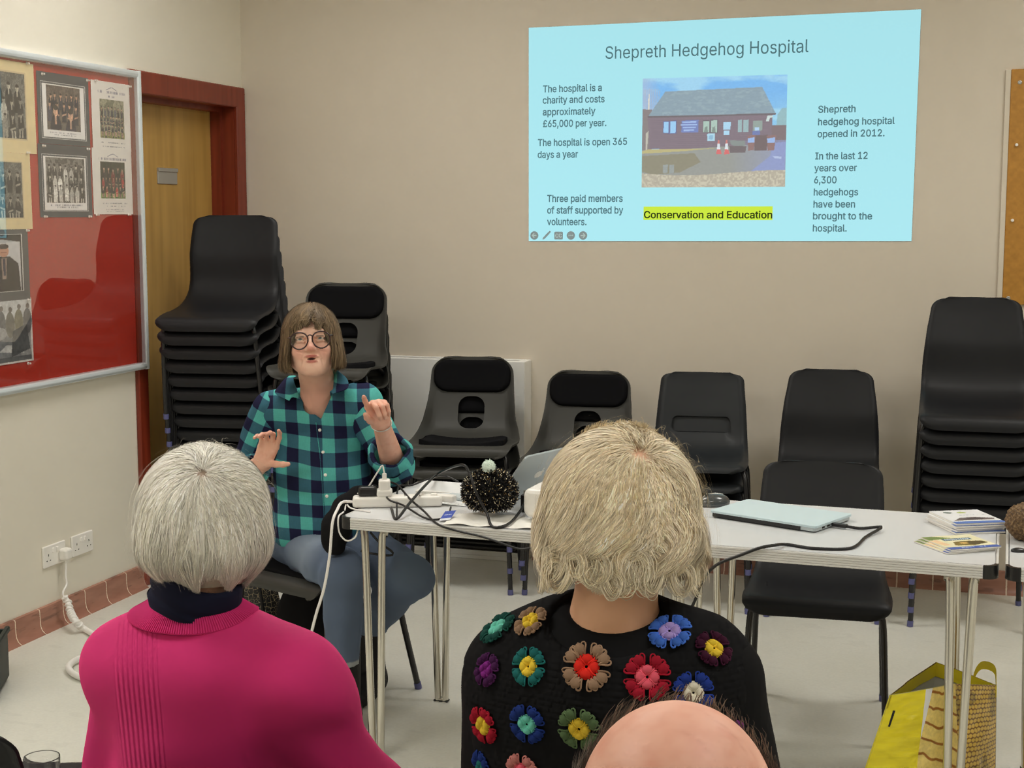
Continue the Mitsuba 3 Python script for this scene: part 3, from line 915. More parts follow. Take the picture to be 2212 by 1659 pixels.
# ------------------------------------------------------------------ the slide on the back wall: glowing sheets stand in for the projector's light
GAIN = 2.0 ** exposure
sl = thing('projected_slide', 'bright cyan slide about a hedgehog hospital, glowing as if projected on the beige back wall', 'slide')
mat('slide_base', (54, 60, 62), 0.9, spec=0.0)  # dark sheet, so the slide shows little besides its own glow
mat('slide_ink', (106, 152, 172), 0.95, spec=0.0)
mat('slide_icon', (156, 176, 186), 0.95, spec=0.0)
mat('slide_icon_light', (214, 240, 246), 0.95, spec=0.0)
YS = YB - .003
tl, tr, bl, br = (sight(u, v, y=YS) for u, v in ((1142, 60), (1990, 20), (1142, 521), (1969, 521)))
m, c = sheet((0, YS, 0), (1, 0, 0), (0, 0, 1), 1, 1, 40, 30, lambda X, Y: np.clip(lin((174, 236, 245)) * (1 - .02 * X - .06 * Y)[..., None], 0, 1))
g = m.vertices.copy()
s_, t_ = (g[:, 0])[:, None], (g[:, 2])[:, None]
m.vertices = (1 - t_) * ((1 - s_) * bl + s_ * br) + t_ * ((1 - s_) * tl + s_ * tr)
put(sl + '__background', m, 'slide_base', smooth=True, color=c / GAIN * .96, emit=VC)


def slide_text(text, u0, v0, u1, h, bold=False, ink='slide_ink', y=YS - .002, name='text_line'):
    """A line of text: from the photograph's left end of its base line to its right end; h is its capitals' height in pixels."""
    a, b = sight(u0, v0, y=y), sight(u1, v0, y=y)
    z = sight(u0, v0 - h, y=y)[2] - a[2]
    m = text_mesh(text, z, .0006, bold)
    w = m.bounds[1][0] - m.bounds[0][0]
    m.apply_translation((-m.bounds[0][0], 0, 0))
    m.apply_scale([(b[0] - a[0]) / w, 1, 1])
    part(sl, name, moved(m, frame(a, (1, 0, 0), (0, 0, 1), (0, -1, 0))), ink, smooth=False)


slide_text('Shepreth Hedgehog Hospital', 1308, 127, 1746, 26.5, name='title')
for tx, a, v, b in (('The hospital is a', 1173, 199.5, 1300), ('charity and costs', 1172.5, 223.6, 1306), ('approximately', 1172.5, 249, 1286), ('£65,000 per year.', 1173, 274.6, 1310),
                    ('The hospital is open 365', 1162, 315.4, 1354.5), ('days a year', 1161.5, 341, 1248.6), ('Three paid members', 1182, 436, 1345), ('of staff supported by', 1182, 461, 1346),
                    ('volunteers.', 1182, 486, 1267), ('Shepreth', 1767.4, 243.4, 1848), ('hedgehog hospital', 1767, 270.4, 1932.6), ('opened in 2012.', 1766, 296.4, 1910.6),
                    ('In the last 12', 1761, 344.3, 1874), ('years over', 1759, 370, 1851), ('6,300', 1758.4, 396, 1807), ('hedgehogs', 1757.6, 422, 1853.6), ('have been', 1757, 448, 1847),
                    ('brought to the', 1756, 473.6, 1884), ('hospital.', 1755.6, 499.7, 1829)):
    slide_text(tx, a, v, b, 14.6, True)
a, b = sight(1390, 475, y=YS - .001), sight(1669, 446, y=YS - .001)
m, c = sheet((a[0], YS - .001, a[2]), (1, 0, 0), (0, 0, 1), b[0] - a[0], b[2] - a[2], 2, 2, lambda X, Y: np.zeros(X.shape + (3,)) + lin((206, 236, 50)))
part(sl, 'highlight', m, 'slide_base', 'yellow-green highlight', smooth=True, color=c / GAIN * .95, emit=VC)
mat('slide_ink_dark', (62, 78, 40), 0.95, spec=0.0)
slide_text('Conservation and Education', 1391, 471, 1668, 14.8, True, 'slide_ink_dark', YS - .0025)


def on_slide(u, v, dy=.002):
    return sight(u, v, y=YS - dy)


px = (on_slide(1200, 300)[0] - on_slide(1199, 300)[0])
flat = lambda poly, o, d=.0006: moved(prism(poly, d), frame(o, (1, 0, 0), (0, 0, 1), (0, -1, 0)))
for u, kind in ((1154.2, 'left'), (1233.1, 'dots'), (1259.5, 'right')):
    o = on_slide(u, 508.6)
    ic = part(sl, 'icon', flat(shapely.Point(0, 0).buffer(8.8 * px), o), 'slide_icon', smooth=False)
    if kind == 'dots':
        gl = cat([prism(shapely.Point(q * 4 * px, 0).buffer(1.3 * px), .0006) for q in (-1, 0, 1)])
    else:
        s = -1 if kind == 'left' else 1
        gl = prism(shapely.union_all([shapely.LineString([(-4.2 * s * px, 0), (4.2 * s * px, 0)]).buffer(1.0 * px), shapely.LineString([(.6 * s * px, 4 * px), (4.4 * s * px, 0), (.6 * s * px, -4 * px)]).buffer(1.0 * px)]), .0006)
    put(ic + '__glyph', moved(gl, frame(o - [0, .0007, 0], (1, 0, 0), (0, 0, 1), (0, -1, 0))), 'slide_icon_light', smooth=False)
o = on_slide(1206.6, 508.8)
ic = part(sl, 'icon', flat(rrect(18.5 * px, 16 * px, 2 * px), o), 'slide_icon', smooth=False)
m = text_mesh('CC', 7.5 * px, .0006, True)
m.apply_translation(-m.bounds.mean(axis=0))
put(ic + '__glyph', moved(m, frame(o - [0, .001, 0], (1, 0, 0), (0, 0, 1), (0, -1, 0))), 'slide_icon_light', smooth=False)
o = on_slide(1180.5, 508.6)
part(sl, 'icon', flat(shapely.union_all([shapely.LineString([(-5.5 * px, -5.5 * px), (4.4 * px, 4.6 * px)]).buffer(2.1 * px), Polygon([(-8.6 * px, -8.4 * px), (-7.6 * px, -3.8 * px), (-3.8 * px, -7.4 * px)]),
                                          shapely.LineString([(6.2 * px, 6.4 * px), (7.4 * px, 7.6 * px)]).buffer(1.9 * px)]), o), 'slide_icon', smooth=False)


def hut(X, Y):
    """The slide's picture: a dark clad hut with a slate roof, cones and bins before it, wet ground and gravel."""
    w, h = X.max(), Y.max()

    def p(x, y):
        u = (x - 158) / 1782.0
        t, b = 180 - 65 * u, 1518 - 15 * u
        return u * w, h * (1 - (y - t) / (b - t))

    def q(P, pts, rgb, a=1.0):
        P.poly([p(*i) for i in pts], rgb, a)

    P = Paint(X, Y, (104, 184, 246))
    U, V = X / w, Y / h
    cl = fbm(np.stack([U * 4 + V * 3, V * 9, U * 0], -1), 4, 3)
    P.put(np.clip((cl - .47) * 6, 0, 1) * .75, (168, 226, 250))
    P.put(np.clip((U - .80) * 6, 0, 1) * np.clip(1.5 - 2 * V + .2, 0, 1) * .9, (166, 226, 236))
    P.put(np.clip((.12 - U) * 9, 0, 1) * .8, (160, 190, 226))
    for i in range(9):                                  # the bare tree at the left
        x = 175 + 22 * i
        q(P, [(x, 560), (x - 6 + 3 * i, 300 + 12 * (i % 3)), (x + 4 + 3 * i, 300), (x + 12, 560)], (186, 178, 178), .55)
    q(P, [(228, 560), (236, 370), (250, 370), (248, 560)], (232, 226, 206))
    q(P, [(1820, 740), (1830, 610), (1880, 530), (1950, 520), (1950, 740)], (138, 178, 178), .8)
    q(P, [(160, 555), (280, 555), (280, 1060), (155, 1060)], (126, 112, 112))
    q(P, [(1740, 742), (1945, 735), (1940, 960), (1740, 950)], (116, 92, 96))
    q(P, [(225, 655), (250, 640), (1770, 600), (1760, 1040), (1650, 1060), (300, 1040), (255, 1040)], (120, 98, 112))   # cladding
    for i in range(15):
        y = 690 + 24 * i
        q(P, [(270, y + 2), (1740, y - 34), (1740, y - 29), (270, y + 7)], (100, 80, 96), .7)
    q(P, [(225, 650), (445, 335), (1640, 268), (1812, 600)], (132, 158, 172))      # roof
    for i in range(17):
        y = 345 + 18.5 * i
        x0 = 445 - 220 * (y - 335) / 315
        q(P, [(x0, y), (1640 + 172 * (y - 335) / 315, y - 62 + 12 * i / 17), (1640 + 172 * (y - 335) / 315, y - 57 + 12 * i / 17), (x0, y + 5)], (112, 138, 156), .5)
    P.put((fbm(np.stack([U * 30, V * 60, U * 0 + 2], -1), 2, 7) > .62) & (V > .6) & (V < .88) & (U > .14) & (U < .9) & shapely.contains_xy(Polygon([p(225, 650), p(445, 335), p(1640, 268), p(1812, 600)]), X.ravel(), Y.ravel()).reshape(X.shape), (150, 176, 184), .5)
    q(P, [(225, 640), (1812, 590), (1808, 612), (230, 660)], (92, 76, 84))
    q(P, [(420, 695), (592, 690), (592, 850), (420, 850)], (84, 84, 140))
    q(P, [(430, 708), (490, 708), (492, 840), (428, 840)], (150, 208, 250))
    q(P, [(512, 700), (584, 700), (580, 846), (510, 846)], (150, 208, 250))
    q(P, [(655, 690), (868, 678), (862, 835), (650, 835)], (98, 118, 186))
    for i, (x0, x1) in enumerate(((665, 840), (645, 850), (668, 830), (680, 812))):
        q(P, [(x0, 700 + 34 * i), (x1, 694 + 34 * i), (x1, 712 + 34 * i), (x0, 718 + 34 * i)], (158, 188, 238))
    for a, b, t, e in ((925, 998, 695, 830), (1020, 1100, 685, 832)):
        q(P, [(a - 8, t - 8), (b + 8, t - 12), (b + 8, e + 6), (a - 8, e + 6)], (84, 70, 84))
        q(P, [(a, t), (b, t - 3), (b, e), (a, e)], (170, 200, 186))
        q(P, [(a + 20, e - 60), (a + 50, e - 75), (a + 60, e), (a + 10, e)], (120, 140, 130))
    q(P, [(1172, 705), (1264, 703), (1262, 795), (1174, 797)], (172, 222, 250))
    q(P, [(1178, 812), (1252, 810), (1250, 862), (1178, 864)], (172, 222, 250))
    for a, b in ((1350, 1400), (1420, 1480)):
        q(P, [(a, 680), (b, 672), (b, 826), (a, 828)], (150, 182, 186))
    q(P, [(1535, 685), (1650, 680), (1648, 800), (1535, 860)], (140, 158, 150))
    q(P, [(1556, 770), (1614, 768), (1612, 806), (1558, 806)], (176, 214, 246))
    q(P, [(1530, 815), (1625, 805), (1622, 860), (1530, 862)], (92, 110, 176))
    q(P, [(975, 850), (1070, 846), (1070, 938), (978, 938)], (172, 220, 240))
    q(P, [(992, 872), (1048, 868), (1046, 920), (994, 920)], (136, 188, 220))
    q(P, [(1710, 618), (1776, 616), (1776, 640), (1740, 650), (1728, 694), (1690, 694), (1700, 660)], (206, 226, 222))
    q(P, [(205, 850), (240, 820), (222, 1075), (205, 1075)], (190, 186, 170))
    q(P, [(150, 1060), (700, 1040), (1940, 950), (1940, 1380), (150, 1360)], (146, 148, 140))     # ground
    q(P, [(150, 1070), (250, 1045), (860, 1035), (1100, 1025), (700, 1065), (160, 1100)], (190, 178, 112))
    q(P, [(150, 1130), (820, 1090), (900, 1200), (640, 1330), (300, 1360), (150, 1320)], (132, 124, 92), .9)
    P.put(np.clip((U - .62) * 3, 0, 1) * (V < .42) * .6, (138, 150, 196))
    q(P, [(1790, 960), (1938, 940), (1930, 1360), (1500, 1330), (1750, 1120)], (134, 150, 208), .8)
    q(P, [(1780, 1120), (1890, 1128), (1890, 1155), (1810, 1150)], (190, 206, 240), .8)
    for a in (425, 505):
        q(P, [(a, 1238), (a + 64, 1232), (a + 62, 1335), (a + 4, 1342)], (150, 160, 160), .8)
    q(P, [(1255, 930), (1440, 930), (1448, 980), (1420, 1010), (1330, 1010), (1270, 980)], (126, 136, 132))
    q(P, [(1250, 1000), (1460, 1000), (1450, 1080), (1260, 1080)], (96, 78, 82))
    q(P, [(1560, 870), (1720, 860), (1710, 1050), (1560, 1055)], (98, 72, 74))
    for a, b in ((1470, 1572), (1706, 1820)):
        q(P, [(a, 870), (b, 860), (b - 22, 1050), (a + 14, 1056)], (138, 96, 92))
        q(P, [(a + 6, 905), (b - 12, 888), (b - 16, 955), (a + 8, 960)], (150, 186, 240))
    for a in (1117, 1215):                              # two traffic cones
        q(P, [(a - 6, 925), (a + 10, 925), (a + 30, 1090), (a - 26, 1090)], (226, 234, 240))
        q(P, [(a - 6, 925), (a + 10, 925), (a + 16, 968), (a - 12, 968)], (206, 112, 104))
        q(P, [(a - 20, 1042), (a + 26, 1042), (a + 42, 1100), (a - 26, 1104)], (220, 88, 88))
    P.put((V < .13 - .02 * np.sin(U * 5)) * 1.0, (180, 170, 148))
    gr = fbm(np.stack([U * 90, V * 70, U * 0], -1), 2, 5)
    P.put((V < .13 - .02 * np.sin(U * 5)) * np.clip((gr - .45) * 5, 0, 1), (206, 198, 172))
    P.speckle(240, .10, 2)
    P.c = P.c * .86 + .10
    return P.c


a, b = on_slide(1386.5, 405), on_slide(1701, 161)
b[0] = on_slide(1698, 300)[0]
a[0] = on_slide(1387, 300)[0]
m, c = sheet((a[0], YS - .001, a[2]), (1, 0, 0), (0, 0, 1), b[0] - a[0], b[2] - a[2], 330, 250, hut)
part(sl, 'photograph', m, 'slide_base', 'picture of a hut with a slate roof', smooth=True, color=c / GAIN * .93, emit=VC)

# ------------------------------------------------------------------ soft shapes: distance fields turned into meshes
def cone(a, b, ra, rb):
    """A limb: a capsule from a to b whose radius runs from ra to rb."""
    a, b = np.asarray(a, np.float32), np.asarray(b, np.float32)
    d = b - a
    q = np.float32(max(float(d @ d), 1e-9))
    return lambda p: np.linalg.norm(p - a - (t := np.clip(((p - a) @ d) / q, 0, 1))[:, None] * d, axis=1) - (ra + (rb - ra) * t)


def chain(pts, rs):
    return [cone(pts[i], pts[i + 1], rs[i], rs[i + 1]) for i in range(len(pts) - 1)]


def egg(c, r, R=None):
    """An ellipsoid; R's rows are its axes."""
    c, r = np.asarray(c, np.float32), np.asarray(r, np.float32)
    R = None if R is None else np.asarray(R, np.float32)

    def f(p):
        q = (p - c) if R is None else (p - c) @ R.T
        k0, k1 = np.linalg.norm(q / r, axis=1), np.linalg.norm(q / (r * r), axis=1)
        return k0 * (k0 - 1) / np.maximum(k1, 1e-6)
    return f


def smin(a, b, k):
    h = np.maximum(k - np.abs(a - b), 0) / k
    return np.minimum(a, b) - h * h * k * .25


def blend(fs, k):
    def f(p):
        d = fs[0](p)
        for g in fs[1:]:
            d = smin(d, g(p), k)
        return d
    return f


def carve(f, g, k):
    return lambda p: -smin(-f(p), g(p), k)


def nets(fn, lo, hi, h):
    """The zero surface of a distance field inside a box, by surface nets with cells of size h; flat parts of the field are skipped on a coarse grid first."""
    lo, hi = np.asarray(lo, float), np.asarray(hi, float)
    B = 6
    n = np.maximum(((hi - lo) / (h * B)).astype(int) + 1, 1)
    cc = (np.stack(np.meshgrid(*[np.arange(k) for k in n], indexing='ij'), -1).reshape(-1, 3) + .5) * h * B + lo
    near = np.abs(fn(cc.astype(np.float32))) < h * B * 1.5
    F = np.full(n * B + 1, 1e3, np.float32)
    blocks = np.argwhere(near.reshape(n))
    off = np.stack(np.meshgrid(*[np.arange(B + 1)] * 3, indexing='ij'), -1).reshape(-1, 3)
    idx = (blocks[:, None] * B + off[None]).reshape(-1, 3)
    flat_ = np.unique(np.ravel_multi_index(idx.T, F.shape))
    pts = np.stack(np.unravel_index(flat_, F.shape), -1) * h + lo
    vals = np.empty(len(pts), np.float32)
    for i in range(0, len(pts), 400000):
        vals[i:i + 400000] = fn(pts[i:i + 400000].astype(np.float32))
    F.ravel()[flat_] = vals
    inside = F < 0
    ok = F < 999
    c = np.zeros(np.array(F.shape) - 1, np.int8)
    valid = np.ones(c.shape, bool)
    corners = [(a, b, d) for a in (0, 1) for b in (0, 1) for d in (0, 1)]
    sl_ = lambda o: tuple(slice(k, k + s) for k, s in zip(o, c.shape))
    for o in corners:
        c += inside[sl_(o)]
        valid &= ok[sl_(o)]
    cells = np.argwhere((c > 0) & (c < 8) & valid)
    num = np.full(c.shape, -1, np.int64)
    num[tuple(cells.T)] = np.arange(len(cells))
    acc, cnt = np.zeros((len(cells), 3)), np.zeros(len(cells))
    g = lambda o: F[tuple((cells + o).T)]
    for o in corners:
        for ax in range(3):
            if o[ax] == 0:
                e = list(o)
                e[ax] = 1
                f0, f1 = g(np.array(o)), g(np.array(e))
                cr = (f0 < 0) != (f1 < 0)
                t = np.where(cr, f0 / np.where(cr, f0 - f1, 1), 0)
                q = np.repeat(np.array(o, float)[None], len(cells), 0)
                q[:, ax] = t
                acc += q * cr[:, None]
                cnt += cr
    V = (cells + acc / np.maximum(cnt, 1)[:, None]) * h + lo
    faces = []
    for ax in range(3):
        u, w = (ax + 1) % 3, (ax + 2) % 3
        a = cells[(cells[:, u] > 0) & (cells[:, w] > 0)]
        s = inside[tuple(a.T)]
        e = a.copy()
        e[:, ax] += 1
        cr = (s != inside[tuple(e.T)]) & ok[tuple(e.T)]
        a, s = a[cr], s[cr]
        du, dw = np.eye(3, dtype=int)[u], np.eye(3, dtype=int)[w]
        q = np.stack([num[tuple((a - du - dw).T)], num[tuple((a - dw).T)], num[tuple(a.T)], num[tuple((a - du).T)]], 1)
        good = (q >= 0).all(1)
        q, s = q[good], s[good]
        q[~s] = q[~s][:, ::-1]
        faces += [q[:, [0, 1, 2]], q[:, [0, 2, 3]]]
    return trimesh.Trimesh(V, np.vstack(faces), process=False)


def march(fn, u, v, near=1.0, far=6.0):
    """Where the sight line through a point of the photograph meets a soft shape, and the surface's normal there."""
    r = FWD + RIGHT * (u - 1106.0) / FOCAL - UP * (v - 829.5) / FOCAL
    ln = np.linalg.norm(r)
    t = near
    for _ in range(120):
        d = float(fn((EYE + r * t)[None].astype(np.float32))[0])
        t += max(d, .0002) / ln * .9
        if d < .0004 or t > far:
            break
    p = EYE + r * t
    e = 1e-3
    g = np.array([float(fn((p + e * k)[None].astype(np.float32))[0] - fn((p - e * k)[None].astype(np.float32))[0]) for k in np.eye(3)])
    return p, g / (np.linalg.norm(g) + 1e-9)


def local(M):
    """Points of a local frame in the world."""
    return lambda *q: (M[:3, :3] @ np.asarray(q, float) + M[:3, 3])


def pose(o, yaw=0.0, pitch=0.0, roll=0.0):
    """A frame at o; the face looks along -y turned by yaw about z, nods by pitch (positive lifts the face), leans by roll."""
    R = trimesh.transformations.euler_matrix(math.radians(-pitch), math.radians(roll), math.radians(yaw), 'sxyz')
    R[:3, 3] = o
    return R


def in_frame(fn, M):
    """A field given in local coordinates, evaluated on world points."""
    Ri, o = np.asarray(M[:3, :3].T, np.float32), np.asarray(M[:3, 3], np.float32)
    return lambda p: fn((p - o) @ Ri.T)


# ------------------------------------------------------------------ hair
class Envelope:
    """The outer shape of a hairdo in the head's frame: an ellipsoid above z0, below it a profile of widths."""

    def __init__(self, a, b, c, z0, prof, oy=0.0):
        self.a, self.b, self.c, self.z0, self.oy = a, b, c, z0, oy
        self.pz, self.pr = np.array([q[0] for q in prof])[::-1], np.array([q[1] for q in prof])[::-1]

    def project(self, p):
        q = p.copy()
        q[:, 1] -= self.oy
        up = q[:, 2] > self.z0
        d = q - [0, 0, self.z0]
        k = np.sqrt((d[:, 0] / self.a) ** 2 + (d[:, 1] / self.b) ** 2 + (d[:, 2] / self.c) ** 2) + 1e-9
        e = d / k[:, None] + [0, 0, self.z0]
        r = np.interp(q[:, 2], self.pz, self.pr)
        rho = np.sqrt((q[:, 0] / self.a) ** 2 + (q[:, 1] / self.b) ** 2) + 1e-9
        f = q.copy()
        f[:, :2] *= (r / rho)[:, None]
        o = np.where(up[:, None], e, f)
        o[:, 1] += self.oy
        return o

    def normal(self, p):
        q = p - [0, self.oy, self.z0]
        n = np.stack([q[:, 0] / self.a ** 2, q[:, 1] / self.b ** 2, np.maximum(q[:, 2], 0) / self.c ** 2], 1)
        return n / (np.linalg.norm(n, axis=1, keepdims=True) + 1e-9)

    def cap(self, shrink, zlo, n=48, m=30, keep=None):
        """The hairdo's solid underlay, a little inside the envelope."""
        th = np.linspace(0, 2 * np.pi, n + 1)
        rows = []
        for t in np.linspace(.0, np.pi / 2, m // 2):
            rows.append(np.stack([self.a * np.sin(t) * np.cos(th), self.b * np.sin(t) * np.sin(th) + self.oy, self.z0 + self.c * np.cos(t) + 0 * th], 1))
        for z in np.linspace(self.z0, zlo, m // 2 + 1)[1:]:
            r = np.interp(z, self.pz, self.pr)
            rows.append(np.stack([self.a * r * np.cos(th), self.b * r * np.sin(th) + self.oy, z + 0 * th], 1))
        V = np.array(rows)
        C = np.array([0, self.oy, self.z0 - .03])
        V = C + (V - C) * shrink
        g = grid_mesh(V)
        if keep is not None:
            ok = keep(g.vertices)
            g = trimesh.Trimesh(g.vertices, g.faces[ok[g.faces].all(1)], process=False)
        return g


def strands(env, pole, n, rng, hem, seed, steps=26, length=.34, grav=1.0, spread=(0, 1), wave=.0, wfreq=5.0, curl=0.0, depth=.012, r=.0007, accept=None, swirl=.25, start=.004, fuzz=.0, clump=28.0, part_=None):
    """Paths of hairs that run from a whorl over an envelope and fall; hem(phi) is the height at which they end. Returns (n, steps, 3) and radii."""
    pole = np.asarray(pole, float) / np.linalg.norm(pole)
    e1 = np.cross(pole, [1, 0, 0.0])
    e1 /= np.linalg.norm(e1)
    e2 = np.cross(pole, e1)
    psi = rng.uniform(0, 2 * np.pi, n)
    s0 = start + (rng.uniform(0, 1, n) ** .8) * (spread[1] - spread[0]) + spread[0]
    dirv = np.cos(psi)[:, None] * e1 + np.sin(psi)[:, None] * e2
    C = np.array([0, env.oy, env.z0])
    p = env.project(C + .1 * (np.cos(s0)[:, None] * pole + np.sin(s0)[:, None] * dirv))
    v = dirv * np.cos(s0)[:, None] - pole * np.sin(s0)[:, None]
    v += (swirl + rng.normal(0, .35, (n, 1))) * np.cross(np.broadcast_to(pole, v.shape), v)
    if part_ is not None:
        p, v = part_(p, v, psi, s0)
    h = length / steps
    P = [p]
    alive = np.ones(n)
    LIFE = []
    for k in range(steps - 1):
        nn = env.normal(p)
        g = np.array([0, 0, -1.0]) - nn * (nn @ np.array([0, 0, -1.0]))[:, None]
        v = v + grav * .22 * g
        v -= nn * (v * nn).sum(1, keepdims=True)
        v /= np.linalg.norm(v, axis=1, keepdims=True) + 1e-9
        q = env.project(p + v * h)
        phi = np.arctan2(q[:, 0], -q[:, 1])
        alive = alive * (q[:, 2] > hem(phi))
        q = np.where(alive[:, None] > 0, q, p + (q - p) * .02)
        P.append(q)
        LIFE.append(alive.copy())
        p = q
    P = np.stack(P, 1)
    life = np.stack(LIFE, 1).sum(1)                     # stretch what grew before the hem over all steps
    e = np.linspace(0, 1, steps)[None] * np.maximum(life, 1)[:, None]
    i0 = np.minimum(e.astype(int), steps - 2)
    f_ = (e - i0)[..., None]
    rows = np.arange(n)[:, None]
    P = P[rows, i0] * (1 - f_) + P[rows, i0 + 1] * f_
    t = np.linspace(0, 1, steps)[None]
    N = np.stack([env.normal(P[:, k]) for k in range(steps)], 1)
    Tn = np.gradient(P, axis=1)
    Tn /= np.linalg.norm(Tn, axis=-1, keepdims=True) + 1e-9
    S = np.cross(N, Tn)
    base = P[:, -1] * clump
    ph = 6.28 * noise(base, seed) * 2
    amp = wave * (.4 + 1.2 * noise(base * .7 + 5, seed + 1))
    w = np.sin(wfreq * 6.28 * t * (.8 + .5 * noise(base + 9, seed + 2)[:, None]) + ph[:, None]) * amp[:, None] * np.clip((t - .12) * 1.8, 0, 1)
    lift = -depth * (rng.uniform(0, 1, n) ** 1.6)[:, None] + .5 * np.roll(w, 2, axis=1) + fuzz * (rng.normal(0, 1, n)[:, None]) * t ** 2
    if curl:
        lift = lift + curl * (noise(base * 1.3 + 3, seed + 5)[:, None] - .35) * np.clip((t - .72) / .28, 0, 1) ** 2
    P = P + S * (w + fuzz * rng.normal(0, 1, n)[:, None] * t ** 2)[..., None] + N * lift[..., None]
    rad = r * rng.uniform(.6, 1.3, n)[:, None] * (1 - .75 * t ** 3) * np.minimum(1, .35 + 6 * t)
    ok = np.ones(n, bool) if accept is None else accept(P)
    return P[ok], rad[ok]


def ribbons(P, rad, colour, C=(0, .014, -.01)):
    """Flat ribbons along many hairs, turned away from the head's middle C; colour (n, steps, 3)."""
    n, m = P.shape[:2]
    Tn = np.gradient(P, axis=1)
    Tn /= np.linalg.norm(Tn, axis=-1, keepdims=True) + 1e-9
    A = np.cross(Tn, P - np.asarray(C))
    A /= np.linalg.norm(A, axis=-1, keepdims=True) + 1e-9
    V = np.stack([P - rad[..., None] * A, P + rad[..., None] * A], 2)
    i = (np.arange(n)[:, None] * m + np.arange(m - 1)[None]).reshape(-1, 1) * 2
    f = np.concatenate([i + [0, 1, 3], i + [0, 3, 2]])
    return trimesh.Trimesh(V.reshape(-1, 3), f, process=False), np.repeat(colour[:, :, None], 2, 2).reshape(-1, 3)


def join(*pairs):
    """Joins (mesh, colours) pairs into one mesh with one colour array."""
    vs, fs, cs, k = [], [], [], 0
    for m, c in pairs:
        v = np.asarray(m.vertices)
        vs.append(v)
        fs.append(np.asarray(m.faces) + k)
        cs.append(np.broadcast_to(c, (len(v), 3)))
        k += len(v)
    return trimesh.Trimesh(np.vstack(vs), np.vstack(fs), process=False), np.vstack(cs)


def tint(base, n, rng, spread=.12):
    """One colour per hair around a base."""
    return lin(base)[None] * np.exp(rng.normal(0, spread, (n, 1))) * np.exp(rng.normal(0, spread * .06, (n, 3)))


def weave_bump(p, n, uv):
    a = dr.sin(p.x * 2100.0) * dr.sin((p.z + p.y * .6) * 1700.0)
    return 0.00025 * a + 0.0012 * mikit.fbm(p.x * 26.0, p.y * 26.0, p.z * 26.0)


mat('skin', VC, 0.46, spec=0.35)
mat('hair', VC, 0.5, spec=0.18)
mat('denim', VC, 0.88, spec=0.1, bump=proc(lambda p, n, uv: 0.0014 * mikit.fbm(p.x * 30.0, p.y * 30.0, p.z * 30.0) + .0002 * mikit.noise(p.x * 900.0, p.y * 900.0, p.z * 900.0)))
mat('black_cloth', (20, 20, 22), 0.9, spec=0.15, bump=proc(weave_bump))
mat('boot_black', (22, 22, 23), 0.6, spec=0.3)
mat('eye', VC, 0.08, spec=0.6)
mat('rim_dark', (52, 26, 30), 0.2, spec=0.6)
mat('silver', (210, 208, 204), 0.25, metal=1.0)
scene['lens'] = {'type': 'thindielectric', 'int_ior': 1.55, 'ext_ior': 1.0}


def colour_by(m, base, *rules):
    """Vertex colours: a base, then (weight function of the vertices, colour) pairs laid over it."""
    v = np.asarray(m.vertices)
    c = np.broadcast_to(lin(base), v.shape).copy()
    for w, rgb in rules:
        k = np.clip(w(v), 0, 1)[:, None]
        c = c * (1 - k) + lin(rgb) * k
    return c


def spot(c, r, soft=.5):
    c = np.asarray(c, float)
    return lambda v: np.clip((r - np.linalg.norm((v - c) / (np.ones(3) if np.ndim(r) == 0 else r), axis=1)) / (r * soft) if np.ndim(r) == 0 else (1 - np.linalg.norm((v - c) / np.asarray(r), axis=1)) / soft, 0, 1)

# ------------------------------------------------------------------ hands
def hand(M, curl, splay=(.16, .04, -.06, -.17), thumb=(.55, .75, -.25), thumb_bend=.35, s=1.0):
    """A hand as limbs: M maps its frame (x to the finger tips, y to the thumb, z out of the back) to the world; curl: three joint angles per finger."""
    W = local(M)
    fs = []
    base = [(.088, .030, .002), (.093, .0095, .004), (.088, -.011, .003), (.079, -.029, 0)]
    seg = [(.043, .026, .021), (.047, .029, .022), (.043, .027, .021), (.033, .021, .018)]
    rad = [(.0098, .0088, .0080, .0068), (.0100, .0090, .0081, .0069), (.0096, .0086, .0078, .0066), (.0086, .0076, .0069, .0060)]
    for b in base:
        fs.append(cone(W(*(np.array((.006, b[1] * .45, 0)) * s)), W(*(np.array(b) * s)), .0150 * s, .0115 * s))
    fs.append(cone(W(.02 * s, .016 * s, -.007 * s), W(.06 * s, .022 * s, -.006 * s), .017 * s, .012 * s))
    fs.append(cone(W(.02 * s, -.018 * s, -.007 * s), W(.06 * s, -.022 * s, -.005 * s), .015 * s, .012 * s))
    palm = blend(fs, .014)
    out = [palm]
    for i in range(4):
        p, a, y = np.array(base[i]) * s, 0.0, splay[i]
        pts = [p]
        for k in range(3):
            a += curl[i][k]
            d = np.array([math.cos(a) * math.cos(y), math.cos(a) * math.sin(y), -math.sin(a)])
            p = p + d * seg[i][k] * s
            pts.append(p)
        out.append(blend(chain([W(*q) for q in pts], [x * s for x in rad[i]]), .004))
    t = np.array(thumb, float)
    t /= np.linalg.norm(t)
    u = np.cross(t, [0, 0, 1.0])
    u /= np.linalg.norm(u)
    p = np.array((.020, .022, -.008)) * s
    pts = [p]
    for k, L in enumerate((.040, .033, .026)):
        b = thumb_bend * (k - .0) * .9
        d = t * math.cos(b) + np.array([1.0, -.25, -.15]) / 1.06 * math.sin(b)
        p = p + d / np.linalg.norm(d) * L * s
        pts.append(p)
    out.append(blend(chain([W(*q) for q in pts], [.0150 * s, .0115 * s, .0102 * s, .0080 * s]), .006))
    return blend(out, .005), pts


def axes(o, x, z):
    """A frame at o with its x axis along x and its z axis near z; mirrored when the hand is a left one (see flip)."""
    x = np.asarray(x, float) / np.linalg.norm(x)
    z = np.asarray(z, float) - x * (np.asarray(z, float) @ x)
    z /= np.linalg.norm(z)
    return frame(o, x, np.cross(z, x), z)


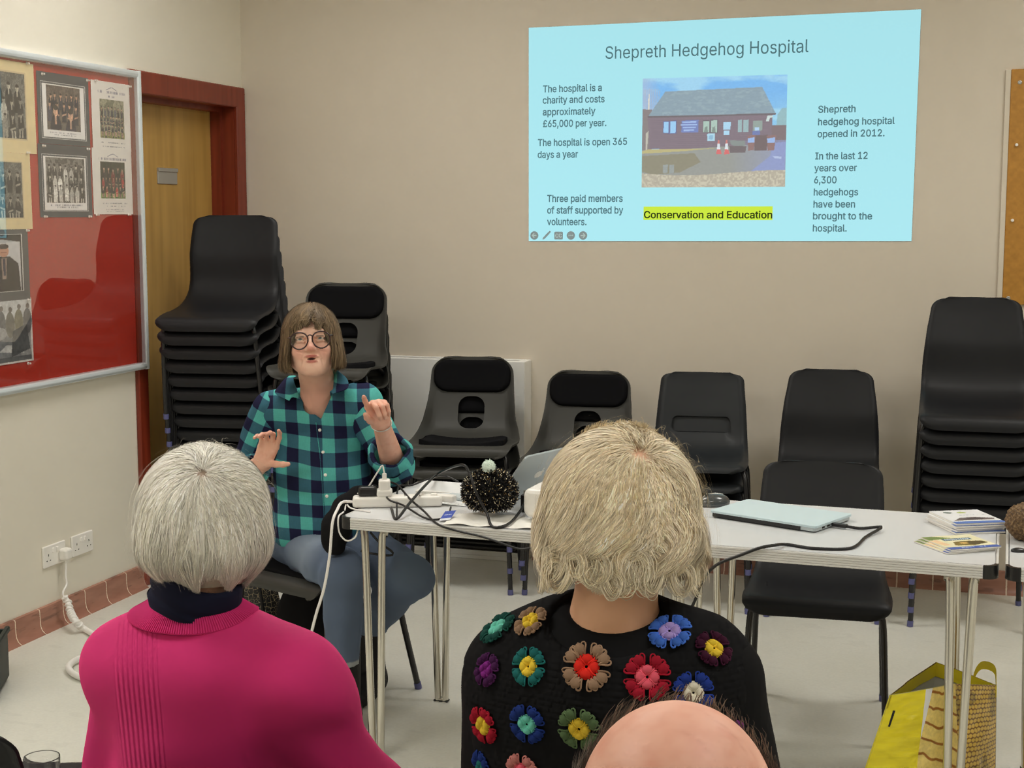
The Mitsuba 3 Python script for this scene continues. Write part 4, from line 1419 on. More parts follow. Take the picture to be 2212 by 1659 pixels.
# ------------------------------------------------------------------ the speaker
pk = thing('person', 'seated woman with a brown bob, round glasses and a green checked shirt, both hands raised', 'person')
BO = sight(672, 734, y=4.34)                            # between the eyes
HM = pose(BO, yaw=24, pitch=9, roll=-3)
hl = local(HM)
face = [egg((0, .020, .028), (.074, .092, .088)), egg((0, -.020, -.045), (.068, .066, .074))]
face = blend(face + [cone((-.054, .005, -.055), (-.012, -.060, -.098), .030, .022), cone((.054, .005, -.055), (.012, -.060, -.098), .030, .022)], .03)
face = blend([face, egg((0, -.070, -.099), (.026, .018, .017)), egg((-.040, -.060, -.040), (.026, .022, .024)), egg((.040, -.060, -.040), (.026, .022, .024)), cone((-.036, -.076, .020), (.036, -.076, .020), .011, .011)], .02)
for s in (-1, 1):
    face = carve(face, egg((s * .032, -.100, -.001), (.019, .017, .011)), .012)
face = blend([face, cone((0, -.084, .004), (0, -.105, -.032), .0075, .0115)], .010)
face = blend([face, egg((-.0125, -.096, -.036), (.0085, .0095, .0075)), egg((.0125, -.096, -.036), (.0085, .0095, .0075))], .006)
face = blend([face, egg((0, -.0865, -.0610), (.023, .0095, .0045)), egg((0, -.0850, -.0765), (.020, .0100, .0058))], .006)
face = carve(face, egg((0, -.095, -.0685), (.0180, .014, .0044)), .003)
for s in (-1, 1):
    face = carve(face, egg((s * .0068, -.1105, -.0420), (.0032, .005, .0028)), .002)
    face = blend([face, cone((s * .019, -.0860, .0052), (s * .045, -.0788, .0036), .0046, .0040), cone((s * .021, -.0838, -.0110), (s * .043, -.0788, -.0100), .0030, .0028)], .009)     # upper lids
neck0, neck1 = hl(0, .022, -.06), sight(694, 868, y=4.44)
chest = sight(694, 925, y=4.43)
neck = blend([cone(neck0, neck1, .056, .062), cone(neck1, chest + [0, .04, 0], .062, .085), cone(neck1 + [0, .03, -.02], sight(600, 885, y=4.46), .05, .05), cone(neck1 + [0, .03, -.02], sight(785, 878, y=4.46), .05, .05)], .04)
headneck = blend([in_frame(face, HM), neck], .022)
hm = nets(headneck, np.minimum(BO, chest) - [.16, .14, .05], np.maximum(BO, chest) + [.16, .17, .14], .0026)
lv = lambda v: (v - HM[:3, 3]) @ HM[:3, :3]


def in_head(w):
    return lambda v: w(lv(v))


blot = lambda v: np.clip((fbm(v * 60, 3, 2) - .45) * 3, 0, 1)
def crease(a, b, w):  # shade of skin folds put into the colour as dark lines
    a, b = np.asarray(a), np.asarray(b)

    def f(v):
        t = np.clip(((v - a) @ (b - a)) / ((b - a) @ (b - a)), 0, 1)
        d = np.linalg.norm((v - a - t[:, None] * (b - a)) * [1, .25, 1], axis=1)
        return np.clip(1 - d / w, 0, 1) * (v[:, 1] < -.03)
    return f


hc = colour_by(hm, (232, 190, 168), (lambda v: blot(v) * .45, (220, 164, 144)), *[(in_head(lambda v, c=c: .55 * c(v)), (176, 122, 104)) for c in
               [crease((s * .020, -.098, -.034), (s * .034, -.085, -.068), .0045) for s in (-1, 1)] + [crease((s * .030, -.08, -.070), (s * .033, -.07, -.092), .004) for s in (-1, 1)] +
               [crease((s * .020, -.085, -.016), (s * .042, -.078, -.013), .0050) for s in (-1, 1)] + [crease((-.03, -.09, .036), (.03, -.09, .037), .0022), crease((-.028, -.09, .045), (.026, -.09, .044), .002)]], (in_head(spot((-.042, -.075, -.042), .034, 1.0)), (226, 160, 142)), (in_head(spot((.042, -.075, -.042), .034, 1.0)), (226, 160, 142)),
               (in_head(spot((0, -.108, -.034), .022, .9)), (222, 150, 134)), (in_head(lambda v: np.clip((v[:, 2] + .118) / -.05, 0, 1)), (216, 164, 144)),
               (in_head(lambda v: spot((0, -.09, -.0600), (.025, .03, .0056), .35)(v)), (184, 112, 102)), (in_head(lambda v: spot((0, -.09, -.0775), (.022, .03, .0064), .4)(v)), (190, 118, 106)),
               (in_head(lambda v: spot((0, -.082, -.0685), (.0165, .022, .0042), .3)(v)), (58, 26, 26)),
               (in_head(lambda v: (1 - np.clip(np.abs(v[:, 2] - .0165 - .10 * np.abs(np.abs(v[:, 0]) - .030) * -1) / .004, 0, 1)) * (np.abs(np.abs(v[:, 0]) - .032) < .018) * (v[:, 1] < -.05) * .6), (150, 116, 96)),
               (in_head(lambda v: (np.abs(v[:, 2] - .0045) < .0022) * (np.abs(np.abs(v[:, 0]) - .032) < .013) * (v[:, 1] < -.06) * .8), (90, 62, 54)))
# arms: skin from above the elbow to the finger tips
CAMV = np.array([.40, -.91, .09])                       # towards the camera, seen from her
SR, SL = sight(586, 888, y=4.42), sight(783, 874, y=4.44)
ER, WR = sight(527, 1030, y=4.40), sight(567, 1000, y=4.15)
EL, WL = sight(850, 1003, y=4.42), sight(823, 913, y=4.20)
MR = axes(WR + [0, 0, -.004], sight(590, 930, y=4.13) - WR, -CAMV + np.array([.45, 0, 0]))
fr, _ = hand(MR, [(.10, .35, .3), (.40, .65, .45), (.55, .75, .45), (.55, .75, .45)], splay=(.06, .03, -.06, -.18), thumb=(.42, .9, -.1), thumb_bend=.1, s=.90)
armr = blend([cone(SR, ER, .045, .042), cone(ER, WR, .043, .027), fr], .018)
xl = sight(809, 862, y=4.14) - WL
zl = -CAMV + np.array([-.25, 0, .15])
ML = axes(WL, xl, zl)
ML[:3, 1] *= -1                                         # a left hand
fl_, _ = hand(ML, [(.30, .18, .1), (1.25, 1.35, .7), (1.3, 1.35, .7), (1.2, 1.3, .7)], splay=(.12, .02, -.06, -.14), thumb=(.80, .45, -.45), thumb_bend=.35, s=.92)
arml = blend([cone(SL, EL, .045, .042), cone(EL, WL, .043, .027), fl_], .018)
ar = nets(armr, np.minimum(ER, WR) - [.08, .13, .08], np.maximum(ER, WR) + [.16, .1, .2], .0024)
al = nets(arml, np.minimum(EL, WL) - [.14, .2, .08], np.maximum(EL, WL) + [.1, .1, .22], .0024)


def hand_tint(m, W):
    return colour_by(m, (224, 174, 152), (lambda v: blot(v) * .45, (212, 146, 126)), (lambda v: np.clip((np.linalg.norm(v - W, axis=1) - .10) / .08, 0, 1) * (v[:, 2] > W[2]) * .6, (212, 134, 116)))


hips_l, hips_r = sight(740, 1180, y=4.46), sight(632, 1175, y=4.46)
inner = nets(blend([cone(chest + [0, .075, -.06], (hips_l + hips_r) / 2 + [0, 0, .05], .10, .12), cone(SR, SL, .05, .05)], .06), chest - [.3, .2, .5], chest + [.3, .25, .12], .008)
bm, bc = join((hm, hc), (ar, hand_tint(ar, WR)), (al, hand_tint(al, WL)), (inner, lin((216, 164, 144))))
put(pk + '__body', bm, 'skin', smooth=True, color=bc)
for s in (-1, 1):                                       # eyes behind the lenses
    e = trimesh.creation.uv_sphere(.0118, count=[24, 24])
    e.apply_translation((s * .032, -.0735, -.0005))
    v = np.asarray(e.vertices)
    d = np.linalg.norm((v - [s * .032 - .001, -.0853, .0005])[:, [0, 2]], axis=1) + 9 * (v[:, 1] > -.074)
    c = np.where(d[:, None] < .0026, lin((14, 14, 16)), np.where(d[:, None] < .0064, lin((84, 92, 92)), lin((214, 198, 188))))
    part(pk, 'eye', moved(e, HM), 'eye', 'grey-blue eye' if s < 0 else None, smooth=True, color=c)
gk = pk + '__glasses'
tag(gk, 'round dark rimmed glasses')
rims = []
for s in (-1, 1):
    th = np.linspace(0, 2 * np.pi, 48, endpoint=False)
    loop = np.stack([s * .0355 + .0285 * np.cos(th), -.1045 + .010 * (np.abs(.0355 * s + .0285 * np.cos(th)) / .06) ** 2 - .004 * np.sin(th), -.0075 + .0270 * np.sin(th) + .0015 * np.cos(2 * th)], 1)
    ring = tube(np.vstack([loop, loop[:1]]), .0023, 8, cap=False)
    part(pk, 'glasses__rim', moved(ring, HM), 'rim_dark', smooth=50)
    c = loop.mean(0)
    fan = trimesh.Trimesh(np.vstack([loop, c[None] - [0, .002, 0]]), np.stack([np.arange(48), (np.arange(48) + 1) % 48, np.full(48, 48)], 1), process=False)
    part(pk, 'glasses__lens', moved(fan, HM), 'lens', smooth=True)
    part(pk, 'glasses__temple', moved(tube(curve([(s * .061, -.094, .004), (s * .074, -.06, .006), (s * .078, .0, .004), (s * .078, .02, -.012)], 16), .0017, 6), HM), 'rim_dark', smooth=50)
part(pk, 'glasses__bridge', moved(tube(curve([(-.0085, -.1045, .004), (0, -.107, .0085), (.0085, -.1045, .004)], 12), .0019, 8), HM), 'rim_dark', smooth=50)

# her hair: a bob with a parted fringe
rng = np.random.default_rng(11)
env = Envelope(.0995, .110, .114, .012, [(.012, 1.0), (-.03, 1.05), (-.065, 1.10), (-.090, 1.09), (-.105, 1.03), (-.125, .95), (-.16, .9)], oy=.012)


def hem1(phi):
    a = np.abs(phi)
    fringe = .036 - .022 * np.clip((a - .15) / .5, 0, 1) + .012 * np.sin(phi * 17) + .034 * np.exp(-((phi - .13) / .10) ** 2) + .012 * np.exp(-((phi + .12) / .2) ** 2)
    return np.where(a < .66, fringe, np.where(a < .86, fringe - (.125 + fringe) * (a - .66) / .20, -.104 + .006 * np.sin(phi * 13)))


face_open = lambda P: ~((np.abs(np.arctan2(P[:, -1, 0], -P[:, -1, 1])) < .76) & (P[:, -1, 2] < -.02))
P_, R_ = strands(env, (.12, -.10, 1), 9500, rng, hem1, 3, steps=20, length=.31, depth=.013, r=.0010, wave=.006, wfreq=1.1, swirl=.05, clump=30, accept=face_open, fuzz=.003, curl=-.014)
n = len(P_)
t = np.linspace(0, 1, P_.shape[1])[None, :, None]
lock = noise(P_[:, -1] * 55, 7)[:, None, None]
col = tint((104, 86, 66), n, rng, .25)[:, None] * (1 - .25 * t) * (.45 + 1.0 * lock) + tint((150, 132, 102), n, rng, .2)[:, None] * .55 * t * lock
hs = ribbons(P_, R_, np.clip(col, 0, 1))
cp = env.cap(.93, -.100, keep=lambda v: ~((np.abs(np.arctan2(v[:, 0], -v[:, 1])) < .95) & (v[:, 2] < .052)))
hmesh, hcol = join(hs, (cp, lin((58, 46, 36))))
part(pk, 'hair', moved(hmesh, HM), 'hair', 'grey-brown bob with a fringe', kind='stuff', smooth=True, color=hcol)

# the checked shirt
TEAL, NAVY, MID = lin((84, 172, 166)).tolist(), lin((27, 28, 58)).tolist(), lin((54, 98, 116)).tolist()


def plaid(p, n, uv):
    a = uv.x / .083
    b = uv.y / .083
    ea, eb = mikit.smoothstep(.47, .53, dr.abs(2 * (a - dr.floor(a)) - 1)), mikit.smoothstep(.47, .53, dr.abs(2 * (b - dr.floor(b)) - 1))
    th = .93 + .10 * mikit.noise(uv.x * 900.0, uv.y * 120.0) + .06 * mikit.noise(uv.x * 120.0, uv.y * 900.0)
    return mikit.mix(mikit.mix(TEAL, MID, ea), mikit.mix(MID, NAVY, ea), eb) * th


mat('plaid_cloth', proc(plaid), 0.85, spec=0.15)
UX = np.array([math.cos(.36), math.sin(.36), 0])


def torso_uv(v):
    q = v - chest
    return np.stack([q @ UX + .06 * q[:, 2] + .012 + .010 * (fbm(v * 5, 2, 4) - .5), v[:, 2] + .02 * (q @ UX) + .016 * (fbm(v * 5 + 3, 2, 8) - .5)], 1)


folds = lambda p, a=.010, f=9.0, s=1: a * (fbm(np.stack([p[:, 0] * f, p[:, 1] * f, p[:, 2] * f * .6], 1), 2, s).astype(np.float32) - .5)
belly = sight(690, 1075, y=4.33)
sh = blend([cone(SR + [.02, .01, -.005], SL + [-.02, .01, -.005], .062, .062), egg(chest + [0, .03, -.06], (.165, .105, .16)), egg(belly + [-.01, .06, 0], (.172, .135, .17)), egg(belly + [-.02, .05, -.11], (.185, .15, .10)),
            cone(neck1 + [0, .02, -.03], SR, .055, .055), cone(neck1 + [0, .02, -.03], SL, .055, .055), egg(chest + [.07, -.045, -.13], (.07, .06, .06)), egg(chest + [-.07, -.045, -.13], (.07, .06, .06))], .07)
vneck = sight(689, 914, y=4.30)
shirt = lambda p: sh(p) - folds(p, .024, 8.0, 5)
opening = blend([cone(hl(0, .01, -.08), neck1 + [.0, -.005, .01], .062, .060), cone(neck1 + [0, -.02, .0], neck1 + [0, -.05, -.005], .050, .040)], .01)
shirt = carve(shirt, opening, .004)


def vee(p):
    u = np.abs((p - vneck.astype(np.float32)) @ UX.astype(np.float32) + .20 * (p[:, 2] - vneck[2]))
    return np.maximum(np.maximum((u - .66 * (p[:, 2] - vneck[2])) * .83, (p[:, 1] - neck1[1]).astype(np.float32)), p[:, 2] - neck1[2] - .06)


shirt = carve(shirt, vee, .004)
tm = nets(shirt, chest - [.33, .28, .50], chest + [.33, .26, .13], .0055)
keep = np.asarray(tm.vertices)[:, 2] > hips_r[2] + .035
part(pk, 'shirt', tm, 'plaid_cloth', 'teal and navy checked shirt', smooth=True, uv=torso_uv(np.asarray(tm.vertices)))
shk = pk + '__shirt'


def sleeve(a, b, c, ra, rb, rc, cuff, seed):
    lo, hi = np.minimum(np.minimum(a, b), c) - .12, np.maximum(np.maximum(a, b), c) + .12
    d = (c - b) / np.linalg.norm(c - b)
    c32, d32, low_ = c.astype(np.float32), d.astype(np.float32), cone(b, c, rb, rc)
    f = blend([cone(a, b, ra, rb), lambda p: np.maximum(low_(p), (p - c32) @ d32)], .012)
    cut = lambda p: f(p) - folds(p, .018, 14.0, seed)
    bore = carve(cut, cone(c - d * .006 + d * cuff * .3, c + d * (cuff * .3 + .03), cuff, cuff * .9), .004)
    m = nets(bore, lo, hi, .0055)
    ax = (b - a) / np.linalg.norm(b - a)
    w = np.cross(ax, CAMV)
    w /= np.linalg.norm(w)
    v = np.asarray(m.vertices)
    return m, np.stack([(v - a) @ w + .02, (v - a) @ ax + .02], 1)


m, uv = sleeve(SR, ER, ER + (WR - ER) * .62, .068, .062, .052, .043, 7)
put(uniq(shk + '__sleeve'), m, 'plaid_cloth', smooth=True, uv=uv)
m, uv = sleeve(SL, EL + [0, 0, -.008], EL + (WL - EL) * .22, .066, .066, .066, .052, 9)
put(uniq(shk + '__sleeve'), m, 'plaid_cloth', smooth=True, uv=uv)
d = (WL - EL) / np.linalg.norm(WL - EL)
e1 = np.cross(d, [0, 0, 1.0])
e1 /= np.linalg.norm(e1)
e2 = np.cross(d, e1)
pr = [(.052, .0), (.066, -.012), (.0715, .008), (.070, .04), (.062, .054), (.052, .048), (.050, .02)]
th = np.linspace(0, 2 * np.pi, 41)
rings = np.array([[EL + (WL - EL) * .16 + d * (h + .004 * np.sin(3 * t + 1)) + (r + .004 * np.sin(5 * t + 8 * h * 10)) * (np.cos(t) * e1 * 1.06 + np.sin(t) * e2) for t in th] for r, h in pr + pr[:1]])
cf = grid_mesh(rings)
put(shk + '__cuff', cf, 'plaid_cloth', smooth=True, uv=np.stack([np.tile(th * .066, len(pr) + 1) + .05, np.repeat(np.arange(len(pr) + 1) * .016, 41)], 1))
tag(shk + '__cuff', 'rolled up cuff')


def flap(pts_in, pts_out, uo):
    """A collar flap between the neck line and its free edge."""
    a, b = curve(pts_in, 14), curve(pts_out, 14)
    s = np.linspace(0, 1, 6)[:, None, None]
    V = a[None] * (1 - s) + b[None] * s + np.array([0, -.012, .012]) * (np.sin(s * np.pi)) + np.array([.005, -.024, .004]) * s
    m = slab(V, .0025)
    v = np.asarray(m.vertices)
    part(pk, 'shirt__collar', m, 'plaid_cloth', smooth=True, uv=torso_uv(v) + [uo, .02])


S4 = lambda u, v, y: sight(u, v, y=y)
flap([S4(640, 812, 4.47), S4(634, 818, 4.42), S4(640, 838, 4.37), S4(648, 862, 4.335)], [S4(618, 826, 4.50), S4(606, 836, 4.42), S4(598, 850, 4.355), S4(628, 866, 4.315)], .03)
flap([S4(716, 802, 4.47), S4(722, 812, 4.42), S4(721, 838, 4.37), S4(716, 856, 4.335)], [S4(736, 806, 4.50), S4(752, 820, 4.42), S4(754, 840, 4.355), S4(722, 852, 4.315)], -.02)
for u, v in ((691, 929), (698, 977), (703, 1026), (706, 1072), (692, 881)):
    p, nn = march(shirt, u, v, 4.0, 5.5)
    bt = lathe([(0, .0035), (.0045, .0032), (.0056, .0022), (.0058, 0), (0, 0)], 16)
    x = np.cross([0, 0, 1], nn)
    x /= np.linalg.norm(x)
    put(uniq(shk + '__button'), moved(bt, frame(p, x, np.cross(nn, x), nn)), 'white_plastic', smooth=40)
pts = [march(shirt, u, v, 4.0, 5.5) for u, v in ((683, 912), (686, 940), (691, 980), (695, 1030), (698, 1075), (700, 1120))]
pl_ = curve([p + nn * .0012 for p, nn in pts], 26)
V = np.stack([pl_ - UX * .0016, pl_ - [0, .003, 0], pl_ + UX * .0016], 1)
put(shk + '__placket', slab(V, .003), 'plaid_cloth', smooth=True, uv=torso_uv(np.asarray(slab(V, .003).vertices)) + [.04, 0])

# jeans and boots
KR, KL = sight(742, 1240, y=4.02), sight(884, 1243, y=4.14)
AR, AL = sight(742, 1425, y=4.07), sight(800, 1352, y=4.42)
jl = blend([cone(hips_r + [0, 0, .02], KR, .098, .072), cone(KR, AR, .070, .060)], .03)
jr = blend([cone(hips_l + [0, 0, .02], KL, .098, .074), cone(KL, AL, .072, .060)], .03)
jn = blend([blend([jl, egg((hips_l + hips_r) / 2 + [0, .03, .02], (.19, .15, .11))], .05), jr], .012)
jeans = lambda p: np.maximum(jn(p) - folds(p, .030, 11.0, 3) + .004, -(p[:, 2] - (AR[2] - .012)))
jm = nets(jeans, np.minimum.reduce([hips_r, KR, AL, AR]) - [.22, .14, .06], np.maximum.reduce([hips_l, KL, AL]) + [.12, .2, .16], .006)
ax = (KR - hips_r) / np.linalg.norm(KR - hips_r)
part(pk, 'jeans', jm, 'denim', 'faded blue jeans', smooth=True, color=colour_by(jm, (88, 101, 122), (lambda v: np.clip((fbm(v * 9, 3, 4) - .42) * 2.2, 0, 1) * .5, (100, 114, 134)),
     (spot(hips_r + (KR - hips_r) * .55 + [0, -.05, .06], .16, 1.0), (132, 145, 162)), (spot(KL + [0, -.03, .05], .12, 1.0), (104, 120, 140)), (lambda v: (np.abs(v[:, 2] - AR[2] + .004) < .012) * (np.linalg.norm(v[:, :2] - AR[:2], axis=1) < .09) * .9, (160, 166, 168))))
for A, toe in ((AR, np.array([.06, -.20, 0])), (AL, np.array([.02, -.17, 0]))):
    h0 = np.array([A[0], A[1] + .02, .045])
    top = A + (A - (KR if A is AR else KL)) * -.05
    f = blend([cone(A + [0, 0, .06 if A is AR else .0], h0, .056 if A is AR else .045, .044), cone(h0, h0 + toe * .55, .043, .040), cone(h0 + toe * .55 + [0, 0, -.008], h0 + toe + [0, 0, -.012], .040, .033)], .03)
    boot = lambda p, f=f: np.maximum(f(p), .001 - p[:, 2])
    part(pk, 'boot', nets(boot, np.minimum(A, h0 + toe) * [1, 1, 0] - [.1, .1, .02], np.maximum(A, h0) + [.1, .1, .13], .006), 'boot_black', 'black boot' if A is AR else None, smooth=True)
# bracelet on her left wrist
bx = WL - d * .006
br = np.array([bx + .0335 * np.cos(t) * e1 + .0305 * np.sin(t) * e2 + d * .004 * np.sin(t) for t in np.linspace(0, 2 * np.pi, 40)])
part(pk, 'bracelet', tube(br, .0022, 8, cap=False), 'silver', 'thin silver bracelet', smooth=50)

# ------------------------------------------------------------------ the listeners, seen from behind
def lower_body(fn_hips, hips, face, wide=.085):
    """Thighs, shins and shoes of a seated listener (below the frame): returns the trouser and shoe meshes."""
    f = np.asarray(face, float)
    s = np.array([f[1], -f[0], 0])
    fs, shoes = [], []
    for q in (-1, 1):
        h, k = hips + s * q * .10, hips + s * q * .13 + f * .42 + [0, 0, .03]
        a = k + f * .02 + [0, 0, .10 - k[2]]
        fs += [blend([cone(h, k, .095, .068), cone(k, a, .064, .048)], .03)]
        shoes += [blend([cone(a, a + [0, 0, -.055], .04, .042), cone(a + [0, 0, -.058], a + f * .16 + [0, 0, -.064], .041, .032)], .02)]
    tr = blend([fs[0], fs[1], egg(hips, (.19, .15, .12))], .04)
    lo, hi = hips - [.65, .65, 0], hips + [.65, .65, .2]
    lo[2], hi[2] = .0, hips[2] + .16
    m = nets(lambda p: np.maximum(tr(p), .09 - p[:, 2]), lo, hi, .011)
    hi[2] = .14
    return m, [nets(lambda p, g=g: np.maximum(g(p), .001 - p[:, 2]), lo - [0, 0, .02], hi, .009) for g in shoes]


def head_field(M):
    f = [egg((0, .020, .020), (.072, .090, .080)), egg((0, -.020, -.045), (.066, .066, .072)), cone((0, -.08, .0), (0, -.105, -.034), .009, .012)]
    f = blend(f + [cone((-.05, .005, -.055), (-.012, -.060, -.098), .030, .022), cone((.05, .005, -.055), (.012, -.060, -.098), .030, .022)], .03)
    ears = [egg((s * .078, .016, -.018), (.010, .020, .032)) for s in (-1, 1)]
    return in_frame(blend([f] + ears, .008), M)


mat('trouser_dark', (44, 46, 54), 0.9)
mat('shoe_dark', (34, 32, 32), 0.5)

# --- the woman in the pink jumper
pk = thing('person', 'grey-haired woman in a pink jumper with a navy roll neck, seen from behind', 'person')
HY = 2.02
H2 = pose(sight(441, 1112, y=HY + .06), yaw=206, pitch=-8, roll=0)
h2 = local(H2)
nk0, nk1 = h2(0, .03, -.07), sight(412, 1322, y=HY + .03)
SR, SL = sight(640, 1466, y=HY + .04), sight(288, 1438, y=HY + .04)
ER, EL = sight(800, 1730, y=HY + .16), sight(240, 1760, y=HY + .14)
mid, low = sight(440, 1560, y=HY + .06), sight(450, 1900, y=HY + .10)
F2 = np.array([-.44, .90, 0])
hip = np.array([low[0], low[1], .56])
WR2, WL2 = hip + F2 * .30 + np.array([.90, .44, 0]) * .10 + [0, 0, .12], hip + F2 * .30 - np.array([.90, .44, 0]) * .06 + [0, 0, .12]
hd = blend([head_field(H2), cone(nk0, nk1, .052, .054), cone(nk1 - [0, -.02, .03], mid, .05, .08)], .02)
hm = nets(hd, h2(0, 0, 0) - [.17, .17, .42], h2(0, 0, 0) + [.17, .17, .16], .006)
fw = []
for E, Wp, sgn in ((ER, WR2, 1), (EL, WL2, -1)):
    Mh = axes(Wp, F2 + [0, 0, -.1], np.array([0, 0, 1.0]))
    if sgn < 0:
        Mh[:3, 1] *= -1
    q, _ = hand(Mh, [(.5, .5, .3)] * 4, s=.92)
    g = blend([cone(E, Wp, .04, .027), q], .018)
    fw.append(nets(g, np.minimum(E, Wp) - .13, np.maximum(E, Wp) + .2, .0035))
bm, bc = join((hm, lin((222, 172, 150))), *[(m, lin((216, 168, 146))) for m in fw])
part(pk, 'body', bm, 'skin', smooth=True, color=bc)
SHO = [cone(SL, SR, .066, .068), cone(nk1 + [0, .01, -.030], SR, .056, .070), cone(nk1 + [0, .01, -.030], SL, .056, .068), egg(mid, (.160, .12, .17)), egg(low, (.185, .15, .22)), egg((mid + low) / 2, (.170, .125, .2)),
       egg(mid + [.02, .0, .03], (.15, .115, .12)), egg(nk1 + [.005, .004, -.085], (.125, .098, .078))]
torso = blend(SHO, .06)
rsl, lsl = blend([cone(SR, ER, .072, .058), cone(ER, WR2, .056, .040)], .05), blend([cone(SL, EL, .066, .056), cone(EL, WL2, .055, .040)], .05)
jp0 = blend([torso, rsl, lsl], .035)
NW = nk1 + np.array([.004, -.012, .02])


def jp(p):
    return jp0(p) - folds(p, .020, 9.0, 21) - .006 * np.sin((p[:, 2] - .9) * 42 + 30 * p[:, 0]).astype(np.float32) * np.clip((p[:, 0] - SR[0] + .02) / .1, 0, 1)


neckcut = egg(nk1 + [.002, .0, .030], (.080, .076, .045))
jumper = carve(jp, neckcut, .012)


def rib_bump(p, n, uv):
    w = dr.fma(p.x, .9, p.y * .44)
    c = float((np.array([.9, .44]) @ sight(300, 1500, y=HY)[:2]))
    top = float(sight(300, 1372, y=HY - .06)[2])
    s = w - c + .05 * (p.z - top + .1)
    band = mikit.smoothstep(-.040, -.034, s) * (1 - mikit.smoothstep(.036, .042, s)) * (1 - mikit.smoothstep(top, top + .006, p.z))
    seam_c = float((np.array([.9, .44]) @ sight(452, 1420, y=HY)[:2]))
    s2 = w - seam_c + .30 * (p.z - float(sight(452, 1420, y=HY - .07)[2]))
    seam = dr.exp(-dr.square(s2 / .0035)) * (1 - mikit.smoothstep(top - .01, top + .01, p.z)) * (.4 + .6 * mikit.noise(p.z * 260.0))
    knit = .00012 * dr.sin(p.z * 2600.0) * dr.sin(w * 2600.0)
    return .0011 * dr.sin(s * 6.2832 / .0085) * band + .0012 * seam + knit + .0005 * mikit.fbm(p.x * 30.0, p.y * 30.0, p.z * 30.0)


mat('pink_knit', (200, 46, 112), 0.8, spec=0.2, sheen=0.5, bump=proc(rib_bump, eps=4e-4))
mat('navy_knit', (24, 26, 46), 0.85, spec=0.15)
lo, hi = np.minimum.reduce([SL, SR, ER, EL, low, hip]) - [.2, .25, .1], np.maximum.reduce([SL, SR, ER, EL, low]) + [.2, .5, .14]
lo[2] = hip[2] - .06
jm = nets(jumper, lo, hi, .0065)
part(pk, 'jumper', jm, 'pink_knit', 'bright pink knitted jumper', smooth=True)


def neck_band(fn, c, r0, r1, up, drop, thick, n=64, seed=1):
    """A knitted neck band: a ring laid on the garment around its neck opening."""
    th = np.linspace(0, 2 * np.pi, n + 1)
    rows = []
    for k in np.linspace(0, 1, 8):
        r = r0 + (r1 - r0) * k
        ring = np.stack([c[0] + r[0] * np.cos(th), c[1] + r[1] * np.sin(th), c[2] + up + (drop - up) * k + 0 * th], 1)
        rows.append(ring)
    V = np.array(rows)
    flat_ = V.reshape(-1, 3).astype(np.float32)
    for _ in range(6):
        d = fn(flat_)
        g = np.stack([fn(flat_ + e) - d for e in (np.eye(3, dtype=np.float32) * .002)], 1)
        g /= np.linalg.norm(g, axis=1, keepdims=True) + 1e-9
        flat_ = flat_ - g * (d - thick)[:, None] * .8
    return flat_.reshape(V.shape)


V = neck_band(jp0, nk1 + [.0, .0, .0], np.array([.072, .066]), np.array([.112, .100]), .06, .00, .004)
V[0] = V[0] * .5 + (nk1 + (V[0] - nk1) * .96) * .5
mat('pink_rib', (204, 48, 116), 0.8, spec=0.2, sheen=0.5)
th = np.linspace(0, 2 * np.pi, 65)
ribv = 1 + 0 * th
nb = slab(V, .006)
part(pk, 'jumper__neck_band', nb, 'pink_rib', 'ribbed neck band', smooth=True)
# ribs of the neck band, laid on it as fine ridges
ri = []
Vr = neck_band(jp0, nk1, np.array([.0735, .0675]), np.array([.1115, .0995]), .06, .00, .0045, n=150)
for k in range(0, 150, 1):
    q = Vr[:, k]
    ri.append(tube(q, .0016, 5))
part(pk, 'jumper__rib', cat(ri), 'pink_rib', kind='stuff', smooth=True)
# the navy roll neck
c0 = nk1
prof = [(.056, -.065), (.058, -.03), (.063, .0), (.072, .018), (.068, .024), (.069, .030), (.074, .040), (.0715, .062), (.066, .070), (.060, .066), (.058, .03), (.058, -.06)]
th = np.linspace(0, 2 * np.pi, 57)
axis = (nk0 - nk1) / np.linalg.norm(nk0 - nk1)
ex = np.cross([0, 1, 0], axis)
ex /= np.linalg.norm(ex)
ey = np.cross(axis, ex)
rings = np.array([[c0 + axis * (h * 1.05 + .0035 * np.sin(3 * t + 20 * h)) + (r + .0025 * np.sin(4 * t + 40 * h)) * (np.cos(t) * ex * 1.04 + np.sin(t) * ey) for t in th] for r, h in prof])
part(pk, 'roll_neck', grid_mesh(rings), 'navy_knit', 'navy roll neck', smooth=True)
# her hair
rng = np.random.default_rng(21)
env = Envelope(.112, .117, .117, .004, [(.004, 1.0), (-.030, 1.02), (-.055, 1.0), (-.075, .94), (-.093, .82), (-.110, .66), (-.125, .54), (-.16, .46)], oy=.014)
hem2 = lambda phi: np.where(np.abs(phi) < .8, .01, -.112 - .012 * np.sin(phi * 9))
P_, R_ = strands(env, (-.04, .80, .60), 11000, rng, hem2, 5, steps=22, length=.40, depth=.010, r=.00066, wave=.006, wfreq=1.0, swirl=.25, clump=20, fuzz=.0011, curl=-.016, start=.05)
n = len(P_)
t = np.linspace(0, 1, P_.shape[1])[None, :, None]
lock = noise(P_[:, -1] * 60, 7)[:, None, None]
col = tint((222, 219, 210), n, rng, .24)[:, None] * (1 - .30 * t ** 2) * (.66 + .55 * lock) - .22 * t ** 2 * np.array([.05, .08, .12])
F_, FR = strands(env, (-.04, .80, .60), 110, rng, hem2, 6, steps=26, length=.22, depth=-.014, r=.00024, wave=.010, wfreq=.8, swirl=.8, fuzz=.005)
hs = ribbons(P_, R_, np.clip(col * 1.12, 0, 1))
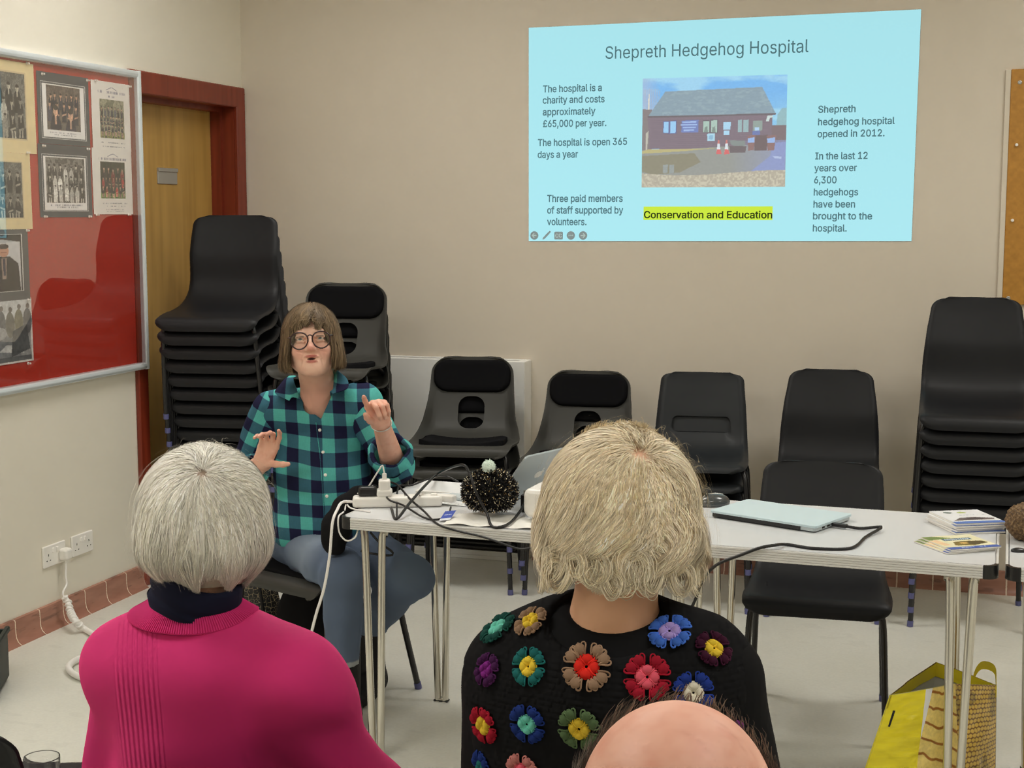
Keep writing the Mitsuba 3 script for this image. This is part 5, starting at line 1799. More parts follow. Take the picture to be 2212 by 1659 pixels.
fz = ribbons(F_, FR, np.repeat(tint((206, 200, 186), len(F_), rng, .1)[:, None], F_.shape[1], 1))
cp = env.cap(.935, -.118)
pw = np.array([-.04, .80, .60]) / np.linalg.norm([-.04, .80, .60])
cv = np.asarray(cp.vertices) - [0, .014, .0]
ang = np.arccos(np.clip((cv / np.linalg.norm(cv, axis=1, keepdims=True)) @ pw, -1, 1))
ccol = lin((164, 156, 142)) * (1 - np.clip((.24 - ang) / .16, 0, 1))[:, None] + lin((190, 168, 154)) * np.clip((.24 - ang) / .16, 0, 1)[:, None]
hmesh, hcol = join(hs, fz, (cp, ccol))
part(pk, 'hair', moved(hmesh, H2), 'hair', 'chin-length straight grey hair', kind='stuff', smooth=True, color=hcol)
tr, sh2 = lower_body(None, hip, F2)
part(pk, 'trousers', tr, 'trouser_dark', smooth=True)
for m in sh2:
    part(pk, 'shoe', m, 'shoe_dark', smooth=True)
chair('slot', *(hip + F2 * -.07)[:2], 206 - 0, 0, 'black plastic chair that the woman in the pink jumper sits on', None)

# --- the woman in the crochet vest
pk = thing('person', 'woman with wavy ash-blonde hair in a black vest of crocheted flower squares, seen from behind', 'person')
HY = 1.98
H3 = pose(sight(1340, 1092, y=HY + .07), yaw=193, pitch=-4, roll=-1)
h3 = local(H3)
nk0, nk1 = h3(0, .03, -.07), sight(1322, 1350, y=HY + .02)
SR, SL = sight(1552, 1470, y=HY + .05), sight(1092, 1462, y=HY + .05)
ER, EL = sight(1628, 1790, y=HY + .10), sight(1062, 1790, y=HY + .12)
mid, low = sight(1300, 1560, y=HY + .05), sight(1300, 1900, y=HY + .08)
F3 = np.array([-.225, .974, 0])
hip = np.array([low[0], low[1] + .02, .56])
WR2, WL2 = hip + F3 * .30 + np.array([.974, .225, 0]) * .10 + [0, 0, .12], hip + F3 * .30 - np.array([.974, .225, 0]) * .08 + [0, 0, .12]
hd = blend([head_field(H3), cone(nk0, nk1 + [0, .01, 0], .058, .064), cone(nk1 + [0, .018, .0], SR + [-.10, .01, .03], .050, .030), cone(nk1 + [0, .018, .0], SL + [.10, .01, .03], .050, .030), cone(nk1 + [0, .02, -.03], mid, .05, .08)], .03)
hm = nets(hd, h3(0, 0, 0) - [.2, .19, .42], h3(0, 0, 0) + [.2, .19, .16], .005)
fw = []
for E, Wp, sgn in ((ER, WR2, 1), (EL, WL2, -1)):
    Mh = axes(Wp, F3 + [0, 0, -.1], np.array([0, 0, 1.0]))
    if sgn < 0:
        Mh[:3, 1] *= -1
    q, _ = hand(Mh, [(.5, .5, .3)] * 4, s=.92)
    fw.append(nets(blend([cone(E, Wp, .04, .027), q], .018), np.minimum(E, Wp) - .13, np.maximum(E, Wp) + .2, .0035))
bm, bc = join((hm, lin((232, 180, 148))), *[(m, lin((222, 172, 146))) for m in fw])
part(pk, 'body', bm, 'skin', smooth=True, color=bc)
torso = blend([egg(nk1 + [.0, .002, -.085], (.135, .098, .082)), cone(SL + [.04, 0, .01], SR + [-.04, 0, .01], .070, .070), cone(nk1 + [0, .02, -.035], SR + [-.03, 0, .0], .055, .068), cone(nk1 + [0, .02, -.035], SL + [.03, 0, 0], .055, .068), egg(mid, (.185, .11, .17)), egg(low, (.185, .13, .22)), egg((mid + low) / 2, (.18, .115, .2))], .06)
arms3 = blend([blend([cone(SR, ER, .066, .054), cone(ER, WR2, .052, .036)], .04), blend([cone(SL, EL, .064, .052), cone(EL, WL2, .052, .036)], .04)], .01)
topf = lambda p: blend([torso, arms3], .03)(p) - folds(p, .008, 10.0, 31)
hole3 = egg(nk1 + [.004, -.012, .040], (.078, .085, .040))
under = carve(topf, hole3, .01)
lo, hi = np.minimum.reduce([SL, SR, ER, EL, low, hip]) - [.2, .25, .1], np.maximum.reduce([SL, SR, ER, EL, low]) + [.2, .5, .12]
lo[2] = hip[2] - .06
part(pk, 'top', nets(under, lo, hi, .007), 'black_cloth', 'fine black knitted top', smooth=True)


def crochet_bump(p, n, uv):
    u = dr.fma(p.x, .974, p.y * .225)
    row = dr.floor(p.z / .0085)
    a = mikit.noise(u * 260.0 + 37.0 * row, row * 3.1, 0.0)
    return .0030 * a * (.4 + .6 * dr.abs(dr.sin(p.z * 3.1416 / .0085))) + .003 * mikit.fbm(p.x * 70.0, p.y * 70.0, p.z * 70.0)


mat('black_crochet', (24, 24, 26), 0.95, spec=0.1, bump=proc(crochet_bump, eps=6e-4))
FS = np.array([.974, .225, 0], np.float32)
vest0 = lambda p: torso(p) - .011 - folds(p, .010, 14.0, 41)
ahr, ahl = sight(1612, 1500, y=HY + .02), sight(1002, 1500, y=HY + .02)


def vest(p):
    d = vest0(p)
    u = (p - nk1.astype(np.float32)) @ FS
    right, left = float((ahr - nk1) @ FS), float((ahl - nk1) @ FS)
    d = np.maximum(d, u - right - .25 * np.clip(p[:, 2] - ahr[2], -.1, .1))
    d = np.maximum(d, left - u)
    return -smin(-d, egg(nk1 + [.0, -.06, .020], (.094, .12, .046))(p), .006)


lo2, hi2 = lo.copy(), hi.copy()
vm = nets(vest, lo2, hi2, .0065)
part(pk, 'vest', vm, 'black_crochet', 'black vest of crocheted squares', smooth=True)


def flower(p, nn, inner, outer, s, seed, turn=0.0):
    """A crocheted flower: four clusters of loops in the middle and eight around, on the plane through p."""
    rng = np.random.default_rng(seed)
    x = np.cross([0, 0, 1.0], nn)
    x /= np.linalg.norm(x)
    y = np.cross(nn, x)
    parts = []

    def cluster(a, r0, r1, w, rgb, r):
        c = lin(rgb)
        for k in (-1, 0, 1):
            b = a + k * w * .62
            pts = []
            for t, q in ((0, 0), (.35, .75), (.8, 1.0), (1.0, .45), (1.02, -.45), (.8, -1.0), (.35, -.75), (0, 0)):
                rad = (r0 + (r1 - r0) * t * rng.uniform(.96, 1.04)) * s
                aa = b + q * w * .30 * (.6 + .4 * t)
                hgt = (.003 + .0045 * math.sin(math.pi * min(t, 1)) + rng.normal(0, .0006)) * s * 30
                pts.append(p + x * rad * math.cos(aa) + y * rad * math.sin(aa) + nn * min(hgt * .8, .010))
            m = tube(curve(pts, 16), r * rng.uniform(.9, 1.15), 5)
            parts.append((m, np.broadcast_to(c * rng.uniform(.82, 1.12), (len(m.vertices), 3))))
        q = p + x * (r0 * .45 + r1 * .55) * s * math.cos(a) + y * (r0 * .45 + r1 * .55) * s * math.sin(a) + nn * .0035
        e = trimesh.creation.icosphere(2, 1.0)
        e.apply_scale([(r1 - r0) * s * .46, (r1 * w * .62) * s, .0050])
        e = moved(e, frame(q, x * math.cos(a) + y * math.sin(a), -x * math.sin(a) + y * math.cos(a), nn))
        parts.append((e, np.broadcast_to(c * .8, (len(e.vertices), 3))))

    for k in range(4):
        a = turn + k * math.pi / 2
        cluster(a, .08, .50, .80, inner, .0013)
        cluster(a + .50, .50, 1.0, .40, outer, .0014)
        cluster(a + 1.07, .50, 1.0, .40, outer, .0014)
    return join(*parts)


YEL, TAU, AQU, DTE, PUR, DPU, TEA, RED, PNK, CRI, LIL, BLU, MAR, CRE, ROY, NVY, SAG, YEL2 = ((238, 206, 66), (150, 122, 100), (112, 206, 188), (24, 74, 68), (128, 40, 132), (70, 28, 76), (30, 104, 104), (222, 44, 34), (226, 92, 112),
    (158, 24, 46), (176, 156, 224), (66, 110, 204), (62, 20, 46), (232, 226, 208), (34, 58, 142), (28, 50, 118), (84, 106, 72), (228, 196, 62))
for q, (u, v, a, b, s) in enumerate(((1147, 1343, YEL, TAU, .026), (1076, 1358, AQU, DTE, .030), (1053, 1447, PUR, DPU, .024), (1143, 1440, YEL, TEA, .0275), (1268, 1441, RED, TAU, .0345), (1398, 1463, PNK, CRI, .0325),
                                     (1447, 1366, LIL, BLU, .0305), (1541, 1402, YEL, MAR, .0265), (1497, 1496, CRE, ROY, .029), (1046, 1566, YEL2, CRI, .0275), (1140, 1563, AQU, NVY, .0285), (1252, 1573, YEL2, SAG, .031),
                                     (1043, 1660, TEA, NVY, .027), (1130, 1668, PNK, (190, 120, 116), .028), (1375, 1590, PUR, TEA, .03), (1490, 1600, RED, NVY, .03), (1570, 1590, AQU, PUR, .028))):
    p, nn = march(vest, u, v, 1.2, 3.0)
    m, c = flower(p, nn, a, b, s, q, turn=.0 if q % 3 else .2)
    put(uniq(pk + '__vest__flower'), m, 'matte', smooth=True, color=c)
# her hair: full, wavy, ends curled up at the nape
rng = np.random.default_rng(31)
env = Envelope(.120, .124, .122, .000, [(.0, 1.0), (-.03, 1.03), (-.060, 1.02), (-.082, .95), (-.10, .82), (-.118, .64), (-.135, .5), (-.19, .46)], oy=.014)
hem3 = lambda phi: np.where(np.abs(phi) < .8, .01, -.102 - .014 * np.sin(phi * 7))
pw3 = np.array([-.22, .66, .72])
P_, R_ = strands(env, pw3, 12500, rng, hem3, 15, steps=24, length=.42, depth=.014, r=.00066, wave=.016, wfreq=1.6, swirl=.25, clump=15, fuzz=.0014, curl=.03, start=.07)
n = len(P_)
t = np.linspace(0, 1, P_.shape[1])[None, :, None]
lock = noise(P_[:, -1] * 45, 9)[:, None, None]
col = tint((218, 205, 180), n, rng, .24)[:, None] * (1 - .30 * t) * (.62 + .6 * lock) + tint((190, 184, 172), n, rng, .18)[:, None] * .28 * t
F_, FR = strands(env, pw3, 170, rng, hem3, 16, steps=26, length=.24, depth=-.018, r=.00024, wave=.016, wfreq=.9, swirl=.9, fuzz=.006)
fz = ribbons(F_, FR, np.repeat(tint((206, 188, 156), len(F_), rng, .1)[:, None], F_.shape[1], 1))
# loose curls that stand off the nape
curls = []
for k in range(30):
    ph = rng.uniform(.9, 2 * np.pi - .9)
    r_ = np.interp(-.085, env.pz, env.pr)
    b0 = np.array([env.a * r_ * np.sin(ph), -env.b * r_ * np.cos(ph) + .014, rng.uniform(-.075, -.045)])
    out = np.array([np.sin(ph), -np.cos(ph), 0])
    sd = np.array([np.cos(ph), np.sin(ph), 0]) * rng.choice([-1, 1])
    R0 = rng.uniform(.014, .024)
    for j in range(40):
        w = rng.normal(0, .004, 3)
        a = np.linspace(0, rng.uniform(4.0, 5.6), 20)
        rr = R0 * (1 - .10 * a / 5) * rng.uniform(.85, 1.1)
        pth = b0 + w + out * (.004 + .3 * R0 * np.sin(a * .5))[:, None] + sd * (rr * (1 - np.cos(a)))[:, None] * .9 + np.array([0, 0, -1.0]) * (rr * np.sin(a) + .012 * np.minimum(a, 1.5))[:, None]
        curls.append(pth)
Cp = np.array(curls)
cc = tint((222, 212, 190), len(Cp), rng, .22)
cu = ribbons(Cp, np.full(Cp.shape[:2], .0006) * (1 - .6 * np.linspace(0, 1, 20) ** 3)[None], np.repeat(cc[:, None], 20, 1))
cp = env.cap(.93, -.104)
cv = np.asarray(cp.vertices) - [0, .014, 0]
ang = np.arccos(np.clip((cv / np.linalg.norm(cv, axis=1, keepdims=True)) @ (pw3 / np.linalg.norm(pw3)), -1, 1))
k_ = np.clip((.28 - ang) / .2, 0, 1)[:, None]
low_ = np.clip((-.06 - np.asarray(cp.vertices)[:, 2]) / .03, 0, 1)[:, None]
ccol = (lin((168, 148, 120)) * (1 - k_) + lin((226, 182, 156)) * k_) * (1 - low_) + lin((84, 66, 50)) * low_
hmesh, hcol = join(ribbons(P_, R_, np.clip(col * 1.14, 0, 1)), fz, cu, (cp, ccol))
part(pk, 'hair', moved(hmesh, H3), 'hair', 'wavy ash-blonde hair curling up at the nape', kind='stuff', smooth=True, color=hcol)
tr, sh2 = lower_body(None, hip, F3)
part(pk, 'trousers', tr, 'trouser_dark', smooth=True)
for m in sh2:
    part(pk, 'shoe', m, 'shoe_dark', smooth=True)
chair('slot', *(hip + F3 * .06)[:2], 193, 0, 'black plastic chair that the woman in the crochet vest sits on', None)

# --- the balding man in front of the camera
pk = thing('person', 'balding man with a fringe of grey-brown hair, only the crown of his head in view', 'person')
H4 = pose(sight(1462, 1862, y=1.13), yaw=188, pitch=-20, roll=0)
h4 = local(H4)
nk1 = h4(0, .06, -.19)
F4 = np.array([-.139, .99, 0])
S4_ = np.array([.99, .139, 0])
mid = nk1 + [0, 0, -.2]
hip = np.array([nk1[0], nk1[1] - .02, .56])
hd = blend([head_field(H4), cone(h4(0, .03, -.07), nk1, .06, .062), cone(nk1, mid, .07, .10), egg(h4(0, .03, .045), (.080, .096, .086), H4[:3, :3].T)], .025)
hm = nets(hd, h4(0, 0, 0) - [.2, .2, .42], h4(0, 0, 0) + [.2, .2, .17], .004)
SR, SL = nk1 + S4_ * .18 + [0, 0, -.09], nk1 - S4_ * .18 + [0, 0, -.09]
ER, EL = SR + S4_ * .05 + F4 * .08 + [0, 0, -.28], SL - S4_ * .05 + F4 * .08 + [0, 0, -.28]
WR2, WL2 = hip + F4 * .32 + S4_ * .08 + [0, 0, .12], hip + F4 * .32 - S4_ * .08 + [0, 0, .12]
fw = []
for E, Wp, sgn in ((ER, WR2, 1), (EL, WL2, -1)):
    Mh = axes(Wp, F4 + [0, 0, -.1], np.array([0, 0, 1.0]))
    if sgn < 0:
        Mh[:3, 1] *= -1
    q, _ = hand(Mh, [(.5, .5, .3)] * 4)
    fw.append(nets(blend([cone(E, Wp, .042, .03), q], .018), np.minimum(E, Wp) - .13, np.maximum(E, Wp) + .2, .004))
lv4 = lambda v: (v - H4[:3, 3]) @ H4[:3, :3]
wr = lambda v: np.clip(1 - np.abs(np.sin(90 * (lv4(v)[:, 1] + .25 * lv4(v)[:, 0] + .02 * fbm(v * 14, 2, 6)))) * 5, 0, 1) * np.clip((lv4(v)[:, 2] - .08) / .02, 0, 1) * np.clip((fbm(v * 12, 2, 8) - .42) * 4, 0, 1)
bm, bc = join((hm, colour_by(hm, (216, 164, 145), (lambda v: blot(v) * .5, (200, 128, 108)), (lambda v: wr(v) * .5, (178, 112, 94)), (lambda v: np.clip((fbm(v * 22, 2, 5) - .5) * 4, 0, 1) * .35, (238, 190, 168)))), *[(m, lin((216, 164, 142))) for m in fw])
part(pk, 'body', bm, 'skin', smooth=True, color=bc)
jack = blend([cone(SL, SR, .08, .08), cone(nk1 + [0, 0, -.06], SR, .06, .075), cone(nk1 + [0, 0, -.06], SL, .06, .075), egg(mid + [0, 0, -.02], (.19, .13, .2)), egg(hip + [0, 0, .12], (.19, .15, .2)), cone(SR, ER, .075, .06), cone(ER, WR2, .058, .042), cone(SL, EL, .075, .06), cone(EL, WL2, .058, .042)], .05)
mat('grey_wool', (70, 74, 84), 0.9)
lo, hi = np.minimum.reduce([SL, EL, hip]) - [.2, .25, .05], np.maximum.reduce([SR, ER, hip]) + [.2, .5, .2]
part(pk, 'jumper', nets(carve(jack, cone(nk1 + [0, 0, -.05], h4(0, .03, -.07), .066, .07), .01), lo, hi, .009), 'grey_wool', smooth=True)
rng = np.random.default_rng(41)
env = Envelope(.096, .117, .134, .014, [(.014, 1.0), (-.03, 1.0), (-.07, .96), (-.1, .85), (-.14, .7)], oy=.024)
pw4 = np.array([.0, .50, .87])
hem4 = lambda phi: np.where(np.abs(phi) < .5, .05, np.where(np.abs(phi) < 1.2, .0, -.08))


def ring_only(P):
    q = P[:, 0] - [0, env.oy, env.z0]
    a = np.arccos(np.clip((q / np.linalg.norm(q, axis=1, keepdims=True)) @ (pw4 / np.linalg.norm(pw4)), -1, 1))
    return (a > .82) | ((q[:, 1] < -.01) & (a > .56))


P_, R_ = strands(env, pw4, 9000, rng, hem4, 25, steps=18, length=.15, spread=(.50, 1.75), start=.2, depth=.010, r=.00048, wave=.006, wfreq=1.2, swirl=.5, clump=30, fuzz=.006, accept=ring_only)
n = len(P_)
col = np.repeat(tint((132, 126, 118), n, rng, .35)[:, None], P_.shape[1], 1)
hs = ribbons(P_, R_, np.clip(col, 0, 1))
part(pk, 'hair', moved(hs[0], H4), 'hair', 'thin grey-brown hair around the bald crown', kind='stuff', smooth=True, color=hs[1])
tr, sh2 = lower_body(None, hip, F4)
part(pk, 'trousers', tr, 'trouser_dark', smooth=True)
for m in sh2:
    part(pk, 'shoe', m, 'shoe_dark', smooth=True)
chair('slot', *(hip + F4 * .06)[:2], 188, 0, 'black plastic chair that the balding man sits on', None)

# ------------------------------------------------------------------ on the tables
def lying(u, v, dz, yaw):
    """A frame on the table top under a point of the photograph, turned by yaw."""
    return shift(*(on_table(u, v) + [0, 0, dz])) @ rotz(math.radians(yaw))


# the power strip with its plugs
k = thing('power_strip', 'white four-way power strip near the table end, in front of the speaker', 'power strip')
a, b = on_table(756, 1098), on_table(944, 1098)
a[1], b[1] = a[1] + .02, b[1] + .045
Lp = float(np.linalg.norm(b - a))
Mp = frame((a + b) / 2, (b - a) / Lp, np.cross([0, 0, 1], (b - a) / Lp), (0, 0, 1))
part(k, 'body', moved(rbox(-Lp / 2, Lp / 2, -.028, .028, .001, .034, .010), Mp), 'white_plastic', smooth=40)
part(k, 'switch', moved(cbox(Lp / 2 - .035, Lp / 2 - .015, -.010, .010, .033, .038, .002), Mp), 'white_plastic', smooth=False)
for i in range(3):
    for s in (-1, 1):
        part(k, 'slot', moved(box(-Lp / 2 + .115 + .045 * i - .002, -Lp / 2 + .115 + .045 * i + .002, s * .009 - .004, s * .009 + .004, .0335, .0345), Mp), 'dark_slot', smooth=False)
pp = thing('charger_plug', 'white upright charger plugged into the power strip', 'charger')
c = Mp[:3, 3] + Mp[:3, 0] * (-Lp / 2 + .098)
part(pp, 'body', moved(rbox(-.018, .018, -.020, .020, .033, .085, .007), frame(c, Mp[:3, 0], Mp[:3, 1], (0, 0, 1))), 'white_plastic', smooth=40)
part(pp, 'base', moved(rbox(-.024, .024, -.024, .024, .032, .056, .008), frame(c, Mp[:3, 0], Mp[:3, 1], (0, 0, 1))), 'white_plastic', smooth=40)
part(pp, 'cable_end', moved(rbox(-.007, .007, -.004, .004, .084, .104, .003), frame(c, Mp[:3, 0], Mp[:3, 1], (0, 0, 1))), 'white_plastic', smooth=40)
solo('black_plug', moved(rbox(-.034, .022, -.017, .017, .033, .064, .009), frame(Mp[:3, 3] + Mp[:3, 0] * (-Lp / 2 + .052), Mp[:3, 0], Mp[:3, 1], (0, 0, 1))), 'black_plastic', 'black mains plug in the left end of the power strip', 'plug', smooth=40)


def cable(name, pts, r, m, label, n=8):
    p = curve(pts, step=.008)
    return solo(name, tube(p, r, n), m, label, 'cable', smooth=60)


W = on_table


def edge(u, v, off):
    """A point just before the near edge of the tables, off metres in front of it."""
    y = TA[1]
    for _ in range(4):
        y = TA[1] + (sight(u, v, y=y)[0] - TA[0]) * ROW[1] / ROW[0] - off
    return sight(u, v, y=y)


up = lambda u, v, h: on_table(u, v) + np.array([0, 0, h])
cab = lambda u, v, y: sight(u, v, y=y)
ce = c + [0, 0, .104]
cable('charger_cable', [ce, ce + [-.006, 0, .025], cab(822, 1010, c[1]), cab(808, 1032, c[1] + .02), cab(795, 1052, c[1] + .02), up(775, 1078, .012), up(752, 1084, .004), up(757, 1100, .004), up(800, 1108, .003)], .0026, 'cable_white', 'thin white cable arching out of the top of the upright charger')
cable('charger_cable', [c + [-.024, 0, .045], cab(806, 1050, c[1]), cab(780, 1063, c[1]), up(760, 1080, .010), up(748, 1092, .004), up(745, 1104, .003)], .0024, 'cable_white', 'second thin white cable running left from the charger')
e0 = Mp[:3, 3] - Mp[:3, 0] * (Lp / 2) + [0, 0, .016]
cable('power_cable', [e0 + [.01, 0, 0], e0 - Mp[:3, 0] * .03, cab(728, 1102, TA[1] + .02), cab(718, 1130, TA[1] - .03), cab(712, 1200, TA[1] - .05), cab(700, 1270, TA[1] - .07), cab(682, 1330, TA[1] - .08), cab(664, 1400, TA[1] - .09), cab(640, 1480, TA[1] - .09), sight(600, 1585, z=.006), sight(540, 1590, z=.006), sight(420, 1560, z=.006), sight(300, 1540, z=.006)], .0045, 'cable_white', 'thick white mains cable hanging down from the power strip at the table end')
cable('charger_cable', [up(742, 1108, .003), cab(731, 1118, TA[1] - .006), cab(733, 1150, TA[1] - .012), cab(748, 1168, TA[1] - .012), cab(766, 1162, TA[1] - .01), cab(772, 1148, TA[1] + .02), cab(774, 1135, TA[1] + .05)], .0026, 'cable_white', 'loop of thin white cable hanging below the table corner')
# black leads looped over the strip and around the pompom hedgehog
HX = on_table(1045, 1121)
HX[1] += .055
cable('black_lead', [up(845, 1100, .004), up(856, 1124, .004), up(885, 1108, .03), up(920, 1085, .055), up(948, 1062, .06), HX + [-.075, -.04, .155], HX + [-.035, -.082, .140], HX + [-.01, -.098, .09], HX + [.02, -.092, .03], up(1062, 1140, .005), up(1085, 1142, .006), up(1105, 1134, .01), up(1124, 1118, .02), up(1134, 1106, .03)], .0042, 'cable_black', 'thick black lead looped over the tinsel pompom to a plug')
cable('black_lead', [up(857, 1123, .004), up(858, 1085, .025), up(864, 1072, .035), up(890, 1075, .04), up(930, 1066, .05), up(960, 1057, .045), up(990, 1060, .03)], .0030, 'cable_black', 'thinner black lead running along behind the power strip')
cable('black_lead', [up(850, 1078, .05), up(836, 1073, .05), up(828, 1083, .04), up(840, 1100, .03), up(870, 1105, .02), up(915, 1122, .006), up(945, 1125, .004), up(968, 1116, .006), up(974, 1104, .012)], .0030, 'cable_black', 'black lead with a loop lying across the power strip')
cable('black_lead', [up(838, 1073, .05), up(860, 1079, .045), up(885, 1098, .03), up(915, 1112, .012), edge(945, 1132, .002), edge(985, 1146, .008), edge(1040, 1159, .010), edge(1080, 1172, .016), edge(1125, 1186, .02), edge(1160, 1178, .016), edge(1195, 1162, .006), up(1215, 1155, .004), up(1225, 1140, .004)], .0032, 'cable_black', 'black lead that hangs over the front edge of the table')
k = thing('lead_plug', 'black plug standing right of the tinsel pompom', 'plug')
p = up(1134, 1106, .02)
part(k, 'body', moved(rbox(-.012, .012, -.009, .009, -.019, .034, .005), shift(*p)), 'black_plastic', smooth=40)
part(k, 'pin', moved(box(-.004, .004, -.002, .002, .033, .046), shift(*p)), 'steel_plate', smooth=False)
cable('black_lead', [cab(800, 1150, 4.0), cab(820, 1172, 4.02), cab(845, 1190, 4.04), cab(849, 1198, 4.04), cab(835, 1200, 4.03), cab(805, 1196, 4.02), cab(780, 1190, 4.02)], .0035, 'cable_black', 'black lead hanging in a bend below the table')

# papers and a small box behind the strip
k = thing('paper', 'open white booklet with small print behind the power strip', 'booklet')


def printed(X, Y):
    P = Paint(X, Y, (226, 228, 228))
    for q in range(9):
        squiggle(P, .02, X.max() - .02, .02 + q * .019, .005, q, (110, 112, 118), .7)
    P.rect(X.max() * .25, Y.max() * .86, X.max() * .5, Y.max() * .93, (40, 42, 46))
    return P.c


o = on_table(862, 1083)
m, c_ = sheet(o + [0, 0, .002], (.995, -.08, 0), (.08, .995, 0), .23, .12, 60, 40, printed)
part(k, 'page', m, 'print', smooth=True, color=c_)
m, c_ = sheet(o + np.array([.08, .995, 0]) * .12 + [0, 0, .002], (.995, -.08, 0), np.array([.07, .86, .50]) / np.linalg.norm([.07, .86, .50]), .23, .07, 30, 12, lambda X, Y: np.zeros(X.shape + (3,)) + lin((222, 224, 224)))
part(k, 'page', m, 'print', smooth=True, color=c_)
solo('paper_stack', moved(cat([cbox(-.15, .15, -.085, .085, .0005 + .002 * i, .0022 + .002 * i, .0004) for i in range(6)]), lying(1010, 1062, 0, 4)), 'white_plastic', 'thin stack of white paper behind the tinsel pompom', 'paper', smooth=False)
k = thing('adapter', 'small white video adapter left of the tinsel pompom', 'adapter')
part(k, 'body', moved(rbox(-.030, .026, -.014, .014, .012, .034, .006), lying(967, 1092, 0, -8)), 'white_plastic', smooth=40)
part(k, 'lead', tube(curve([up(958, 1088, .02), up(950, 1090, .012), up(942, 1092, .004)]), .004, 8), 'cable_black', smooth=60)
k = thing('card', 'small blue and white card lying left of the tinsel pompom', 'card')


def bluecard(X, Y):
    P = Paint(X, Y, (62, 82, 168))
    P.rect(0, 0, X.max(), Y.max() * .22, (210, 214, 222))
    squiggle(P, .006, X.max() - .006, Y.max() * .6, .006, 3, (190, 200, 230))
    return P.c


m, c_ = sheet(on_table(948, 1128) + [0, 0, .004], (.9, .25, .1), (-.02, .96, .28), .035, .06, 20, 30, bluecard)
part(k, 'face', m, 'print', smooth=True, color=c_)
solo('tissue', moved(cat([sheet((0, 0, .001), (1, 0, 0), (0, 1, 0), .30, .16, 20, 12, lambda X, Y: np.zeros(X.shape + (3,)), curl=lambda U, V: .006 * np.sin(U * 9 + V * 3) ** 2)[0]]), lying(955, 1134, 0, 2)), 'white_plastic', 'crumpled white paper under the tinsel pompom', 'paper', smooth=True)

# the tinsel pompom hedgehog with a white face
k = thing('pompom_hedgehog', 'black tinsel pompom hedgehog with a small white bobble nose', 'toy')
rng = np.random.default_rng(51)
Rh = np.array([.093, .082, .072])
core = trimesh.creation.icosphere(3)
core.apply_scale(Rh * .86)
n = 8000
d = rng.normal(size=(n, 3))
d /= np.linalg.norm(d, axis=1, keepdims=True)
d = d[d[:, 2] > -.75]
n = len(d)
base = d * Rh * .82
lean = d + rng.normal(0, .75, d.shape)
lean /= np.linalg.norm(lean, axis=1, keepdims=True)
tip = base + lean * rng.uniform(.007, .017, (n, 1))
side = np.cross(lean, rng.normal(size=d.shape))
side /= np.linalg.norm(side, axis=1, keepdims=True)
wd = side * rng.uniform(.0009, .0016, (n, 1))
V = np.stack([base - wd, base + wd, tip + wd, tip - wd], 1).reshape(-1, 3)
V[:, 2] = np.maximum(V[:, 2], -.0705)
i = np.arange(n)[:, None] * 4
tin = trimesh.Trimesh(V, np.vstack([i + [0, 1, 2], i + [0, 2, 3]]), process=False)
sparkle = rng.uniform(0, 1, n)
cols = np.where(sparkle[:, None] > .945, lin((255, 244, 214)), np.where(sparkle[:, None] > .88, lin((150, 120, 70)), lin((20, 19, 19))))  # the glitter is painted: some strands pale, some tan
Mh = shift(*(HX + [0, 0, .0715]))
mat('tinsel', VC, 0.22, spec=0.8)
mat('tinsel_core', (12, 12, 12), 0.9)
part(k, 'core', moved(core, Mh), 'tinsel_core', smooth=True)
glint_beads = []
for q in rng.permutation(n)[:230]:
    e = trimesh.creation.icosphere(0, rng.uniform(.0010, .0022))
    e.apply_translation(tip[q] * [1, 1, 1])
    glint_beads.append(e)
mat('sequin', (255, 240, 208), 0.25, spec=0.9)  # pale beads added where the tinsel would sparkle
part(k, 'sequin', moved(cat(glint_beads), Mh), 'sequin', 'pale beads standing in for glints in the tinsel', kind='stuff', smooth=False)
part(k, 'tinsel', moved(tin, Mh), 'tinsel', 'glittering black tinsel', kind='stuff', smooth=False, color=np.repeat(cols, 4, 0))
rb = rng.normal(size=(700, 3))
rb /= np.linalg.norm(rb, axis=1, keepdims=True)
nose_c = HX + [.004, -.02, .1515]
mat('bobble', (222, 236, 226), 0.9)
fz_, fc = ribbons(np.stack([rb * .012, rb * .017, (rb + .10 * rng.normal(size=rb.shape)) * .0190], 1), np.full((700, 3), .0006), np.zeros((700, 3, 3)))
bb = trimesh.creation.icosphere(3, .0172)
part(k, 'nose', moved(cat([bb, fz_]), shift(*nose_c)), 'bobble', 'white bobble', smooth=True)
for s in (-1, 1):
    e = trimesh.creation.icosphere(2, .0028)
    e.apply_translation(nose_c + [.006 + .0055 * s, -.0125, -.009])
    part(k, 'eye', e, 'black_plastic', smooth=True)

# the open laptop: its lid's back is towards the listeners
k = thing('open_laptop', 'open silver laptop seen from behind, between the pompom and the blonde hair', 'laptop')
mat('silver_lid', (182, 192, 196), 0.35, metal=0.3)
Lx = np.array([.33, .944, 0]) / math.hypot(.33, .944)       # along the hinge: the screen faces the speaker
Lean = 38.0
out_ = np.array([Lx[1], -Lx[0], 0])
lid_up = out_ * math.sin(math.radians(Lean)) + np.array([0, 0, 1.0]) * math.cos(math.radians(Lean))
T0_ = sight(1135, 985, z=TZ + .009 + .205 * lid_up[2])
hinge = T0_ - lid_up * .205
Ly = -out_
Ml = frame(hinge, Lx, lid_up, np.cross(Lx, lid_up))
part(k, 'lid', moved(prism(rrect(.30, .205, .012), .006), Ml @ shift(.15, .1025, 0)), 'silver_lid', smooth=30)
fruit = shapely.union_all([shapely.Point(-.008, 0).buffer(.0135), shapely.Point(.008, 0).buffer(.0135), sbox(-.012, -.016, .012, .004)]).difference(shapely.Point(.024, .002).buffer(.009))
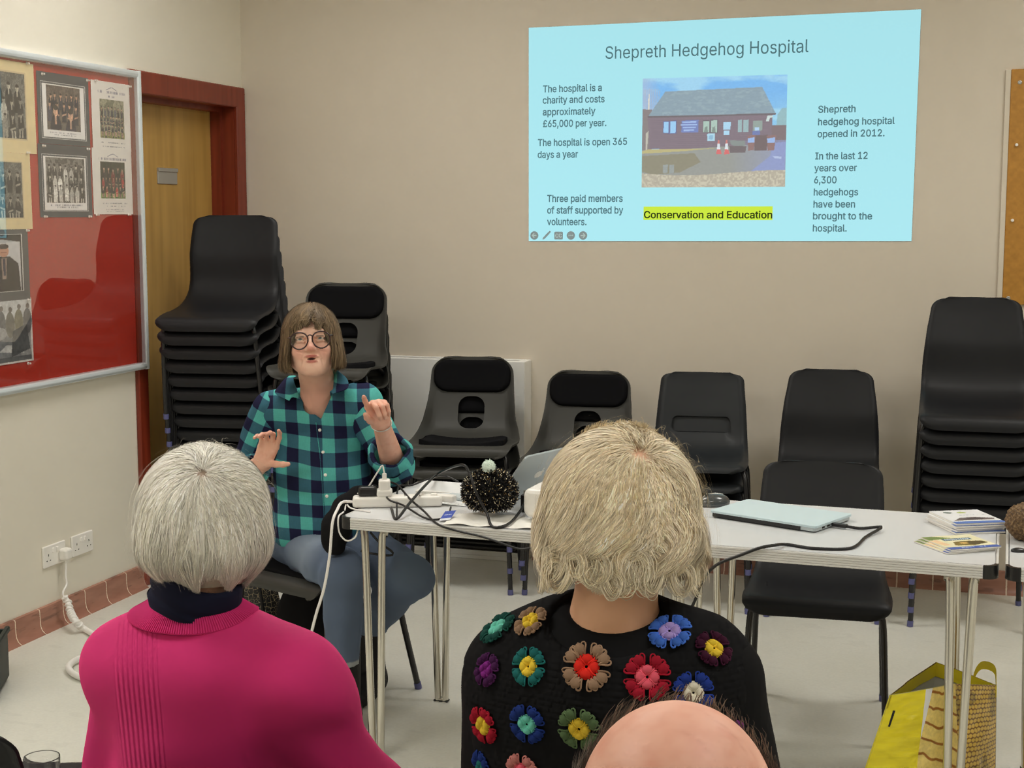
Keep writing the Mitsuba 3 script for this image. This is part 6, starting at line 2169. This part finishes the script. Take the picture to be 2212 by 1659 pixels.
fruit = shapely.union_all([fruit, shapely.Point(.003, .0215).buffer(.006).intersection(shapely.Point(.009, .0185).buffer(.006))])
part(k, 'emblem', moved(prism(fruit, .0008), Ml @ shift(.15, .105, .0055)), 'white_plastic', 'white bitten-fruit emblem', smooth=False)
part(k, 'base', moved(cbox(0, .30, .0, .205, 0, .010, .003), frame(hinge - [0, 0, .0075], Lx, Ly, (0, 0, 1))), 'silver_lid', smooth=False)
part(k, 'keyboard', moved(box(.02, .28, .03, .11, .0098, .0108), frame(hinge - [0, 0, .0075], Lx, Ly, (0, 0, 1))), 'black_plastic', smooth=False)

# the projector, mostly behind the blonde hair
k = thing('projector', 'white projector on the table, mostly hidden behind the blonde hair', 'projector')
pc = on_table(1262, 1120)
Mj = shift(*pc) @ rotz(math.radians(-4))
part(k, 'case', moved(rbox(-.155, .155, -.11, .11, .012, .098, .022), Mj), 'white_plastic', smooth=40)
part(k, 'lens', moved(cat([tube(np.array([(.06, .10, .056), (.06, .122, .056)]), .034, 24), tube(np.array([(.06, .121, .056), (.06, .126, .056)]), .024, 24)]), Mj), 'black_plastic', smooth=40)
for i in range(6):
    part(k, 'vent', moved(cbox(-.157, -.150, -.07 + i * .022, -.058 + i * .022, .035, .075, .002), Mj), 'dark_slot', smooth=False)
for x in (-.12, .12):
    part(k, 'foot', moved(lathe([(0, .014), (.012, .014), (.012, 0), (0, 0)], 14), Mj @ shift(x, -.08, 0)), 'black_plastic', smooth=40)
    part(k, 'foot', moved(lathe([(0, .014), (.012, .014), (.012, 0), (0, 0)], 14), Mj @ shift(x, .08, 0)), 'black_plastic', smooth=40)

# the closed laptop, its mouse and lead
k = thing('closed_laptop', 'closed thin laptop with a pale cyan lid, lying on the right table', 'laptop')
mat('lid_white', (190, 212, 220), 0.22, spec=0.6)  # even pale cyan tint over the whole lid
q0, q1, q2 = on_table(1762, 1153), on_table(1843, 1118), on_table(1532, 1117)
ex = (q2 - q0) / np.linalg.norm(q2 - q0)
ey = np.cross([0, 0, 1], ex) * -1
ln, dp = float(np.linalg.norm(q2 - q0)), .225
Mc = frame(q0 + [0, 0, .0], -ex, -np.cross(-ex, [0, 0, 1]), (0, 0, 1))
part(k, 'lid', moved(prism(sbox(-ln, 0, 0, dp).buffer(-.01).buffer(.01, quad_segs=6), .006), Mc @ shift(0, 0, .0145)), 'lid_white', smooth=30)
part(k, 'base', moved(prism(sbox(-ln + .004, .003, -.004, dp - .003).buffer(-.01).buffer(.01, quad_segs=6), .010), Mc @ shift(0, 0, .004)), 'silver_lid', smooth=30)
part(k, 'hinge', moved(box(-ln + .012, -.05, -.0005, .012, .004, .0142), Mc), 'black_plastic', 'dark hinge gap', smooth=False)
for x in (-ln + .02, -.02):
    for y in (.02, dp - .02):
        part(k, 'foot', moved(cbox(x - .012, x + .012, y - .006, y + .006, .0004, .0045, .001), Mc), 'black_plastic', smooth=False)
for i in range(2):
    part(k, 'port', moved(box(-.0042, -.0034, .045 + .03 * i, .06 + .03 * i, .006, .011), Mc), 'dark_slot', smooth=False)
k = thing('computer_mouse', 'shiny grey computer mouse at the far left corner of the closed laptop', 'mouse')
mat('mouse_grey', (70, 74, 76), 0.16, spec=0.7)
mm_ = nets(lambda p: np.maximum(egg((0, 0, .010), (.033, .052, .028))(p), .001 - p[:, 2]), (-.04, -.06, -.004), (.04, .06, .045), .0025)
Mm = lying(1543, 1092, 0, -50)
part(k, 'shell', moved(mm_, Mm), 'mouse_grey', smooth=True)
part(k, 'wheel', moved(tube(np.array([(-.004, -.028, .034), (.004, -.028, .034)]), .006, 12), Mm), 'black_plastic', smooth=40)
part(k, 'trim', moved(tube(curve([(0, -.0525, .012), (-.002, -.03, .0355), (0, 0, .0385), (0, .03, .034)], 20), .0012, 6), Mm), 'silver', smooth=60)
k = thing('laptop_lead', 'black lead from the closed laptop across the table and down over its edge', 'cable')
pj = Mc[:3, 3] + Mc[:3, 1] * .105 + [0, 0, .009]
part(k, 'plug', moved(rbox(0, .045, -.008, .008, -.005, .006, .003), frame(pj - Mc[:3, 0] * .002, Mc[:3, 0], Mc[:3, 1], (0, 0, 1))), 'black_plastic', smooth=40)
part(k, 'cable', tube(curve([pj + Mc[:3, 0] * .042, up(1860, 1146, .006), up(1902, 1147, .012), up(1898, 1151, .010), up(1870, 1163, .004), up(1838, 1187, .004), up(1760, 1188, .004), up(1700, 1180, .005), edge(1672, 1178, .0), edge(1640, 1184, .012), edge(1600, 1199, .02),
                            edge(1550, 1219, .03), edge(1520, 1250, .03), edge(1500, 1300, .02), edge(1478, 1345, .01), edge(1465, 1420, .0), sight(1440, 1590, z=.006), sight(1380, 1600, z=.006)], step=.012), .0042, 8), 'cable_black', smooth=60)


# booklets at the right end
def booklet(o, ex, w, h, z, t, paint, label, group, spine=None):
    k = thing('booklet', label, 'booklet', group)
    ex = np.asarray(ex) / np.linalg.norm(ex)
    ey = np.cross([0, 0, 1], ex)
    part(k, 'pages', moved(cbox(0, w, 0, h, z, z + t, .0008), frame(o, ex, ey, (0, 0, 1))), 'white_plastic', smooth=False)
    m, c = sheet(o + [0, 0, z + t + .0008], ex, ey, w, h, 70, 50, paint)
    part(k, 'cover', m, 'print_gloss', smooth=True, color=c)
    return k


def cover_a(X, Y):
    w, h = X.max(), Y.max()
    P = Paint(X, Y, (226, 228, 230))
    P.rect(0, 0, w, h * .16, (92, 122, 190))
    P.poly([(w * .08, h * .22), (w * .3, h * .42), (w * .6, h * .44), (w * .95, h * .34), (w * .9, h * .24)], (104, 96, 96))
    P.poly([(w * .3, h * .3), (w * .5, h * .4), (w * .75, h * .38), (w * .7, h * .28)], (70, 64, 66))
    P.oval(w * .28, h * .82, w * .09, h * .07, (130, 140, 136))
    P.oval(w * .55, h * .8, w * .09, h * .06, (176, 190, 120))
    squiggle(P, w * .4, w * .9, h * .6, .008, 2, (150, 160, 176))
    return P.c


def cover_b(X, Y):
    w, h = X.max(), Y.max()
    P = Paint(X, Y, (226, 222, 186))
    P.poly([(0, h), (0, h * .72), (w * .5, h * .8), (w * .2, h)], (112, 132, 72))
    P.poly([(0, h * .7), (w * .15, h * .72), (w * .2, h * .3), (w * .05, h * .3)], (232, 200, 158))
    P.rect(w * .25, h * .62, w * .82, h * .76, (62, 96, 120))
    for q in range(11):
        P.rect(w * (.29 + .046 * q), h * .655, w * (.29 + .046 * q + .030), h * .725, (214, 226, 232))
    P.poly([(w * .25, h * .25), (w * .35, h * .5), (w * .6, h * .55), (w * .9, h * .5), (w * .95, h * .35), (w * .6, h * .2)], (120, 104, 46))
    P.poly([(w * .55, h * .3), (w * .65, h * .52), (w * .92, h * .48), (w * .95, h * .34), (w * .7, h * .24)], (82, 72, 40))
    P.oval(w * .5, h * .4, w * .08, h * .06, (208, 170, 96))
    P.rect(0, 0, w, h * .16, (70, 98, 176))
    squiggle(P, w * .2, w * .8, h * .10, .006, 4, (220, 226, 240))
    P.speckle(60, .1, 3)
    return P.c


qa, qb = on_table(2064, 1156), on_table(2172, 1151)
ed = qb - qa
for i in range(5):
    booklet(qa + [.002 * ((i * 7) % 3), .003 * ((i * 5) % 3), 0], ed + [0, .004 * ((i * 3) % 4 - 1.5), 0], .150, .175, .0005 + .0062 * i, .0052, cover_a, f'white and blue booklet, {["lowest", "second from bottom", "middle one", "second from top", "topmost"][i]} of the far pile', 'booklets in the far pile')
qa, qb = on_table(2052, 1199), on_table(2172, 1190)
ed = qb - qa
for i in range(3):
    booklet(qa + [-.006 + .004 * i, .002 * i, 0], ed + [0, .012 - .008 * i, 0], .152, .150, .0005 + .0045 * i, .0036, cover_b, f'green and blue hedgehog booklet, {["lowest", "middle one", "topmost"][i]} of the near pile', 'booklets in the near pile')

# the hedgehog figure on the next table
k = thing('hedgehog_figure', 'brown carved hedgehog figure with a pale face at the right edge of the photo', 'figurine')
g0 = on_table(2206, 1170) + [.012, .03, 0]
mat('hedgehog_wood', VC, 0.6, spec=0.3)
bodyh = blend([egg((0, 0, .050), (.055, .062, .052)), egg((.004, .02, .045), (.05, .06, .045))], .02)
rgn = lambda p: bodyh(p) - .003 * np.sin(p[:, 0] * 420).astype(np.float32) * np.sin(p[:, 2] * 380 + 90 * p[:, 1]).astype(np.float32)
hb = nets(lambda p: np.maximum(rgn(p), .001 - p[:, 2]), (-.08, -.09, -.004), (.08, .10, .12), .0030)
hv = np.asarray(hb.vertices)
part(k, 'body', moved(hb, shift(*g0)), 'hedgehog_wood', smooth=True, color=colour_by(hb, (108, 84, 58), (lambda v: (fbm(v * 160, 2, 3) > .52) * .6, (66, 50, 36)), (lambda v: (fbm(v * 200 + 4, 2, 5) > .58) * .6, (150, 124, 92))))
fc = nets(blend([egg((.022, -.050, .040), (.032, .030, .034)), cone((.026, -.068, .032), (.030, -.094, .022), .018, .008)], .012), (-.03, -.12, -.002), (.08, .0, .09), .0025)
part(k, 'face', moved(fc, shift(*g0)), 'hedgehog_wood', 'pale tan face', smooth=True, color=colour_by(fc, (186, 150, 112), (lambda v: (fbm(v * 60, 2, 1) - .4) * 1.5, (160, 122, 88))))
for q, r in (((.030, -.101, .022), .0065), ((.010, -.078, .046), .004), ((.042, -.078, .046), .004)):
    e = trimesh.creation.icosphere(2, r)
    e.apply_translation(g0 + q)
    part(k, 'nose' if r > .006 else 'eye', e, 'black_plastic', smooth=True)
solo('pebble', moved(nets(lambda p: np.maximum(egg((0, 0, .003), (.020, .012, .008))(p), .0006 - p[:, 2]), (-.025, -.016, -.002), (.025, .016, .014), .0016), lying(2200, 1192, 0, 10)), 'tube_black', 'small dark pebble before the hedgehog figure', 'pebble', smooth=True)

# ------------------------------------------------------------------ bags and things on the floor
def bag_front(p, n, uv):
    """Print of the carrier bag: plain yellow on the left, a white strip, then loaves; maize on the gusset. uv in metres along and up."""
    u, v = uv.x, uv.y
    yel = mikit.mix(lin((214, 198, 22)).tolist(), lin((240, 226, 50)).tolist(), mikit.fbm(u * 14.0, v * 60.0, 2.0))
    white = mi.Color3f(*lin((220, 220, 218)).tolist())
    row = v / .052
    wob = mikit.fbm(u * 22.0, v * 10.0, 5.0)
    slice_ = mikit.smoothstep(.04, .12, dr.abs((row + .35 * u / .052 + .5 * wob) - dr.floor(row + .35 * u / .052 + .5 * wob) - .5))
    loaf = mikit.mix(lin((150, 96, 30)).tolist(), lin((226, 202, 118)).tolist(), slice_) * (.8 + .35 * mikit.fbm(u * 120.0, v * 120.0, 1.0))
    ky = v / .0150 + .35 * mikit.fbm(u * 14.0, v * 14.0, 4.0)
    r0 = dr.floor(ky)
    kx = u / .0175 + .5 * (r0 - 2 * dr.floor(r0 / 2)) + .4 * mikit.noise(u * 30.0, r0 * 1.7, 0.0)
    fx, fy = kx - dr.floor(kx) - .5, ky - r0 - .5
    rr = dr.sqrt(fx * fx * 1.1 + fy * fy * 1.3)
    maize = mikit.mix(lin((226, 190, 84)).tolist(), lin((120, 74, 20)).tolist(), mikit.smoothstep(.38, .62, rr)) * (.7 + .5 * mikit.fbm(u * 18.0, v * 18.0, 9.0))
    husk = mikit.smoothstep(.58, .66, mikit.fbm(u * 16.0 + 3, v * 16.0, 7.0))
    maize = maize * (1 - .45 * husk)
    c1 = dr.select(u < .165, yel, dr.select(u < .192 - .2 * (.40 - v), white, loaf))
    return dr.select(u < .305, c1, maize)


mat('bag_print', proc(bag_front), 0.32, spec=0.5, bump=proc(lambda p, n, uv: 0.006 * mikit.fbm(uv.x * 12.0, uv.y * 45.0, 2.0)))
mat('bag_inside', (176, 176, 164), 0.6)
mat('bag_rim', (206, 190, 40), 0.4)
k = thing('carrier_bag', 'open yellow carrier bag printed with bread and maize under the right table end', 'bag')
fz0 = 0.0
A0, A1, A2, A3 = sight(1832, 1765, z=0), sight(2075, 1780, z=0), sight(2150, 1725, z=0), sight(1985, 1705, z=0)
T0, T1, T2, T3 = sight(1922, 1502, y=A0[1] + .03), sight(2064, 1477, y=A1[1] + .01), sight(2153, 1480, y=A2[1] - .02), sight(2022, 1430, y=A3[1] - .02)
T2b, T3b = sight(2150, 1440, y=A2[1] - .0), sight(1985, 1478, y=A3[1] - .06)
base = np.array([A0, A1, A2, A3])
topc = np.array([T0, T1, T2, T3])


def wall_strip(pa, pb, ta, tb, nu, nv, u0, seed, bulge=.012):
    s, t = np.meshgrid(np.linspace(0, 1, nu), np.linspace(0, 1, nv))
    s, t = s[..., None], t[..., None]
    V = (1 - t) * ((1 - s) * pa + s * pb) + t * ((1 - s) * ta + s * tb)
    nrm = np.cross(pb - pa, [0, 0, 1.0])
    nrm = nrm / np.linalg.norm(nrm)
    w = np.sin(np.pi * s) * np.sin(np.pi * np.clip(t * .9, 0, 1))
    V = V + nrm * (bulge * w + .010 * w * (fbm(np.concatenate([s * 5 + seed, t * 14, 0 * s], -1), 3, seed)[..., None] - .5) * 2)
    ln = np.linalg.norm(tb - ta)
    uv = np.stack([u0 + s[..., 0] * ln, t[..., 0] * .42], -1)
    return V, uv.reshape(-1, 2)


for nm, (i, j, u0, sd) in {'front_panel': (0, 1, .0, 3), 'side_panel': (1, 2, .31, 5), 'back_panel': (2, 3, .31, 7), 'left_panel': (3, 0, .31, 9)}.items():
    V, uv = wall_strip(base[i], base[j], topc[i], topc[j], 26, 40, u0, sd)
    if nm == 'front_panel':
        uv[:, 0] = np.interp(uv[:, 0], [0, uv[:, 0].max()], [0, .30])
    m = grid_mesh(V)
    part(k, nm, m, 'bag_print', {'front_panel': 'yellow and bread printed front', 'side_panel': 'maize printed side'}.get(nm), smooth=True, uv=uv)
    nrm = np.cross(base[j] - base[i], [0, 0, 1.0])
    nrm /= np.linalg.norm(nrm)
    Vi = V - nrm * .003
    part(k, 'lining', grid_mesh(Vi), 'bag_inside', smooth=True)
    part(k, 'rim', slab(np.stack([Vi[-1] - nrm * .001, Vi[-5] - nrm * .002]), .0015), 'bag_rim', 'yellow inner rim' if nm == 'front_panel' else None, smooth=True)
hs_ = sight(1932, 1552, y=A0[1] + .015)
# the handle slit in the front
V, uv = wall_strip(base[0], base[1], topc[0], topc[1], 26, 40, 0, 3)
part(k, 'handle_slit', slab(np.stack([np.stack([V[34, 3] + [0, -.0015, 0], V[34, 3] + [.006, -.0015, 0]]), np.stack([V[29, 3] + [-.001, -.0015, 0], V[29, 3] + [.004, -.0015, 0]])]), .001), 'dark_slot', 'handle slit', smooth=False)
V = wall_strip(base[2], base[3], topc[2], topc[3], 26, 40, 0, 7)[0][-1]
for nm, pts in (('handle', [T2 + [0, 0, -.01], sight(2150, 1440, y=A2[1] + .01), sight(2125, 1428, y=A2[1] + .02), sight(2110, 1440, y=A2[1] + .02), sight(2100, 1470, y=A2[1] + .02)]),):
    c = curve(pts, 30)
    up_ = np.array([.0, .004, .022])
    part(k, nm, slab(np.stack([c, c - up_]), .0018), 'bag_rim', 'yellow handle loop', smooth=True)
part(k, 'bottom', grid_mesh(np.array([[A0, A1], [A3, A2]]) + [0, 0, .002]), 'bag_inside', smooth=False)

# white leads wrapped with a spiral tidy on the floor by the sockets
k = thing('wrapped_lead', 'white lead in a spiral wrap running from the wall socket over the floor', 'cable')
p0 = np.array([XL + .031, s1[0] + .042, s1[1] - .044])
g = lambda u, v, x: sight(u, v, x=x)
part(k, 'cable', tube(curve([p0, g(142, 1245, XL + .035), g(144, 1262, XL + .04), g(136, 1280, XL + .045), g(138, 1290, XL + .05)], step=.006), .0042, 8), 'cable_white', smooth=60)
path = curve([g(138, 1290, XL + .05), g(146, 1300, XL + .06), g(152, 1322, XL + .09), g(163, 1342, XL + .15), sight(182, 1358, z=.016), sight(205, 1372, z=.016), sight(240, 1392, z=.016), sight(270, 1420, z=.016), sight(250, 1438, z=.016), sight(215, 1430, z=.016), sight(180, 1421, z=.016), sight(158, 1430, z=.016), sight(148, 1442, z=.016),
              sight(160, 1456, z=.016), sight(185, 1466, z=.016), sight(240, 1480, z=.016), sight(330, 1500, z=.016), sight(430, 1540, z=.016)], step=.006)
part(k, 'sleeve', tube(path, .0115, 12), 'cable_white', 'thick white spiral sleeve', smooth=60)
t = np.arange(len(path))
tg = np.gradient(path, axis=0)
tg /= np.linalg.norm(tg, axis=1, keepdims=True)
n1 = np.cross(tg, [0, 0, 1.0])
n1 /= np.linalg.norm(n1, axis=1, keepdims=True) + 1e-9
n2 = np.cross(n1, tg)
m_ = 34
tt = np.linspace(0, m_, m_ * 10)
ph = tt / 3.4 * 2 * np.pi
it = lambda a: np.stack([np.interp(tt, t, a[:, q]) for q in range(3)], 1)
hel = it(path) + .0125 * (np.cos(ph)[:, None] * it(n1) + np.sin(ph)[:, None] * it(n2))
part(k, 'wrap', tube(hel, .0042, 8), 'cable_white', smooth=60)

# the animal-print bag, a black filler shape and the black bag by the speaker
def print_leo(p, n, uv):
    a, b, c = mikit.voronoi(p.x * 62.0 + p.y * 20.0, p.z * 62.0)
    return mikit.mix(lin((22, 20, 20)).tolist(), lin((168, 152, 120)).tolist(), mikit.smoothstep(.10, .02, b - a) * .9 + .25 * mikit.smoothstep(.16, .10, a))


mat('animal_print', proc(print_leo), 0.6)
k = thing('handbag', 'black and tan animal-print handbag under the speaker\'s chair', 'bag')
q = sight(546, 1300, y=4.56)
f = blend([egg((0, 0, .14), (.10, .075, .16)), egg((0, 0, .27), (.085, .05, .12))], .05)
bm = nets(lambda p: np.maximum(f(p) - folds(p, .02, 18.0, 4), .001 - p[:, 2]), (-.16, -.12, -.004), (.16, .12, .42), .007)
qb_ = np.array([q[0] + .01, q[1], 0])
part(k, 'body', moved(bm, shift(*qb_)), 'animal_print', smooth=True)
part(k, 'strap', tube(curve([qb_ + (-.05, -.02, .35), qb_ + (-.02, -.05, .385), qb_ + (.03, -.06, .38), qb_ + (.065, -.075, .28), qb_ + (.075, -.085, .15), qb_ + (.06, -.09, .02)], 40), .006, 8), 'boot_black', smooth=60)
solo('rucksack', moved(nets(lambda p: np.maximum(blend([egg((0, 0, .20), (.17, .12, .215)), egg((.05, -.05, .14), (.10, .09, .15))], .05)(p) - folds(p, .02, 12.0, 2), .001 - p[:, 2]), (-.22, -.22, -.004), (.22, .2, .46), .009), shift(-2.115, 4.50, 0)), 'black_cloth', 'black soft bag on the floor under the speaker\'s chair', 'bag', smooth=True)  # soft black shape added to fill the dark space there
k = thing('laptop_bag', 'black soft bag hanging at the table corner in front of the speaker', 'bag')
bp = [sight(806, 1062, y=4.12), sight(775, 1075, y=4.08), sight(745, 1100, y=4.03), sight(728, 1140, y=4.0), sight(722, 1175, y=3.99)]
hb2 = blend(chain(bp, [.022, .028, .034, .040, .036]), .03)
part(k, 'body', nets(lambda p: hb2(p) - folds(p, .014, 26.0, 6), np.min(bp, axis=0) - .07, np.max(bp, axis=0) + .07, .005), 'black_cloth', smooth=True)

# the crate at the left edge and the things at the bottom left
mat('crate_green', (24, 34, 31), 0.5)
k = thing('crate', 'dark green plastic crate with white lettering at the left edge', 'crate')
cr = sight(17, 1525, z=0)
CRM = shift(*(cr - [.045, 0, 0])) @ rotz(.47) @ shift(*(-cr))
n_before = set(scene)
part(k, 'wall', cat([cbox(cr[0] - .36, cr[0] - .004, cr[1], cr[1] + .012, .012, .185, .003), cbox(cr[0] - .016, cr[0] - .004, cr[1], cr[1] + .27, .012, .185, .003), cbox(cr[0] - .36, cr[0] - .004, cr[1] + .262, cr[1] + .272, .012, .185, .003)]), 'crate_green', smooth=False)
part(k, 'rim', cat([cbox(cr[0] - .365, cr[0] + .002, cr[1] - .006, cr[1] + .012, .172, .192, .004), cbox(cr[0] - .014, cr[0] + .004, cr[1] - .006, cr[1] + .278, .172, .192, .004)]), 'crate_green', smooth=False)
part(k, 'foot', cbox(cr[0] - .06, cr[0] + .004, cr[1] - .004, cr[1] + .05, .001, .07, .006), 'crate_green', smooth=False)
part(k, 'base', box(cr[0] - .36, cr[0] - .01, cr[1] + .006, cr[1] + .27, .006, .014), 'crate_green', smooth=False)
for q, (x, z, tx) in enumerate(((-.052, .108, 'Y'), (-.046, .078, 'o.'))):
    m = text_mesh(tx, .034, .001, True)
    m.apply_translation(-m.bounds.mean(axis=0))
    part(k, 'lettering', moved(m, frame((cr[0] + x + .012, cr[1] - .0008, z), (1, 0, 0), (0, 0, 1), (0, -1, 0))), 'white_plastic', 'white lettering', smooth=False)
for kk in set(scene) - n_before:
    scene[kk]['to_world'] = mi.ScalarTransform4f(CRM)

# bottom left: the back of a chair close to the camera and a glass on the seat of the next one
q = sight(20, 1592, z=.80)
chair('wide', q[0] - .275, q[1] + .20, 200, 0, 'black plastic chair cut off by the bottom left corner of the photo', None)
gl = sight(90, 1634, d=2.88)
chair('plain', gl[0] - .17, gl[1] + .02, 95, 0, 'black plastic chair with a drinking glass on its seat', None)
scene['clear_glass'] = {'type': 'dielectric', 'int_ior': 1.5, 'ext_ior': 1.0}
zb = .4495
gp = [(0, 0), (.030, 0), (.033, .004), (.0355, gl[2] - zb - .002), (.0350, gl[2] - zb), (.0343, gl[2] - zb - .002), (.0318, .010), (.0, .008)]
solo('drinking_glass', moved(lathe(gp, 40), shift(gl[0], gl[1], zb)), 'clear_glass', 'clear drinking glass cut off by the bottom edge at the left', 'glass', smooth=40)
